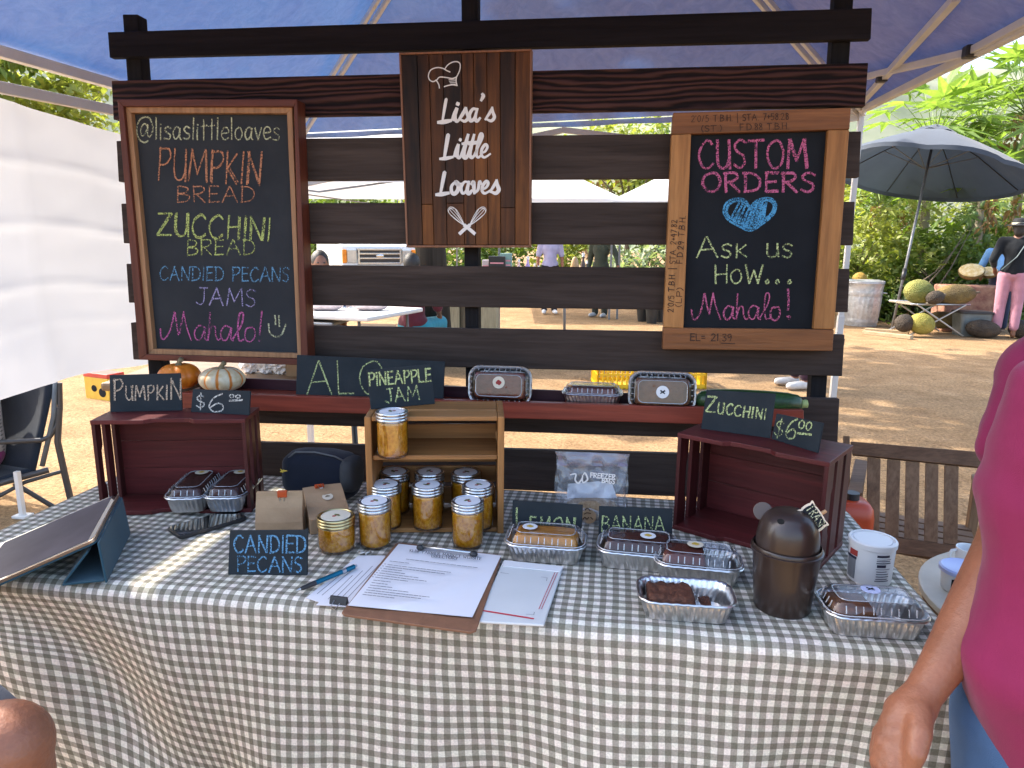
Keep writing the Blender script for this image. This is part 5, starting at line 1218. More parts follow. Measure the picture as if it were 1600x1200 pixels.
# white tub
tub = thing('plastic_tub', 'white lidded tub with a printed label at the right end of the table', 'tub', UZ(1357, 903, TOP))
M_wht = plain('white_gloss_plastic', (.70, .71, .72), .25, var=.02); rr_ = .0405; ht = .082
mb = MB(); mb.lathe([(rr_ * .93, 0), (rr_ * .95, .002), (rr_, ht - .012)], 44); mb.build('body', M_wht, tub, world=False, smooth=True, auto=40)
mb = MB(); mb.lathe([(rr_ * 1.0, ht - .012), (rr_ * 1.05, ht - .011), (rr_ * 1.06, ht - .002), (rr_ * 1.02, ht), (rr_ * .93, ht), (rr_ * .91, ht - .003), (rr_ * .84, ht - .003), (rr_ * .82, ht - .0015), (.001, ht - .001)], 44, cap0=False); mb.build('lid', M_wht, tub, world=False, smooth=True, auto=40)
def wrap(a0, a1, z0, z1, mat, lift, name, n_=8):
    mb = MB(); g_ = None
    for k in range(n_ + 1):
        a = R(a0 + (a1 - a0) * k / n_); rw = [mb.bm.verts.new((math.cos(a) * ((rr_ * .95 + rr_ * .05 * z / ht) + lift), math.sin(a) * ((rr_ * .95 + rr_ * .05 * z / ht) + lift), z)) for z in (z0, z1)]
        if g_: mb.bridge(g_, rw, False)
        g_ = rw
    return mb.build(name, mat, tub, world=False, smooth=True)
M_navyi = plain('navy_ink', (.02, .022, .05), .5)
ph0 = math.degrees(math.atan2(CAM.y - .2, CAM.x - .45))
for k, (z0, z1, a0, a1) in enumerate(((.060, .0645, 8, 40), (.0555, .0565, 8, 46), (.052, .0535, 8, 44), (.0475, .0495, 8, 46), (.040, .0455, 10, 32), (.036, .037, 8, 46), (.031, .0325, 10, 36), (.026, .0275, 10, 42), (.021, .0225, 10, 44), (.016, .0175, 10, 40), (.012, .0135, 8, 46))): wrap(ph0 + a0 + 6, ph0 + a1 + 8, z0, z1, M_navyi, .0007 + k * .00002, 'printing')
wrap(ph0 - 70, ph0 - 38, .006, .048, plain('grey_picture', (.16, .17, .19), .5), .0007, 'printing'); wrap(ph0 - 62, ph0 - 34, .052, .064, M_pin1, .0008, 'printing'); wrap(ph0 - 75, ph0 - 36, .046, .051, M_navyi, .001, 'printing')
# ================================================================ PEOPLE
def blob(name, prims, mat, parent, voxel=.012, smooth=4, world=False, cut=None):
    """one continuous surface grown round tapered limbs ('c', p, r, q, s) and ellipsoids ('e', centre, radii[, matrix])"""
    mb = MB()
    for p in prims:
        if p[0] == 'c':
            a, b_ = Vector(p[1]), Vector(p[3]); n_ = 5
            mb.tube([a + (b_ - a) * k / n_ for k in range(n_ + 1)], [p[2] + (p[4] - p[2]) * k / n_ for k in range(n_ + 1)], 14)
            mb.ell(a, (p[2],) * 3, None, 14, 10); mb.ell(b_, (p[4],) * 3, None, 14, 10)
        else: mb.ell(p[1], p[2], p[3] if len(p) > 3 else None, 22, 16)
    bmesh.ops.recalc_face_normals(mb.bm, faces=mb.bm.faces)
    me = bpy.data.meshes.new('t'); mb.bm.to_mesh(me); mb.bm.free(); o = bpy.data.objects.new('t', me); COL.objects.link(o)
    m = o.modifiers.new('r', 'REMESH'); m.mode = 'VOXEL'; m.voxel_size = voxel; m.use_smooth_shade = True
    if smooth: k = o.modifiers.new('s', 'SMOOTH'); k.iterations = smooth; k.factor = .5
    dg = bpy.context.evaluated_depsgraph_get(); me2 = bpy.data.meshes.new_from_object(o.evaluated_get(dg)); bpy.data.objects.remove(o); bpy.data.meshes.remove(me)
    if cut:
        bm = bmesh.new(); bm.from_mesh(me2)
        for co, no in cut: bmesh.ops.bisect_plane(bm, geom=bm.verts[:] + bm.edges[:] + bm.faces[:], plane_co=co, plane_no=no, clear_outer=True)
        bm.to_mesh(me2); bm.free()
    for p in me2.polygons: p.use_smooth = True
    me2.name = name; me2.materials.clear(); me2.materials.append(mat); o = bpy.data.objects.new(name, me2); COL.objects.link(o); o.parent = parent
    if world and parent.name in WORLD: o.matrix_parent_inverse = WORLD[parent.name].inverted()
    return o
def skin(name, c):
    m, t, b, n, l = _new(name); vec = _coord(n, l); f = _noise(n, l, vec, 14, 5, .6); g_ = _noise(n, l, vec, 170, 3)
    l.new(_mix(n, l, .35, _ramp(n, l, f, [(.3, sh(c, .84)), (.7, sh(c, 1.12))]), _ramp(n, l, g_, [(.35, (.82, .74, .72)), (.65, (1.1, 1.08, 1.06))]), 'MULTIPLY'), b.inputs['Base Color'])
    b.inputs['Roughness'].default_value = .48; b.inputs['Subsurface Weight'].default_value = .12; b.inputs['Subsurface Radius'].default_value = (.01, .004, .002); b.inputs['Subsurface Scale'].default_value = .6
    _bump(n, l, b, _math(n, l, 'ADD', g_, _noise(n, l, vec, 60, 4, .6)), .35, .003); return m
SK1 = skin('tanned_skin', (.27, .108, .056)); SK2 = skin('brown_skin', (.20, .085, .045)); SK3 = skin('light_skin', (.34, .16, .09))
M_hair = plain('dark_hair', (.014, .010, .008), .5, var=.4, scale=60, bump=.4, bscale=200); M_hairg = plain('greying_hair', (.12, .10, .085), .55, var=.4, scale=60, bump=.4, bscale=200)
def J(seat=False):
    j = dict(pel=(0, 0, .95), wai=(0, .0, 1.09), che=(0, 0, 1.27), nec=(0, .012, 1.44), hea=(0, -.015, 1.565))
    for s, k in ((-1, 'R'), (1, 'L')):
        j.update({'hip' + k: (.088 * s, 0, .90), 'kne' + k: (.10 * s, -.015, .49), 'ank' + k: (.10 * s, .02, .085), 'toe' + k: (.12 * s, -.15, .03), 'sho' + k: (.178 * s, .005, 1.385), 'elb' + k: (.235 * s, .025, 1.10), 'wri' + k: (.245 * s, -.05, .865)})
    if seat:
        dz = -.45
        for k in ('pel', 'wai', 'che', 'nec', 'hea', 'shoR', 'shoL'): j[k] = (j[k][0], j[k][1] + .02, j[k][2] + dz)
        for s, k in ((-1, 'R'), (1, 'L')):
            j.update({'hip' + k: (.09 * s, 0, .47), 'kne' + k: (.12 * s, -.42, .48), 'ank' + k: (.12 * s, -.40, .085), 'toe' + k: (.13 * s, -.56, .03), 'elb' + k: (.24 * s, -.08, .68), 'wri' + k: (.17 * s, -.27, .58)})
    return j
def lerp(a, b_, t_): return Vector(a).lerp(Vector(b_), t_)
def person(label, M, top, pants, shoes=None, hair=None, skinm=SK1, seat=False, sleeve=.5, leg=1.0, hat=None, over={}, voxel=.014, group=None, bag=None, skirt=None):
    root = thing('person', label, 'person', M=M, group=group); j = J(seat); j.update(over); V_ = {k: Vector(v) for k, v in j.items()}
    up = (V_['nec'] - V_['pel']).normalized()
    B = [('e', V_['pel'], (.15, .11, .12)), ('c', V_['pel'], .115, V_['wai'], .11), ('e', V_['che'], (.155, .105, .17)), ('c', V_['wai'], .11, V_['che'], .12), ('c', V_['nec'] - up * .05, .062, V_['hea'] - up * .03, .05), ('e', V_['hea'], (.074, .092, .112)),
         ('e', V_['hea'] + Vector((0, -.09, -.015)), (.014, .022, .022)), ('e', V_['hea'] + Vector((0, -.07, -.075)), (.035, .03, .03)), ('e', V_['hea'] + Vector((.076, .005, -.01)), (.012, .02, .03)), ('e', V_['hea'] + Vector((-.076, .005, -.01)), (.012, .02, .03))]
    T = [('e', V_['pel'] + up * .02, (.165, .128, .115)), ('e', V_['che'], (.17, .122, .175)), ('c', V_['wai'], .13, V_['che'], .132), ('c', V_['pel'], .13, V_['wai'], .128)]
    Pn = [('e', V_['pel'] - up * .02, (.162, .125, .11))]; Sh = []
    for k in 'RL':
        B += [('c', V_['hip' + k], .083, V_['kne' + k], .056), ('c', V_['kne' + k], .055, V_['ank' + k], .036), ('c', V_['ank' + k] - Vector((0, 0, .03)), .038, V_['toe' + k], .03),
              ('c', V_['sho' + k], .05, V_['elb' + k], .039), ('c', V_['elb' + k], .038, V_['wri' + k], .026), ('c', V_['che'] + up * .1, .07, V_['sho' + k], .055)]
        d = (V_['wri' + k] - V_['elb' + k]).normalized(); sd_ = d.cross(Vector((0, 1, 0)) if abs(d.y) < .9 else Vector((1, 0, 0))).normalized(); w0 = V_['wri' + k]
        B += [('c', w0, .026, w0 + d * .07, .034)]
        for i in range(4): q = w0 + d * .075 + sd_.cross(d).normalized() * (i - 1.5) * .017; B.append(('c', q, .0105, q + d * (.06, .072, .07, .055)[i] + sd_ * .012, .0085))
        B.append(('c', w0 + d * .03, .014, w0 + d * .075 + Vector((0, -.035, 0)), .010))
        T += [('c', V_['che'] + up * .1, .08, V_['sho' + k], .066), ('c', V_['sho' + k], .066, lerp(V_['sho' + k], V_['elb' + k], min(1, sleeve * 2)), .058)]
        if sleeve > .5: T.append(('c', V_['elb' + k], .055, lerp(V_['elb' + k], V_['wri' + k], (sleeve - .5) * 2), .04))
        Pn += [('c', V_['hip' + k], .098, V_['kne' + k], .075 if leg > .5 else .09)]
        if leg > .5: Pn.append(('c', V_['kne' + k], .075, lerp(V_['kne' + k], V_['ank' + k], (leg - .5) * 2), .062))
        if shoes: Sh.append([('c', V_['ank' + k] - Vector((0, 0, .035)), .046, V_['toe' + k] + Vector((0, 0, .012)), .038)])
    body = blob('body', B, skinm, root, voxel); blob('shirt', T, top, root, voxel); blob('trousers', Pn, pants, root, voxel)
    for sx in (-1, 1): mb = MB(); mb.ell(V_['hea'] + Vector((.03 * sx, -.085, .008)), (.011, .008, .007)); mb.build('eye', M_black, root, world=False, smooth=True)
    for s_ in Sh: blob('shoe', s_, shoes, root, voxel)
    if hair: blob('hair', [('e', V_['hea'] + Vector((0, .018, .022)), (.086, .098, .108)), ('e', V_['hea'] + Vector((0, .06, -.04)), (.072, .05, .09))], hair, root, voxel, cut=[(V_['hea'] + Vector((0, -.058, .03)), Vector((0, -1, -.55)))])
    if hat:
        mb = MB(); c = V_['hea']; mb.lathe([(.17, c.z + .035), (.16, c.z + .045), (.1, c.z + .05), (.098, c.z + .07), (.094, c.z + .12), (.07, c.z + .14), (.002, c.z + .145)], 28, (c.x, c.y, 0), cap0=False); h_ = mb.build('hat', hat, root, world=False, smooth=True, auto=50)
        mb = MB(); mb.lathe([(.1015, c.z + .052), (.1, c.z + .078)], 28, (c.x, c.y, 0), cap0=False, cap1=False); mb.build('hat_band', plain('pale_band', (.5, .48, .36), .7), h_, world=False, smooth=True)
    if bag:
        mb = MB(); a, b_ = V_['shoR'] + Vector((.03, -.1, .06)), V_['pel'] + Vector((.16, .02, .05)); mb.tube([V_['shoR'] + Vector((.05, -.13, -.05)), V_['shoR'] + Vector((.06, 0, .065)), V_['shoR'] + Vector((.08, .11, -.02)), lerp(V_['shoR'], V_['pel'], .5) + Vector((.08, .145, 0)), V_['pel'] + Vector((.15, .11, .03))], .012, 8, flat=.35); mb.build('strap', bag, root, world=False, smooth=True)
    return root
C = lambda nm, c, **k: cloth(nm, c, fold=9, foldbump=.8, bump=.35, **k)
# --- the customer in magenta at the right edge, cut off by the frame
M_mag = cloth('magenta_jersey', (.195, .015, .062), .10, 900, .28, .85, 5, foldbump=.5)
M_jean = cloth('blue_denim', (.05, .11, .23), .18, 700, .3, .9, 8)
DP = .93
g0 = UD(1700, 1190, DP); feet = Vector((g0.x + .02, g0.y + .02, 0))
pm = thing('person', 'person in a magenta top and jeans at the right table end, arm hanging down', 'person', feet)
D_ = lambda u, v, d=DP: UD(u, v, d)
m1 = 1 / F_PX * DP
sh_n, sh_f = D_(1668, 612, 1.06), D_(1800, 640, .80)
elb, mid_a, wri = D_(1574, 858, 1.03), D_(1506, 988, .99), D_(1434, 1097, .95)
che, wai, pel = D_(1725, 740, 1.02), D_(1715, 950, 1.02), D_(1700, 1110, 1.02)
nec = D_(1768, 560, .95); hea = nec + Vector((-.025, 0, .165))
hp = [Vector((pel.x - .03, pel.y - .05, .80)), Vector((pel.x + .06, pel.y + .09, .80))]
Bp = [('e', che, (.13, .13, .17)), ('c', wai, .12, pel, .13), ('c', nec - Vector((0, 0, .10)), .065, hea - Vector((0, 0, .03)), .052), ('e', hea, (.092, .076, .115)), ('e', hea + Vector((-.092, -.01, -.015)), (.02, .014, .02)), ('e', hea + Vector((-.05, 0, -.09)), (.035, .03, .028)), ('e', hea + Vector((.01, -.078, -.01)), (.02, .012, .03)),
      ('c', sh_n, .052, elb, .043), ('c', elb, .043, mid_a, .0365), ('c', mid_a, .0365, lerp(mid_a, wri, .6), .027), ('c', lerp(mid_a, wri, .6), .027, wri, .0235), ('c', sh_f, .054, D_(1880, 900, .78), .042), ('c', D_(1880, 900, .78), .04, D_(1850, 1150, .78), .026), ('c', D_(1850, 1150, .78), .028, D_(1840, 1230, .78), .034), ('c', D_(1840, 1230, .78), .024, D_(1838, 1300, .79), .016)]
for h_ in hp: Bp += [('c', h_, .09, Vector((h_.x, h_.y - .01, .46)), .058), ('c', Vector((h_.x, h_.y - .01, .46)), .056, Vector((h_.x, h_.y, .09)), .038), ('c', Vector((h_.x, h_.y, .06)), .038, Vector((h_.x - .16, h_.y - .03, .03)), .03)]
# hand: knuckle row, thumb towards the viewer, fingers curled down out of the frame
hd = D_(1402, 1142, 0.942)
kn = [D_(1378, 1148, 0.945), D_(1381, 1160, 0.932), D_(1389, 1170, 0.922), D_(1400, 1174, 0.915)]   # index .. little
Bp += [('c', wri, .027, D_(1418, 1118, 0.945), .031), ('e', D_(1404, 1138, 0.940), (.026, .022, .032))]
for k, q in enumerate(kn): Bp.append(('c', lerp(wri, q, .35), .016, q, .0135))
ends = [[(1370, 1176, .945), (1376, 1206, .952), (1388, 1220, .96)], [(1371, 1190, .930), (1380, 1222, .938), (1394, 1236, .948)], [(1379, 1200, .918), (1390, 1232, .926), (1404, 1242, .936)], [(1394, 1200, .908), (1404, 1226, .916), (1414, 1236, .926)]]
for q, ch in zip(kn, ends):
    pr, rr0 = q, .0122
    for e2 in ch: nx = D_(*e2); Bp.append(('c', pr, rr0, nx, rr0 - .0014)); pr, rr0 = nx, rr0 - .0014
th0 = [D_(1434, 1112, .93), D_(1436, 1146, .905), D_(1430, 1178, .893), D_(1420, 1206, .897)]
for a, b_, r1, r2 in zip(th0, th0[1:], (.019, .0165, .0135), (.0165, .0138, .0105)): Bp.append(('c', a, r1, b_, r2))
blob('body', Bp, SK1, pm, .0042, 4, world=True)
# shirt: a lofted garment following the body outline, with wrinkles
prof_s = [(556, 1650, .10, .9), (575, 1602, .125, .8), (610, 1584, .14, .8), (650, 1575, .15, .85), (700, 1562, .155, .9), (735, 1556, .16, .9), (780, 1543, .165, .92), (822, 1545, .165, .92), (858, 1551, .16, .92), (905, 1553, .16, .92), (945, 1548, .16, .92), (985, 1535, .165, .92), (1022, 1516, .175, .92), (1045, 1512, .175, .92), (1072, 1517, .175, .92), (1110, 1529, .172, .9), (1160, 1547, .17, .9), (1215, 1566, .172, .9), (1262, 1584, .172, .9)]
def catm(L, q=4): 
    P = [L[0]] + L + [L[-1]]; out = []
    for i in range(1, len(P) - 2):
        for k in range(q):
            t_ = k / q; out.append(tuple(.5 * (2 * P[i][j] + (P[i + 1][j] - P[i - 1][j]) * t_ + (2 * P[i - 1][j] - 5 * P[i][j] + 4 * P[i + 1][j] - P[i + 2][j]) * t_ * t_ + (3 * P[i][j] - P[i - 1][j] - 3 * P[i + 1][j] + P[i + 2][j]) * t_ ** 3) for j in range(len(P[i]))))
    out.append(L[-1]); return out
mb = MB(); prev = None; DT = .93; ax_r = CR @ Vector((1, 0, 0)); ax_r.z = 0; ax_r.normalize(); ax_f = FWD.copy(); ax_f.z = 0; ax_f.normalize()
Lp = catm(prof_s, 5)
for j, (v, u, hw, dk) in enumerate(Lp):
    lp = D_(u, v, DT); c = lp + ax_r * hw; rw = []
    for k in range(72):
        a = 2 * math.pi * k / 72; p = c + ax_r * math.cos(a) * hw + ax_f * math.sin(a) * hw * dk * .78
        side = max(0, -math.sin(a))
        wv = .006 * mnoise.noise(Vector((p.x * 9 + p.z * 6, p.y * 9, p.z * 11))) - .007 * max(0, mnoise.noise(Vector((p.x * 5 + p.z * 13, p.y * 6, p.z * 4 + 2)))) ** .5 * side + .004 * mnoise.noise(Vector((p.x * 24 + p.z * 20, p.y * 22, p.z * 15 + 4))) + .006 * math.exp(-((v - 1000 + (u - 1500 + math.cos(a) * 160) * .5) / 26) ** 2) * side - .006 * math.exp(-((v - 930 + math.cos(a) * 90) / 22) ** 2) * side
        o_ = (p - c).normalized(); rw.append(p + o_ * wv * (1 if abs(math.cos(a) + 1) > .02 else .3))
    rg = mb.ring(rw)
    if prev: mb.bridge(prev, rg)
    else:
        t_ = mb.bm.verts.new(c + Vector((0, 0, .03))); [mb.bm.faces.new([rg[(i + 1) % 72], rg[i], t_]) for i in range(72)]
    prev = rg
# the hem rises towards the arm side
geom = mb.bm.verts[:] + mb.bm.edges[:] + mb.bm.faces[:]
h1_, h2_ = ray(1502, 1068), ray(1556, 1204); hn_ = h1_.cross(h2_).normalized()
if hn_.z > 0: hn_ = -hn_
bmesh.ops.bisect_plane(mb.bm, geom=geom, plane_co=CAM, plane_no=hn_, clear_outer=True)
o = mb.build('shirt', M_mag, pm, smooth=True); sd = o.modifiers.new('cloth', 'SOLIDIFY'); sd.thickness = .004; sd.offset = -1
blob('collar', [('c', sh_n + Vector((.02, 0, -.01)), .068, nec - Vector((0, 0, .06)), .085), ('c', sh_f + Vector((0, 0, -.015)), .068, nec - Vector((0, 0, .06)), .085), ('c', nec - Vector((0, 0, .05)), .085, nec - Vector((0, 0, .015)), .072), ('c', nec - Vector((0, 0, .06)), .095, che + Vector((.02, 0, .05)), .12)], M_mag, pm, .008, 5, world=True)
blob('sleeve', [('c', sh_f, .074, D_(1845, 790, .79), .068)], M_mag, pm, .008, 4, world=True)
for sy in (-1, 1): mb = MB(); mb.ell(hea + Vector((-.084, .030 * sy, .008)), (.008, .012, .008)); mb.build('eye', M_black, pm, smooth=True)
blob('sleeve', [('c', D_(1672, 605, 1.03), .085, D_(1600, 678, 1.03), .058), ('c', D_(1600, 678, 1.03), .055, D_(1566, 700, 1.03), .036), ('c', D_(1640, 590, 1.03), .07, D_(1566, 676, 1.03), .03)], M_mag, pm, .007, 4, world=True)
Jp = [('e', pel + Vector((0, 0, -.06)), (.135, .135, .13))]
for h_ in hp: Jp += [('c', h_, .105, Vector((h_.x, h_.y - .01, .46)), .075), ('c', Vector((h_.x, h_.y - .01, .46)), .075, Vector((h_.x, h_.y, .1)), .068)]
Jp += [('c', D_(1618, 1135, .97), .105, D_(1610, 1420, .97), .09)]
blob('jeans', Jp, M_jean, pm, .010, 4, world=True)
for h_ in hp: blob('shoe', [('c', Vector((h_.x + .02, h_.y, .055)), .048, Vector((h_.x - .17, h_.y - .03, .042)), .038)], plain('grey_shoe', (.2, .2, .21), .6), pm, .01, 2, world=True)
blob('hair', [('e', hea + Vector((.025, 0, .025)), (.1, .088, .108)), ('e', hea + Vector((.075, 0, -.04)), (.05, .075, .1))], M_hairg, pm, .01, world=True, cut=[(hea + Vector((-.055, 0, .03)), Vector((-1, 0, -.5)))])
# --- the seated vendor whose knee shows at the lower left
M_short = cloth('grey_shorts', (.13, .13, .135), .12, 700, .3, .9, 8)
kx = UD(0, 1172, .86); Mk = MAT((kx.x - .17, kx.y + .34, 0), R(-18))
def seated_front():
    root = thing('person', 'seated person in grey shorts, only one knee showing at the lower left corner', 'person', (kx.x - .38, kx.y - .06, 0))
    hipc = Vector((kx.x - .42, kx.y - .08, .70)); k2 = kx + Vector((-.10, -.22, -.02)); h1, h2 = hipc + Vector((.03, .07, 0)), hipc + Vector((-.02, -.10, 0))
    B = [('c', h1, .09, kx, .056), ('e', kx + Vector((.004, 0, .004)), (.058, .056, .056)), ('c', kx, .056, Vector((kx.x - .02, kx.y + .01, .36)), .058), ('c', Vector((kx.x - .02, kx.y + .01, .36)), .056, Vector((kx.x - .04, kx.y, .1)), .037), ('c', Vector((kx.x - .05, kx.y, .06)), .038, Vector((kx.x + .12, kx.y, .03)), .03),
         ('c', h2, .09, k2, .056), ('c', k2, .056, Vector((k2.x - .03, k2.y, .1)), .038), ('c', Vector((k2.x - .04, k2.y, .06)), .038, Vector((k2.x + .12, k2.y, .03)), .03), ('e', hipc, (.12, .15, .12)), ('c', hipc, .12, hipc + Vector((-.06, 0, .42)), .13), ('c', hipc + Vector((-.06, 0, .45)), .06, hipc + Vector((-.05, 0, .62)), .05), ('e', hipc + Vector((-.03, 0, .70)), (.092, .075, .112)), ('e', hipc + Vector((.062, 0, .69)), (.02, .014, .02)),
         ('c', hipc + Vector((-.06, .18, .45)), .05, hipc + Vector((.0, .22, .17)), .04), ('c', hipc + Vector((.0, .22, .17)), .038, hipc + Vector((.2, .15, .1)), .03), ('c', hipc + Vector((-.06, -.18, .45)), .05, hipc + Vector((.0, -.22, .17)), .04), ('c', hipc + Vector((.0, -.22, .17)), .038, hipc + Vector((.2, -.15, .1)), .03)]
    blob('body', B, SK1, root, .008, 4, world=True)
    e1 = lerp(h1, kx, .80); blob('shorts', [('c', h1, .108, e1, .088), ('c', h2, .108, lerp(h2, k2, .8), .088), ('e', hipc, (.14, .165, .13))], M_short, root, .008, 3, world=True, cut=[(UD(2, 1124, .86), (kx - h1).normalized() + Vector((0, 0, -.35)))])
    blob('shirt', [('c', hipc + Vector((-.02, 0, .06)), .145, hipc + Vector((-.06, 0, .42)), .15), ('c', hipc + Vector((-.06, .1, .44)), .08, hipc + Vector((-.04, .21, .3)), .065), ('c', hipc + Vector((-.06, -.1, .44)), .08, hipc + Vector((-.04, -.21, .3)), .065)], C('dark_tee', (.03, .035, .05)), root, .012, world=True)
    blob('hair', [('e', hipc + Vector((-.05, 0, .725)), (.1, .086, .105))], M_hair, root, .012, world=True, cut=[(hipc + Vector((.03, 0, .72)), Vector((1, 0, -.5)))])
    st = thing('stool', 'plain stool under the seated person at the lower left', 'stool', (hipc.x, hipc.y, 0)); mb = MB(); mb.box((hipc.x, hipc.y, .555), (.36, .36, .04)); mb.build('seat', M_black, st, bevel=.01)
    for sx in (-.14, .14):
        for sy in (-.14, .14): mb = MB(); mb.tube([(hipc.x + sx, hipc.y + sy, 0), (hipc.x + sx * .8, hipc.y + sy * .8, .54)], .015, 8); mb.build('leg', M_greysteel, st)
seated_front()
# --- woman in pink trousers by the fruit
fw = UZ(1568, 528, 0)
person('person seen from behind in black top, pink trousers and dark hat by the fruit', MAT(fw, R(180 - 24), s=1.06), C('black_top', (.008, .010, .013)), C('pink_trousers', (.42, .20, .25)), None, M_hair, SK2, sleeve=.8, leg=.9, hat=plain('black_hat', (.01, .011, .013), .8), bag=plain('teal_strap', (.06, .09, .10), .6), over={'elbL': (.26, .05, 1.12), 'wriL': (.22, -.12, .98)})
fb_ = UD(1572, 392, 11.5)
person('person in a light blue shirt bending behind the one in pink trousers', MAT((fb_.x, fb_.y, 0), R(165), s=1.0), C('pale_blue_shirt', (.16, .33, .58)), C('navy_trousers', (.03, .035, .06)), plain('brown_shoe', (.1, .06, .04), .6), M_hair, SK2, sleeve=.75, over={'che': (0, -.18, 1.2), 'nec': (0, -.28, 1.33), 'hea': (0, -.36, 1.42), 'wai': (0, -.07, 1.07), 'shoR': (-.18, -.24, 1.30), 'shoL': (.18, -.24, 1.30), 'elbR': (-.26, -.30, 1.06), 'elbL': (.26, -.30, 1.06), 'wriR': (-.22, -.46, .9), 'wriL': (.22, -.46, .9)})
# --- people beyond the slats
f1 = UZ(858, 490, 0); person('person in a lavender shirt and white sneakers at a far market table', MAT(f1, R(10)), C('lavender_shirt', (.36, .36, .56)), C('dark_trousers', (.02, .02, .024)), M_stw, M_hair, SK1, sleeve=.4)
f1 = UZ(926, 496, 0); person('person in a dark olive jacket and grey rubber boots beyond the backdrop', MAT(f1 + Vector((.12, .1, 0)), R(-25)), C('olive_jacket', (.045, .055, .04)), C('olive_trousers', (.035, .04, .032)), plain('grey_boot', (.34, .36, .38), .35), M_hair, SK1, sleeve=.95, over={'elbL': (.34, -.02, 1.14), 'wriL': (.42, -.14, .98)})
f1 = UZ(1062, 490, 0); person('bare armed person partly hidden by the custom orders board', MAT(f1, R(0)), C('teal_top', (.05, .16, .18)), C('khaki_trousers', (.2, .16, .1)), M_black, M_hairg, SK3, sleeve=.2, over={'elbR': (-.30, -.02, 1.14), 'wriR': (-.32, -.10, 1.34)})
f1 = UZ(1245, 607, 0); person('person in dark plum trousers and sandals standing just behind the backdrop', MAT(f1 + Vector((.02, .05, 0)), R(-75)), C('plum_shirt', (.06, .03, .06)), C('plum_trousers', (.045, .02, .035)), plain('pale_sandal', (.5, .48, .45), .6), M_hair, SK1, sleeve=.5, leg=.93)
hA = UD(500, 408, 6.9); person('seated person with dark hair at the white table, behind the left chalkboard edge', MAT((hA.x, hA.y, 0), R(30), s=1.04), C('dark_blue_shirt', (.03, .05, .12)), C('dark_jeans', (.03, .04, .07)), M_black, M_hair, SK2, seat=True)
hB = UD(645, 412, 7.4); person('seated person with dark hair turned away beyond the white table', MAT((hB.x, hB.y, 0), R(170), s=1.02), C('maroon_shirt', (.10, .02, .03)), C('turquoise_wrap', (.03, .22, .28)), M_black, M_hair, SK2, seat=True)
# --- folding camp chair at the far left with its sitter
pc0 = UZ(112, 792, 0); nC = Vector((CAM.x - pc0.x, CAM.y - pc0.y, 0)).normalized(); pC = Plane(pc0, nC)
cc = thing('camp_chair', 'grey tube camp chair with navy fabric beside the white tarp wall', 'camp chair', pc0)
M_tube = plain('grey_tube', (.045, .047, .052), .42, .2, var=.1); M_nv = cloth('navy_seat', (.005, .012, .024), .15, 500, .3, .8, 8, foldbump=.3); M_mesh = clear('mesh_edge', (.3, .33, .38), .05, .5, .25)
axr_ = CR @ Vector((1, 0, 0)); axr_.z = 0; axr_.normalize(); AW = -nC * .26 - axr_ * .43
for off in (Vector((0, 0, 0)), AW):
    q_ = lambda L: [pC.at(*a) + off for a in L]
    for nm, L, r_ in (('rear_leg', [(93, 636), (90, 690), (101, 740), (113, 792)], .016), ('armrest', [(93, 598), (94, 640), (89, 664), (78, 682), (64, 688), (0, 691), (-80, 694)], .013), ('seat_rail', [(76, 734), (0, 755), (-80, 778)], .016), ('cross_tube', [(95, 737), (40, 753), (-60, 806)], .010), ('cross_tube', [(22, 755), (97, 800)], .012), ('front_leg', [(-80, 694), (-84, 760), (-100, 850)], .016)):
        P = q_(L); mb = MB(); mb.tube(_c3(P) if False else P, r_, 10); o = mb.build(nm, M_tube, cc, smooth=True, auto=50)
def sheetq(a, b_, c, d, name, mat, par, sag=.0, n_=10):
    mb = MB(); g_ = None
    for j in range(n_ + 1):
        rw = []
        for i in range(n_ + 1):
            s, t_ = i / n_, j / n_; p = (a * (1 - s) + b_ * s) * (1 - t_) + (d * (1 - s) + c * s) * t_; nn = (b_ - a).cross(d - a).normalized(); rw.append(mb.bm.verts.new(p + nn * sag * math.sin(math.pi * s) * math.sin(math.pi * t_)))
        if g_: mb.bridge(g_, rw, False)
        g_ = rw
    o = mb.build(name, mat, par, smooth=True); sd = o.modifiers.new('thick', 'SOLIDIFY'); sd.thickness = .012; return o
bk = [pC.at(88, 588), pC.at(56, 736)]
sheetq(bk[1], bk[1] + AW, bk[0] + AW, bk[0], 'backrest', M_nv, cc, .05); s0 = pC.at(-80, 776); sheetq(bk[1], bk[1] + AW, s0 + AW, s0, 'seat', M_nv, cc, -.03)
mb = MB(); mb.tube([pC.at(86, 590) , pC.at(84, 650), pC.at(66, 728)], .012, 8); mb.build('mesh_side', plain('grey_mesh', (.09, .11, .13), .7), cc, smooth=True)
ps = pC.at(62, 735) + AW * .55 + nC * .12 - axr_ * .10
M_pl = bpy.data.materials.new('plaid'); M_pl.use_nodes = True
def plaid():
    m, t, b, n, l = _new('grey_plaid_shirt'); sp = n.new('ShaderNodeSeparateXYZ'); l.new(_coord(n, l), sp.inputs[0])
    w = [_math(n, l, 'ABSOLUTE', _math(n, l, 'SINE', _math(n, l, 'MULTIPLY', sp.outputs[a], 160))) for a in 'YZ']
    k = _math(n, l, 'MULTIPLY', _math(n, l, 'ADD', w[0], w[1]), .5); l.new(_ramp(n, l, k, [(.35, (.16, .16, .17)), (.6, (.46, .45, .45))]), b.inputs['Base Color']); b.inputs['Roughness'].default_value = .9; return m
bpy.data.materials.remove(M_pl)
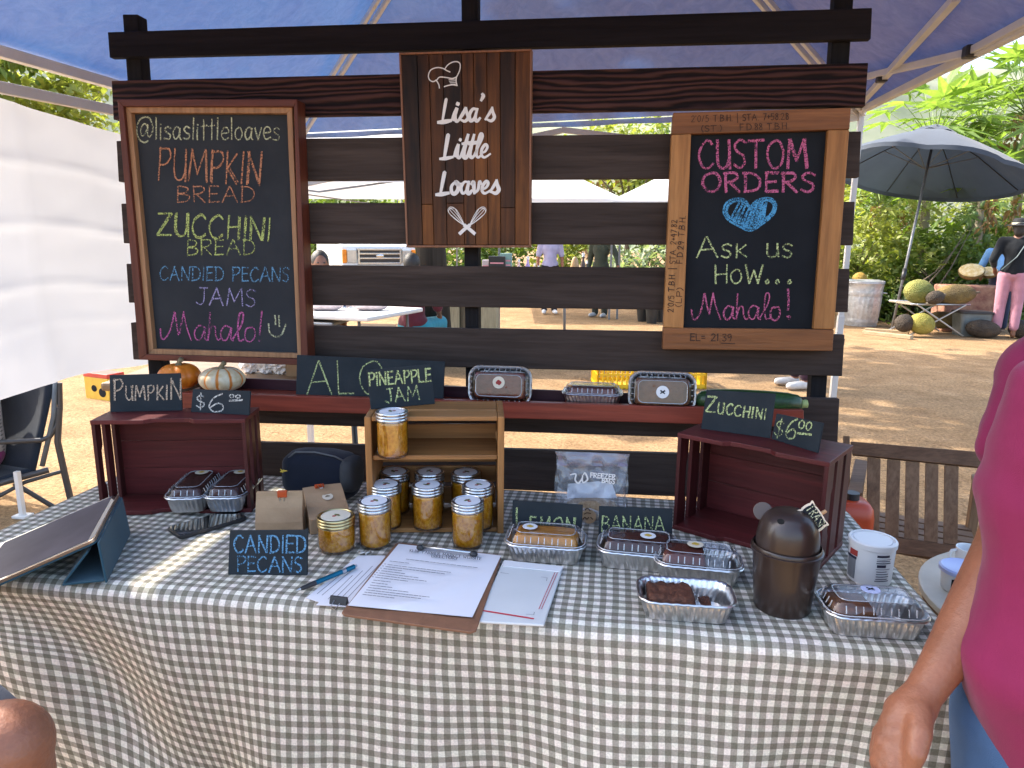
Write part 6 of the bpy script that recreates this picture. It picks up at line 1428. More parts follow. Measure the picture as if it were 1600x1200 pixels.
person('person in a grey plaid shirt and magenta trousers sitting in the camp chair', Matrix.Translation((ps.x, ps.y, ps.z - .40)) @ Matrix.Rotation(math.atan2(nC.y, nC.x) , 4, 'Z') @ Matrix.Scale(1.0, 4), plaid(), C('magenta_trousers', (.22, .012, .14)), M_black, M_hairg, SK1, seat=True, sleeve=.95, over={'ankR': (-.12, -.42, .06), 'ankL': (.12, -.42, .06)})
cp = UZ(36, 808, 0); po = thing('short_post', 'short white square post on a foot plate under the camp chair', 'post', cp)
mb = MB(); mb.sqtube(cp + Vector((0, 0, .01)), cp + Vector((0, 0, .24)), .022); mb.build('post', M_white, po); mb = MB(); mb.box(cp + Vector((0, 0, .007)), (.075, .06, .014)); mb.build('foot_plate', M_white, po, bevel=.003)
# --- slatted wooden chair at the right
M_teak = wood('weathered_teak', (.15, .082, .042), (.27, .165, .095), 'Z', 1, .7, .3); M_teakh = wood('weathered_teak_level', (.12, .062, .032), (.21, .12, .068), 'X', 1, .7, .3)
pA, pB, pCc = UD(1329, 690, 2.50), UD(1532, 706, 2.32), UD(1345, 834, 2.40); pCh = Plane(pA, (pB - pA).cross(pCc - pA))
tc_ = thing('slatted_chair', 'weathered wooden folding chair with a slatted back at the right end of the table', 'chair', (pA.lerp(pB, .5).x, pA.lerp(pB, .5).y, 0))
def sl(nm, px, mat, th=.02, off=0): pl = pCh.off(off); mb = MB(); mb.slab([pl.at(*q_) for q_ in px], pl.n, th); return mb.build(nm, mat, tc_, bevel=.002)
sl('top_rail', [(1332, 710), (1532, 730), (1532, 706), (1329, 689.5)], M_teakh, .024); sl('lower_rail', [(1336, 856), (1524, 880), (1524, 856), (1338, 832)], M_teakh, .024)
for x0, x1, xb0, xb1 in ((1355, 1376, 1353, 1374), (1386, 1407, 1382.5, 1404), (1415, 1437, 1413, 1435), (1446, 1466.5, 1444, 1465.5), (1475.5, 1498, 1474, 1496.5)):
    f = lambda x: 834.5 + (x - 1355) * .125; g2 = lambda x: 712 + (x - 1332) * .10; sl('back_slat', [(xb0, f(xb0)), (xb1, f(xb1)), (x1, g2(x1)), (x0, g2(x0))], M_teak, .012, -.006)
fl = pCh.n.copy(); fl.z = 0; fl.normalize()
for u0, u1, v in ((1317, 1327.5, 681), (1533, 1542, 700)):
    a, b_ = pCh.at(u0, v), pCh.at(u1, v); c, d = pCh.at(u0 + 3, 880), pCh.at(u1 + 3, 880)
    k = a.z / (a.z - c.z); c2, d2 = a + (c - a) * k, b_ + (d - b_) * k; mb = MB(); mb.slab([c2, d2, b_, a], pCh.n, .028); mb.build('rear_leg', M_teak, tc_, bevel=.002)
aL, aR = pCh.at(1327, 850), pCh.at(1533, 872); sz = .36
for k in range(6):
    y = .04 + k * .062; mb = MB(); a, b_ = Vector((aL.x, aL.y, sz)) - fl * y, Vector((aR.x, aR.y, sz)) - fl * y; mb.sqtube(a, b_, .05, .016); mb.build('seat_slat', M_teakh, tc_, bevel=.002)
for q_ in (aL, aR): p = Vector((q_.x, q_.y, 0)) - fl * .36; mb = MB(); mb.sqtube(p, p + Vector((0, 0, .55)), .032, .024); mb.build('front_leg', M_teak, tc_, bevel=.002); mb = MB(); mb.sqtube(Vector((q_.x, q_.y, .55)) + fl * .02, p + Vector((0, 0, .56)), .045, .018); mb.build('armrest', M_teakh, tc_, bevel=.002)
# --- round side table and what stands on it
rc = Vector((1.10, .62, 0)); rt_ = thing('round_table', 'small round side table with a pale marbled top beside the slatted chair', 'round table', rc)
mb = MB(); mb.lathe([(.325, .528), (.335, .534), (.335, .548), (.330, .552), (.001, .552)], 56); mb.build('tabletop', plain('pale_marble_top', (.52, .48, .40), .45, var=.10, scale=14), rt_, world=False, smooth=True, auto=40)
mb = MB(); mb.lathe([(.318, .495), (.322, .500), (.322, .526), (.318, .528)], 56); mb.build('rim', M_teakh, rt_, world=False, smooth=True, auto=40)
for k in range(4):
    a = R(20 + 90 * k); mb = MB(); mb.tube([(math.cos(a) * .30, math.sin(a) * .30, 0), (math.cos(a) * .22, math.sin(a) * .22, .50)], .017, 8); mb.build('leg', M_teak, rt_, world=False, smooth=True)
mb = MB(); mb.box((0, 0, .20), (.46, .045, .022)); mb.build('stretcher', M_teakh, rt_, world=False, bevel=.002)
cpz = UZ(1512, 884, .553); cu = thing('mug', 'small white mug standing on the round side table', 'mug', cpz); mb = MB(); mb.lathe([(.026, 0), (.03, .004), (.032, .05), (.029, .05), (.027, .006)], 28); mb.build('body', M_wht, cu, world=False, smooth=True, auto=50)
mb = MB(); mb.tube([(-.03, 0, .012), (-.045, 0, .018), (-.048, 0, .03), (-.043, 0, .04), (-.03, 0, .043)], .004, 8); mb.build('handle', M_wht, cu, world=False, smooth=True)
cpz = UZ(1503, 922, .553); cu = thing('food_tub', 'tub with a pale blue lid and dark bracket mark on the round side table', 'tub', cpz); mb = MB(); mb.lathe([(.042, 0), (.046, .004), (.05, .05)], 32); mb.build('body', M_wht, cu, world=False, smooth=True, auto=50)
mb = MB(); mb.lathe([(.052, .048), (.055, .05), (.055, .058), (.05, .061), (.046, .059), (.001, .059)], 36); mb.build('lid', plain('pale_blue_lid', (.42, .47, .72), .35, var=.03), cu, world=False, smooth=True, auto=40)
a0 = math.atan2(CAM.y - cpz.y, CAM.x - cpz.x) - .25; mb = MB()
for k, (da, z0, z1, wA) in enumerate(((-.22, .012, .04, .08), (-.14, .034, .042, .26), (-.14, .010, .018, .26))):
    mb.quad([(math.cos(a0 + da + s * wA) * .0505, math.sin(a0 + da + s * wA) * .0505, z) for s, z in ((0, z0), (1, z0), (1, z1), (0, z1))])
mb.build('bracket_mark', M_boardd, cu, world=False, smooth=None)
oj = UD(1328, 800, 2.15); jg = thing('orange_jug', 'orange plastic jug standing behind the right crate', 'jug', (oj.x, oj.y, 0))
M_org = plain('orange_plastic', (.50, .055, .012), .35, var=.06); hz = UY(1330, 779, oj.y).z
mb = MB(); P = rrect(.12, .12, .03); prev = None
for z, k in ((0, .94), (.01, 1), (hz - .05, 1), (hz - .02, .93), (hz - .006, .78), (hz, .6)):
    rg = mb.ring([(x * k, y * k, z) for x, y in P]); 
    if prev: mb.bridge(prev, rg)
    else: mb.bm.faces.new(rg[::-1])
    prev = rg
mb.bm.faces.new(prev); mb.build('body', M_org, jg, world=False, smooth=True, auto=40); mb = MB(); mb.lathe([(.022, hz), (.022, hz + .02), (.001, hz + .021)], 18); mb.build('cap', M_black, jg, world=False, smooth=True, auto=40)
# ================================================================ VEGETATION
LV = {'green': leaf('green_leaves', (.07, .12, .018), (.19, .27, .055)), 'yellow': leaf('yellow_green_leaves', (.16, .21, .035), (.38, .40, .10)), 'dark': leaf('dark_leaves', (.035, .07, .016), (.09, .14, .03)),
      'papaya': leaf('papaya_leaves', (.12, .21, .04), (.27, .38, .10), .55, 1.5), 'blue': leaf('grey_green_leaves', (.14, .20, .12), (.30, .37, .23)), 'dry': leaf('dry_leaves', (.20, .11, .05), (.36, .23, .11), .3), 'pale': leaf('pale_leaves', (.27, .32, .13), (.48, .51, .24))}
M_bark = wood('grey_bark', (.10, .075, .05), (.22, .17, .12), 'Z', 1, .9, .8, streak=10, fine=30); M_dbark = wood('dark_bark', (.02, .018, .014), (.06, .05, .04), 'Z', 1, .9, .8, streak=10, fine=30); M_pbark = plain('papaya_bark', (.26, .22, .15), .85, var=.25, scale=9, bump=.5, bscale=25)
def leaves(name, mat, pts, size, parent, seed=1, long=1.7, droop=.3, world=False):
    r = random.Random(seed); vs = []; fs = []
    for p, sc in pts:
        d = Vector((r.gauss(0, 1), r.gauss(0, 1), r.gauss(0, .6) - droop)).normalized(); up = Vector((r.gauss(0, .5), r.gauss(0, .5), 1)); s = d.cross(up)
        if s.length < .01: s = Vector((1, 0, 0))
        s.normalize(); n_ = s.cross(d); L = size * sc * r.uniform(.7, 1.3); Wd = L / long / 2; k = len(vs); p = Vector(p)
        vs += [p, p + d * L * .45 + s * Wd + n_ * L * .06, p + d * L - n_ * L * .12, p + d * L * .45 - s * Wd + n_ * L * .06, p + d * L * .5 - n_ * L * .03]
        fs += [(k, k + 1, k + 4), (k + 1, k + 2, k + 4), (k + 2, k + 3, k + 4), (k + 3, k, k + 4)]
    me = bpy.data.meshes.new(name); me.from_pydata([tuple(v) for v in vs], [], fs); me.materials.append(mat); o = bpy.data.objects.new(name, me); COL.objects.link(o); o.parent = parent; return o
def clumps(c, rad, nc, nl, spread, seed, hollow=.35, flat=0.0):
    r = random.Random(seed); out = []
    for _ in range(nc):
        while True:
            q = Vector((r.uniform(-1, 1), r.uniform(-1, 1), r.uniform(-1, 1)))
            if hollow < q.length < 1 and q.z > -1 + flat: break
        cc_ = Vector((c[0] + q.x * rad[0], c[1] + q.y * rad[1], c[2] + q.z * rad[2])); sp = spread * r.uniform(.6, 1.3)
        for _ in range(int(nl * r.uniform(.6, 1.4))): out.append((cc_ + Vector((r.gauss(0, sp), r.gauss(0, sp), r.gauss(0, sp * .7))), 1))
    return out
def limbs(parent, base_r, h, tips, seed, name='trunk', mat=None, bend=.3):
    r = random.Random(seed); mb = MB(); b0 = Vector((0, 0, -.05)); t1 = Vector((r.uniform(-bend, bend), r.uniform(-bend, bend), h))
    mid_ = t1 * .5 + Vector((r.uniform(-bend, bend) * .5, r.uniform(-bend, bend) * .5, 0)); mb.tube([b0, mid_ * .6, mid_, t1], [base_r * 1.25, base_r, base_r * .85, base_r * .65], 10)
    for tp in tips:
        a = t1 * r.uniform(.75, 1); tp = Vector(tp); m_ = a.lerp(tp, .5) + Vector((0, 0, (tp - a).length * .12)); mb.tube([a, m_, tp], [base_r * .5, base_r * .3, base_r * .1], 7)
    return mb.build(name, mat or M_bark, parent, world=False, smooth=True)
def tree(label, loc, h, rad, mat, seed, nc=40, nl=60, leaf_s=.2, trunk_r=.12, name='tree', group=None, hollow=.3, spread=.28, flat=0.0, cat='tree', droop=.3):
    root = thing(name, label, cat, loc, group=group); c = (0, 0, h - rad[2]); r = random.Random(seed)
    tips = [Vector((r.uniform(-.6, .6) * rad[0], r.uniform(-.6, .6) * rad[1], c[2] + r.uniform(-.2, .5) * rad[2])) for _ in range(7)]
    limbs(root, trunk_r, max(.2, c[2] - rad[2] * .55), tips, seed, mat=M_dbark if name == 'shade_tree' else None)
    leaves('crown', mat, clumps(c, rad, nc, nl, spread, seed, hollow, flat), leaf_s, root, seed, droop=droop); return root
def palmate(mb_v, mb_f, c, d, n_, L):
    s = d.cross(n_).normalized(); k = len(mb_v); mb_v.append(c); pts = []
    for a, ln in ((-150, .45), (-128, .2), (-105, .8), (-85, .28), (-62, .95), (-40, .32), (-22, 1.0), (0, .42), (22, 1.0), (40, .32), (62, .95), (85, .28), (105, .8), (128, .2), (150, .45)):
        A = R(a); q = c + (d * math.cos(A) + s * math.sin(A)) * L * ln - n_ * L * .22 * ln * ln; pts.append(q)
    mb_v.extend(pts)
    for i in range(len(pts) - 1): mb_f.append((k, k + 1 + i, k + 2 + i))
def papaya(label, loc, h, seed, nleaf=26, LL=.42, pet=.75, fruit=12, fr_z=(.55, .95), mat=None, group='papaya trees', dry=True):
    root = thing('papaya_tree', label, 'papaya tree', loc, group=group); r = random.Random(seed)
    mb = MB(); lean = Vector((r.uniform(-.12, .12), r.uniform(-.12, .12), 0)); mb.tube([Vector((0, 0, -.05)), lean * .4 + Vector((0, 0, h * .5)), lean + Vector((0, 0, h))], [.12, .095, .055], 12); mb.build('trunk', M_pbark, root, world=False, smooth=True)
    V2, F2 = [], []; mp = MB()
    for k in range(nleaf):
        a = k * 2.4 + r.uniform(-.3, .3); el = R(75 - 105 * k / nleaf + r.uniform(-10, 10)); d = Vector((math.cos(a) * math.cos(el), math.sin(a) * math.cos(el), math.sin(el)))
        p0 = lean + Vector((0, 0, h - .25 * k / nleaf)); p1 = p0 + d * pet * r.uniform(.8, 1.15) - Vector((0, 0, .05)); mp.tube([p0, p0.lerp(p1, .5) + Vector((0, 0, .05)), p1], [.012, .009, .006], 5)
        dd = Vector((d.x, d.y, d.z - .55)).normalized(); s = dd.cross(Vector((0, 0, 1)));
        if s.length < .05: s = Vector((1, 0, 0))
        nn = s.normalized().cross(dd).normalized()
        if nn.z < 0: nn = -nn
        palmate(V2, F2, p1, dd, nn, LL * r.uniform(.8, 1.2))
    mp.build('leaf_stalks', plain('papaya_stalk', (.20, .26, .09), .6), root, world=False, smooth=True)
    me = bpy.data.meshes.new('crown'); me.from_pydata([tuple(v) for v in V2], [], F2); me.materials.append(mat or LV['papaya']); o = bpy.data.objects.new('crown', me); COL.objects.link(o); o.parent = root
    for k in range(fruit):
        a = k * 2.4 + r.uniform(-.3, .3); z = h * (fr_z[0] + (fr_z[1] - fr_z[0]) * k / max(1, fruit - 1)); rr = .055 + .03 * (1 - k / max(1, fruit))
        mb = MB(); mb.ell(lean * z / h + Vector((math.cos(a) * .15, math.sin(a) * .15, z)), (rr, rr, rr * 1.35), None, 14, 10); mb.build('fruit', M_pfr, root, world=False, smooth=True)
    if dry:
        pts = []
        for _ in range(2):
            a = r.uniform(3.4, 6); q = Vector((math.cos(a) * .5, math.sin(a) * .5, h * .98))
            pts += [(q + Vector((r.gauss(0, .05), r.gauss(0, .05), -r.uniform(0, .6))), 1) for _ in range(40)]
        leaves('dead_leaves', LV['dry'], pts, .16, root, seed, 2.5, 1.8)
    return root
M_pfr = plain('green_papaya_skin', (.10, .17, .05), .45, var=.2, scale=12)
# shrubs and papayas behind the fruit stand at the right
G = lambda u, v=500, d=14.0: Vector((UD(u, 380, d).x, UD(u, 380, d).y, 0))
shr = [(1345, 13.6, 2.0, 'yellow', 'yellow-green leafy shrub behind the galvanised can'), (1415, 14.6, 2.5, 'pale', 'pale sunlit shrub behind the parasol pole'), (1470, 13.4, 1.7, 'green', 'low green shrub behind the big jackfruits on the cot'),
       (1535, 14.4, 2.3, 'blue', 'grey-green shrub behind the fruiting papaya trunk'), (1610, 13.6, 2.2, 'green', 'green shrub behind the person in pink trousers'), (1385, 16.5, 2.9, 'green', 'tall green shrub in the back row under the parasol edge'), (1500, 16.8, 2.7, 'yellow', 'tall yellowish shrub in the back row behind the parasol'), (1600, 17.0, 3.1, 'pale', 'tall pale shrub in the back row at the right edge')]
for k, (u, d, h, mt, lb) in enumerate(shr):
    tree(lb, G(u, d=d), h, (.95, .8, h * .52), LV[mt], 40 + k, 46, 44, .15, .05, 'shrub', 'shrubs behind the fruit stand', .1, .2, 0, 'shrub')
for k, (u, d, h) in enumerate(((1330, 15.2, 1.0), (1440, 12.9, .7), (1505, 12.8, .6), (1560, 13.0, .8), (1390, 12.9, .6))):
    tree(('leafy undergrowth plant left of the can', 'small dark plant behind the leaning parasol pole', 'small dark plant right of the big brown jackfruit', 'small dark plant behind the cut jackfruit halves', 'small dark plant right of the galvanised can')[k], G(u, d=d), h, (.5, .4, h * .5), LV['dark' if k else 'yellow'], 60 + k, 18, 36, .13, .03, 'plant', 'undergrowth plants', .1, .14, 0, 'plant')
papaya('papaya tree with green fruit round its pale trunk beside the person in pink trousers', G(1530, d=13.6), 2.35, 3, 22, .38, .7, 16, (.52, .92))
papaya('tall papaya tree spreading over the parasol top', G(1440, d=14.6), 3.45, 5, 46, .60, 1.1, 8, (.75, .95))
papaya('tallest papaya tree in the upper right corner', G(1585, d=14.8), 4.15, 8, 50, .62, 1.15, 6, (.8, .95))
papaya('papaya tree between the backdrop and the parasol', G(1372, d=15.0), 2.25, 12, 24, .40, .75, 6, (.7, .95), LV['yellow'])
papaya('papaya tree rising between the two tallest papayas', G(1520, d=15.6), 3.7, 21, 44, .60, 1.1, 6, (.8, .95))
papaya('papaya tree at the right frame edge behind the parasol', G(1660, d=14.5), 3.2, 15, 28, .5, .95, 6, (.7, .95))
mb = MB()
for k, (a, b_) in enumerate((((1440, 455), (1515, 352)), ((1425, 450), (1500, 380)), ((1450, 470), (1522, 350)))):
    p, q_ = UD(*a, 12.4), UD(*b_, 12.7); mb.tube([p, p.lerp(q_, .5) + Vector((0, 0, -.12)), q_], [.014, .012, .005], 6)
solo(mb.build('fallen_branches', M_bark, smooth=True), 'bare leaning branches behind the jackfruits', 'branches')
# trees beyond the market
tree('big leafy tree at the upper left above the white tarp', UD(95, 380, 15) * Vector((1, 1, 0)) if False else Vector((UD(95, 380, 15).x, UD(95, 380, 15).y, 0)), 5.8, (2.3, 2.0, 1.6), LV['yellow'], 21, 60, 70, .22, .16, hollow=.2, spread=.3)
tree('feathery drooping tree at the top left corner', Vector((UD(-40, 380, 13).x, UD(-40, 380, 13).y, 0)), 6.0, (1.3, 1.2, 1.6), LV['green'], 22, 26, 80, .20, .14, droop=1.6, hollow=.2)
bk_ = [(545, 27, 3.6, 'green', 'round green tree behind the white van'), (625, 29, 3.7, 'yellow', 'yellow-green tree beyond the left market tent'), (900, 26, 4.6, 'dry', 'brownish tree between the two white tents'), (985, 24, 6.2, 'yellow', 'tall bright tree rising right of the wooden sign'), (1060, 26, 6.0, 'green', 'green tree behind the custom orders board'),
       (760, 30, 3.6, 'green', 'green tree hidden mostly by the wooden sign'), (450, 30, 3.6, 'dark', 'dark tree behind the menu chalkboard'), (1180, 24, 4.4, 'green', 'green tree behind the right chalkboard'), (1290, 20, 4.0, 'yellow', 'yellow-green tree at the right edge of the backdrop')]
for k, (u, d, h, mt, lb) in enumerate(bk_): tree(lb, G(u, d=d), h, (2.2, 1.8, h * .42), LV[mt], 80 + k, 50, 46, .26, .12, group='trees beyond the market', hollow=.2, spread=.38)
for k, (u, d) in enumerate(((662, 21), (1010, 17.5), (880, 20), (760, 20))): tree(('yellow-green bush right of the van', 'grey-green bush beyond the nursery pots', 'bush behind the lavender shirt', 'bush behind the bottles')[k], G(u, d=d), 1.9, (1.1, .9, .95), LV[('yellow', 'blue', 'yellow', 'green')[k]], 100 + k, 30, 40, .2, .05, 'bush', 'bushes beyond the market', .1, .22, 0, 'bush')
# unseen tall tree, added to cast the shade across the right of the market
tree('tall unseen tree added beyond the backdrop to cast the shade', G(682, d=7.9), 10.4, (4.4, 4.2, 1.6), LV['green'], 31, 150, 70, .42, .15, 'shade_tree', hollow=.0, spread=.55)

# ================================================================ FRUIT STAND
M_dkum = cloth('charcoal_canvas_parasol', (.055, .068, .090), .1, 200, .2, .85, 3, .10, (.10, .14, .20), foldbump=.3)
M_alu = plain('aluminium_tube', (.42, .42, .42), .35, .9, var=.1); M_polew = plain('dull_steel_pole', (.20, .20, .20), .45, .6, var=.2)
ub = UZ(1393, 516, 0); du = -(CR.transposed() @ (ub - CAM)).z
utop = UD(1462, 203, du + .45); axis = (utop - ub).normalized(); UL = (utop - ub).length
um = thing('parasol', 'large tilted charcoal grey parasol leaning over the fruit stand', 'parasol', ub)
mb = MB(); mb.tube([ub, ub + axis * (UL - .02)], .022, 10); mb.build('pole', M_polew, um, smooth=True)
mb = MB(); kp = ub + axis * UL * .27; mb.tube([kp - axis * .1, kp + axis * .1], .036, 10); mb.build('crank', M_black, um, smooth=True)
tl_ = (axis - FWD * .215 + Vector((-.06, 0, 0))).normalized(); e1 = tl_.cross(Vector((0, 1, 0))).normalized(); e2 = tl_.cross(e1).normalized(); RU = 1.60; mb = MB(); rings_ = []
apex = ub + axis * UL + FWD * .0 + tl_ * .02
def cpt(a, s):
    edge = 1 - .055 * (1 - abs(math.cos(a * 4))) * s; dz = -.76 * s ** 1.25 - .02 * (1 - abs(math.cos(a * 4))) * s
    return apex + (e1 * math.cos(a) + e2 * math.sin(a)) * RU * s * edge + tl_ * dz
NA = 48
for s in (.12, .3, .5, .7, .88, 1.0):
    rg = mb.ring([cpt(2 * math.pi * k / NA, s) for k in range(NA)])
    if rings_: mb.bridge(rings_[-1], rg)
    rings_.append(rg)
rg = mb.ring([cpt(2 * math.pi * k / NA, 1.0) - tl_ * .07 for k in range(NA)]); mb.bridge(rings_[-1], rg)
mb.build('canopy', M_dkum, um, smooth=True, auto=30)
mb = MB(); pr = None
for s, z in ((.02, .06), (.16, .035), (.24, .0)):
    rg = mb.ring([cpt(2 * math.pi * k / NA, s) + tl_ * z + tl_ * .02 * math.sin(k * 1.05) for k in range(NA)])
    if pr: mb.bridge(pr, rg)
    else: mb.bm.faces.new(rg)
    pr = rg
mb.build('vent_cap', M_dkum, um, smooth=True)
run = apex - tl_ * .70
for k in range(8):
    a = k * math.pi / 4; mb = MB(); mb.tube([cpt(a, .05) - tl_ * .02, cpt(a, .5) - tl_ * .02, cpt(a, .98) - tl_ * .02], .009, 6); mb.build('rib', M_black, um)
    mb = MB(); mb.tube([run, cpt(a, .5) - tl_ * .025], .007, 6); mb.build('stretcher', M_polew, um)
bs = thing('plank_pallet', 'pale planks lying on the dirt under the parasol pole', 'planks', ub); M_plk = wood('pale_plank', (.36, .26, .15), (.52, .40, .25), 'X', 1, .7, .2)
for k, (a, b_) in enumerate((((1350, 519), (1425, 527)), ((1352, 515), (1420, 520)))): mb = MB(); mb.sqtube(UZ(*a, .03 + .001 * k), UZ(*b_, .03 + .001 * k), .10, .055); mb.build('plank', M_plk, bs, bevel=.004)
def galv():
    m, t, b, n, l = _new('galvanised_steel'); v = n.new('ShaderNodeTexVoronoi'); v.inputs['Scale'].default_value = 22; l.new(_coord(n, l), v.inputs['Vector'])
    l.new(_ramp(n, l, v.outputs['Color'], [(.2, (.46, .47, .48)), (.8, (.62, .63, .64))]), b.inputs['Base Color']); b.inputs['Metallic'].default_value = .7; b.inputs['Roughness'].default_value = .42; return m
M_galv = galv(); cc0 = UZ(1343, 508, 0)
gc = thing('galvanised_can', 'ribbed galvanised can with a yellow jackfruit on top left of the parasol', 'metal can', cc0); mb = MB(); n_ = 96; prev = None; Hc = .76
for z, r_, am in ((0, .27, 0), (.03, .275, 0), (.06, .278, 0), (.09, .285, 0), (.12, .280, 0), (.15, .283, .006), (.5, .305, .006), (.53, .305, 0), (.56, .315, 0), (.60, .308, 0), (.68, .318, 0), (.73, .322, 0), (.75, .332, 0), (.765, .328, 0), (.755, .316, 0), (.4, .29, 0)):
    rg = mb.ring([(math.cos(2 * math.pi * k / n_) * (r_ + am * (k % 4 < 2)), math.sin(2 * math.pi * k / n_) * (r_ + am * (k % 4 < 2)), z) for k in range(n_)])
    if prev: mb.bridge(prev, rg)
    else: mb.bm.faces.new(rg[::-1])
    prev = rg
mb.bm.faces.new(prev); mb.build('body', M_galv, gc, world=False, smooth=True, auto=35)
mb = MB(); mb.lathe([(.328, .758), (.332, .766), (.33, .78), (.25, .80), (.001, .805)], 48, cap0=False); mb.build('lid', M_galv, gc, world=False, smooth=True, auto=35)
for sg in (1, -1): mb = MB(); mb.tube([(sg * .31, -.07, .58), (sg * .37, -.06, .57), (sg * .385, 0, .56), (sg * .37, .06, .57), (sg * .31, .07, .58)], .012, 8); mb.build('handle', M_galv, gc, world=False, smooth=True)
def jf(nm, a, b_):
    m, t, b, n, l = _new(nm); vec = _coord(n, l); v = n.new('ShaderNodeTexVoronoi'); v.inputs['Scale'].default_value = 70; l.new(vec, v.inputs['Vector']); f = _noise(n, l, vec, 5, 4)
    l.new(_mix(n, l, .5, _ramp(n, l, f, [(.35, a), (.65, b_)]), _ramp(n, l, v.outputs['Distance'], [(0, (1.2, 1.2, 1.1)), (.6, (.55, .5, .45))]), 'MULTIPLY'), b.inputs['Base Color']); b.inputs['Roughness'].default_value = .75; _bump(n, l, b, v.outputs['Distance'], .8, .02); return m
JM = {'yellow': jf('yellow_jackfruit', (.40, .24, .03), (.55, .36, .06)), 'green': jf('green_jackfruit', (.14, .17, .03), (.30, .28, .06)), 'brown': jf('brown_jackfruit', (.12, .08, .025), (.26, .18, .05)), 'dark': jf('dark_jackfruit', (.03, .022, .015), (.09, .06, .035)), 'ygreen': jf('yellow_green_jackfruit', (.28, .26, .04), (.48, .40, .08))}
def jack(label, u, v, d, rx, rz_, mt, rot=0.0, name='jackfruit'):
    p = UD(u, v, d); root = thing(name, label, 'jackfruit', p - Vector((0, 0, rz_)), group='jackfruits')
    Mr = Matrix.Rotation(rot, 3, 'Y'); mb = MB(); mb.ell((0, 0, rz_), (rx, min(rx, rz_) * .95, rz_), Mr, 40, 26, lambda q, a, b_: q * (1 + .04 * mnoise.noise(q * 2.5) + .012 * mnoise.noise(q * 22))); mb.build('rind', JM[mt], root, world=False, smooth=True)
    mb = MB(); t0 = Vector((0, 0, rz_)) + Mr @ Vector((rx * .9, 0, 0)); mb.tube([t0, t0 + Mr @ Vector((rx * .28, 0, .01))], [.022, .016], 8); mb.build('stalk', M_bark, root, world=False, smooth=True)
dc = 10.85
jack('yellow jackfruit resting on the galvanised can', 1343, 437, -(CR.transposed() @ (cc0 - CAM)).z, .13, .125, 'yellow', R(80))
jack('green jackfruit at the left on the cot', 1436, 456, dc, .22, .19, 'green', .2); jack('small dark jackfruit leaning on the green one', 1461, 465, dc - .22, .13, .105, 'dark', -.3); jack('largest brown jackfruit lying across the cot', 1491, 461, dc, .31, .165, 'brown', -.12)
jack('dark jackfruit on the ground below the cot', 1413, 505, dc, .14, .14, 'dark', .5); jack('yellow-green jackfruit on the ground under the cot', 1440, 506, dc - .05, .19, .165, 'ygreen', .3); jack('olive jackfruit behind the cot legs', 1470, 500, dc + .5, .24, .14, 'brown', 0); jack('dark jackfruit on the ground by the pink trousers', 1536, 514, dc - .1, .25, .14, 'dark', .1); jack('small dark jackfruit right of the pink trousers', 1596, 514, dc - .1, .18, .14, 'dark', 0)
# crate that carries the halves
st_ = thing('produce_bin', 'rough produce bin heaped with red and brown fruit behind the cot', 'produce bin', Vector((UD(1510, 480, 11.6).x, UD(1510, 480, 11.6).y, 0))); mb = MB(); mb.box((0, 0, .38), (.9, .5, .76)); mb.build('bin', cake('heaped_fruit_bin', (.16, .05, .04), (.42, .24, .15), .9, 9), st_, world=False, bevel=.03)
for k, (u, v, r_, lb) in enumerate(((1518, 423, .17, 'cut jackfruit half showing its pale flesh'), (1545, 425, .12, 'smaller cut jackfruit half by the blue sleeve'))):
    p = UD(u, v, 11.5); root = thing('jackfruit_half', lb, 'jackfruit', (p.x, p.y, p.z - .1), group='cut jackfruit halves'); fdir = (CAM - p); fdir.z += .9 * fdir.length; fdir.normalize(); Q = fdir.to_track_quat('Z', 'Y').to_matrix()
    mb = MB(); mb.ell((0, 0, .1), (r_ * 1.12, r_ * .9, r_ * .9), Q, 36, 20, lambda q, a, b_: Vector((q.x, q.y, min(q.z, .02)))); mb.build('rind', JM['brown'], root, world=False, smooth=True, auto=40)
    mb = MB(); mb.ell(Vector((0, 0, .1)) + Q @ Vector((0, 0, .016)), (r_ * 1.06, r_ * .84, .012), Q, 36, 12); mb.build('flesh', cake('jackfruit_flesh', (.50, .32, .08), (.70, .60, .38), .5, 28), root, world=False, smooth=True)
ct = thing('camp_cot', 'folding cot with crossed aluminium legs carrying jackfruits', 'cot', UZ(1470, 522, 0)); zt = .44; a, b_ = UD(1420, 475, dc), UD(1512, 482, dc); zt = a.z
M_cot = cloth('tan_cot_canvas', (.22, .18, .12), .15, 300, .3); dvec = (b_ - a); dvec.z = 0; dvec.normalize(); nv_ = Vector((-dvec.y, dvec.x, 0))
for off in (-.05, .60):
    mb = MB(); mb.tube([a + nv_ * off, Vector((b_.x, b_.y, a.z)) + nv_ * off], .016, 8); mb.build('side_rail', M_alu, ct, smooth=True)
sheetq(a - nv_ * .05, Vector((b_.x, b_.y, a.z)) - nv_ * .05, Vector((b_.x, b_.y, a.z)) + nv_ * .6, a + nv_ * .6, 'canvas', M_cot, ct, -.03)
for off in (-.06, .58):
    for t0, t1 in ((.10, .95), (.92, .02)):
        p = a.lerp(Vector((b_.x, b_.y, a.z)), t0) + nv_ * off; q_ = a.lerp(Vector((b_.x, b_.y, a.z)), t1) + nv_ * (off + (.012 if t0 < .5 else -.012)); q_.z = .01; mb = MB(); mb.sqtube(p, q_, .032, .02); mb.build('leg', M_alu, ct, bevel=.003)
tot = UD(1518, 500, 11.0); tt = thing('storage_tote', 'grey plastic tote on the ground between the cot and the pink trousers', 'tote', (tot.x, tot.y, 0)); mb = MB(); P = rrect(.46, .36, .04)
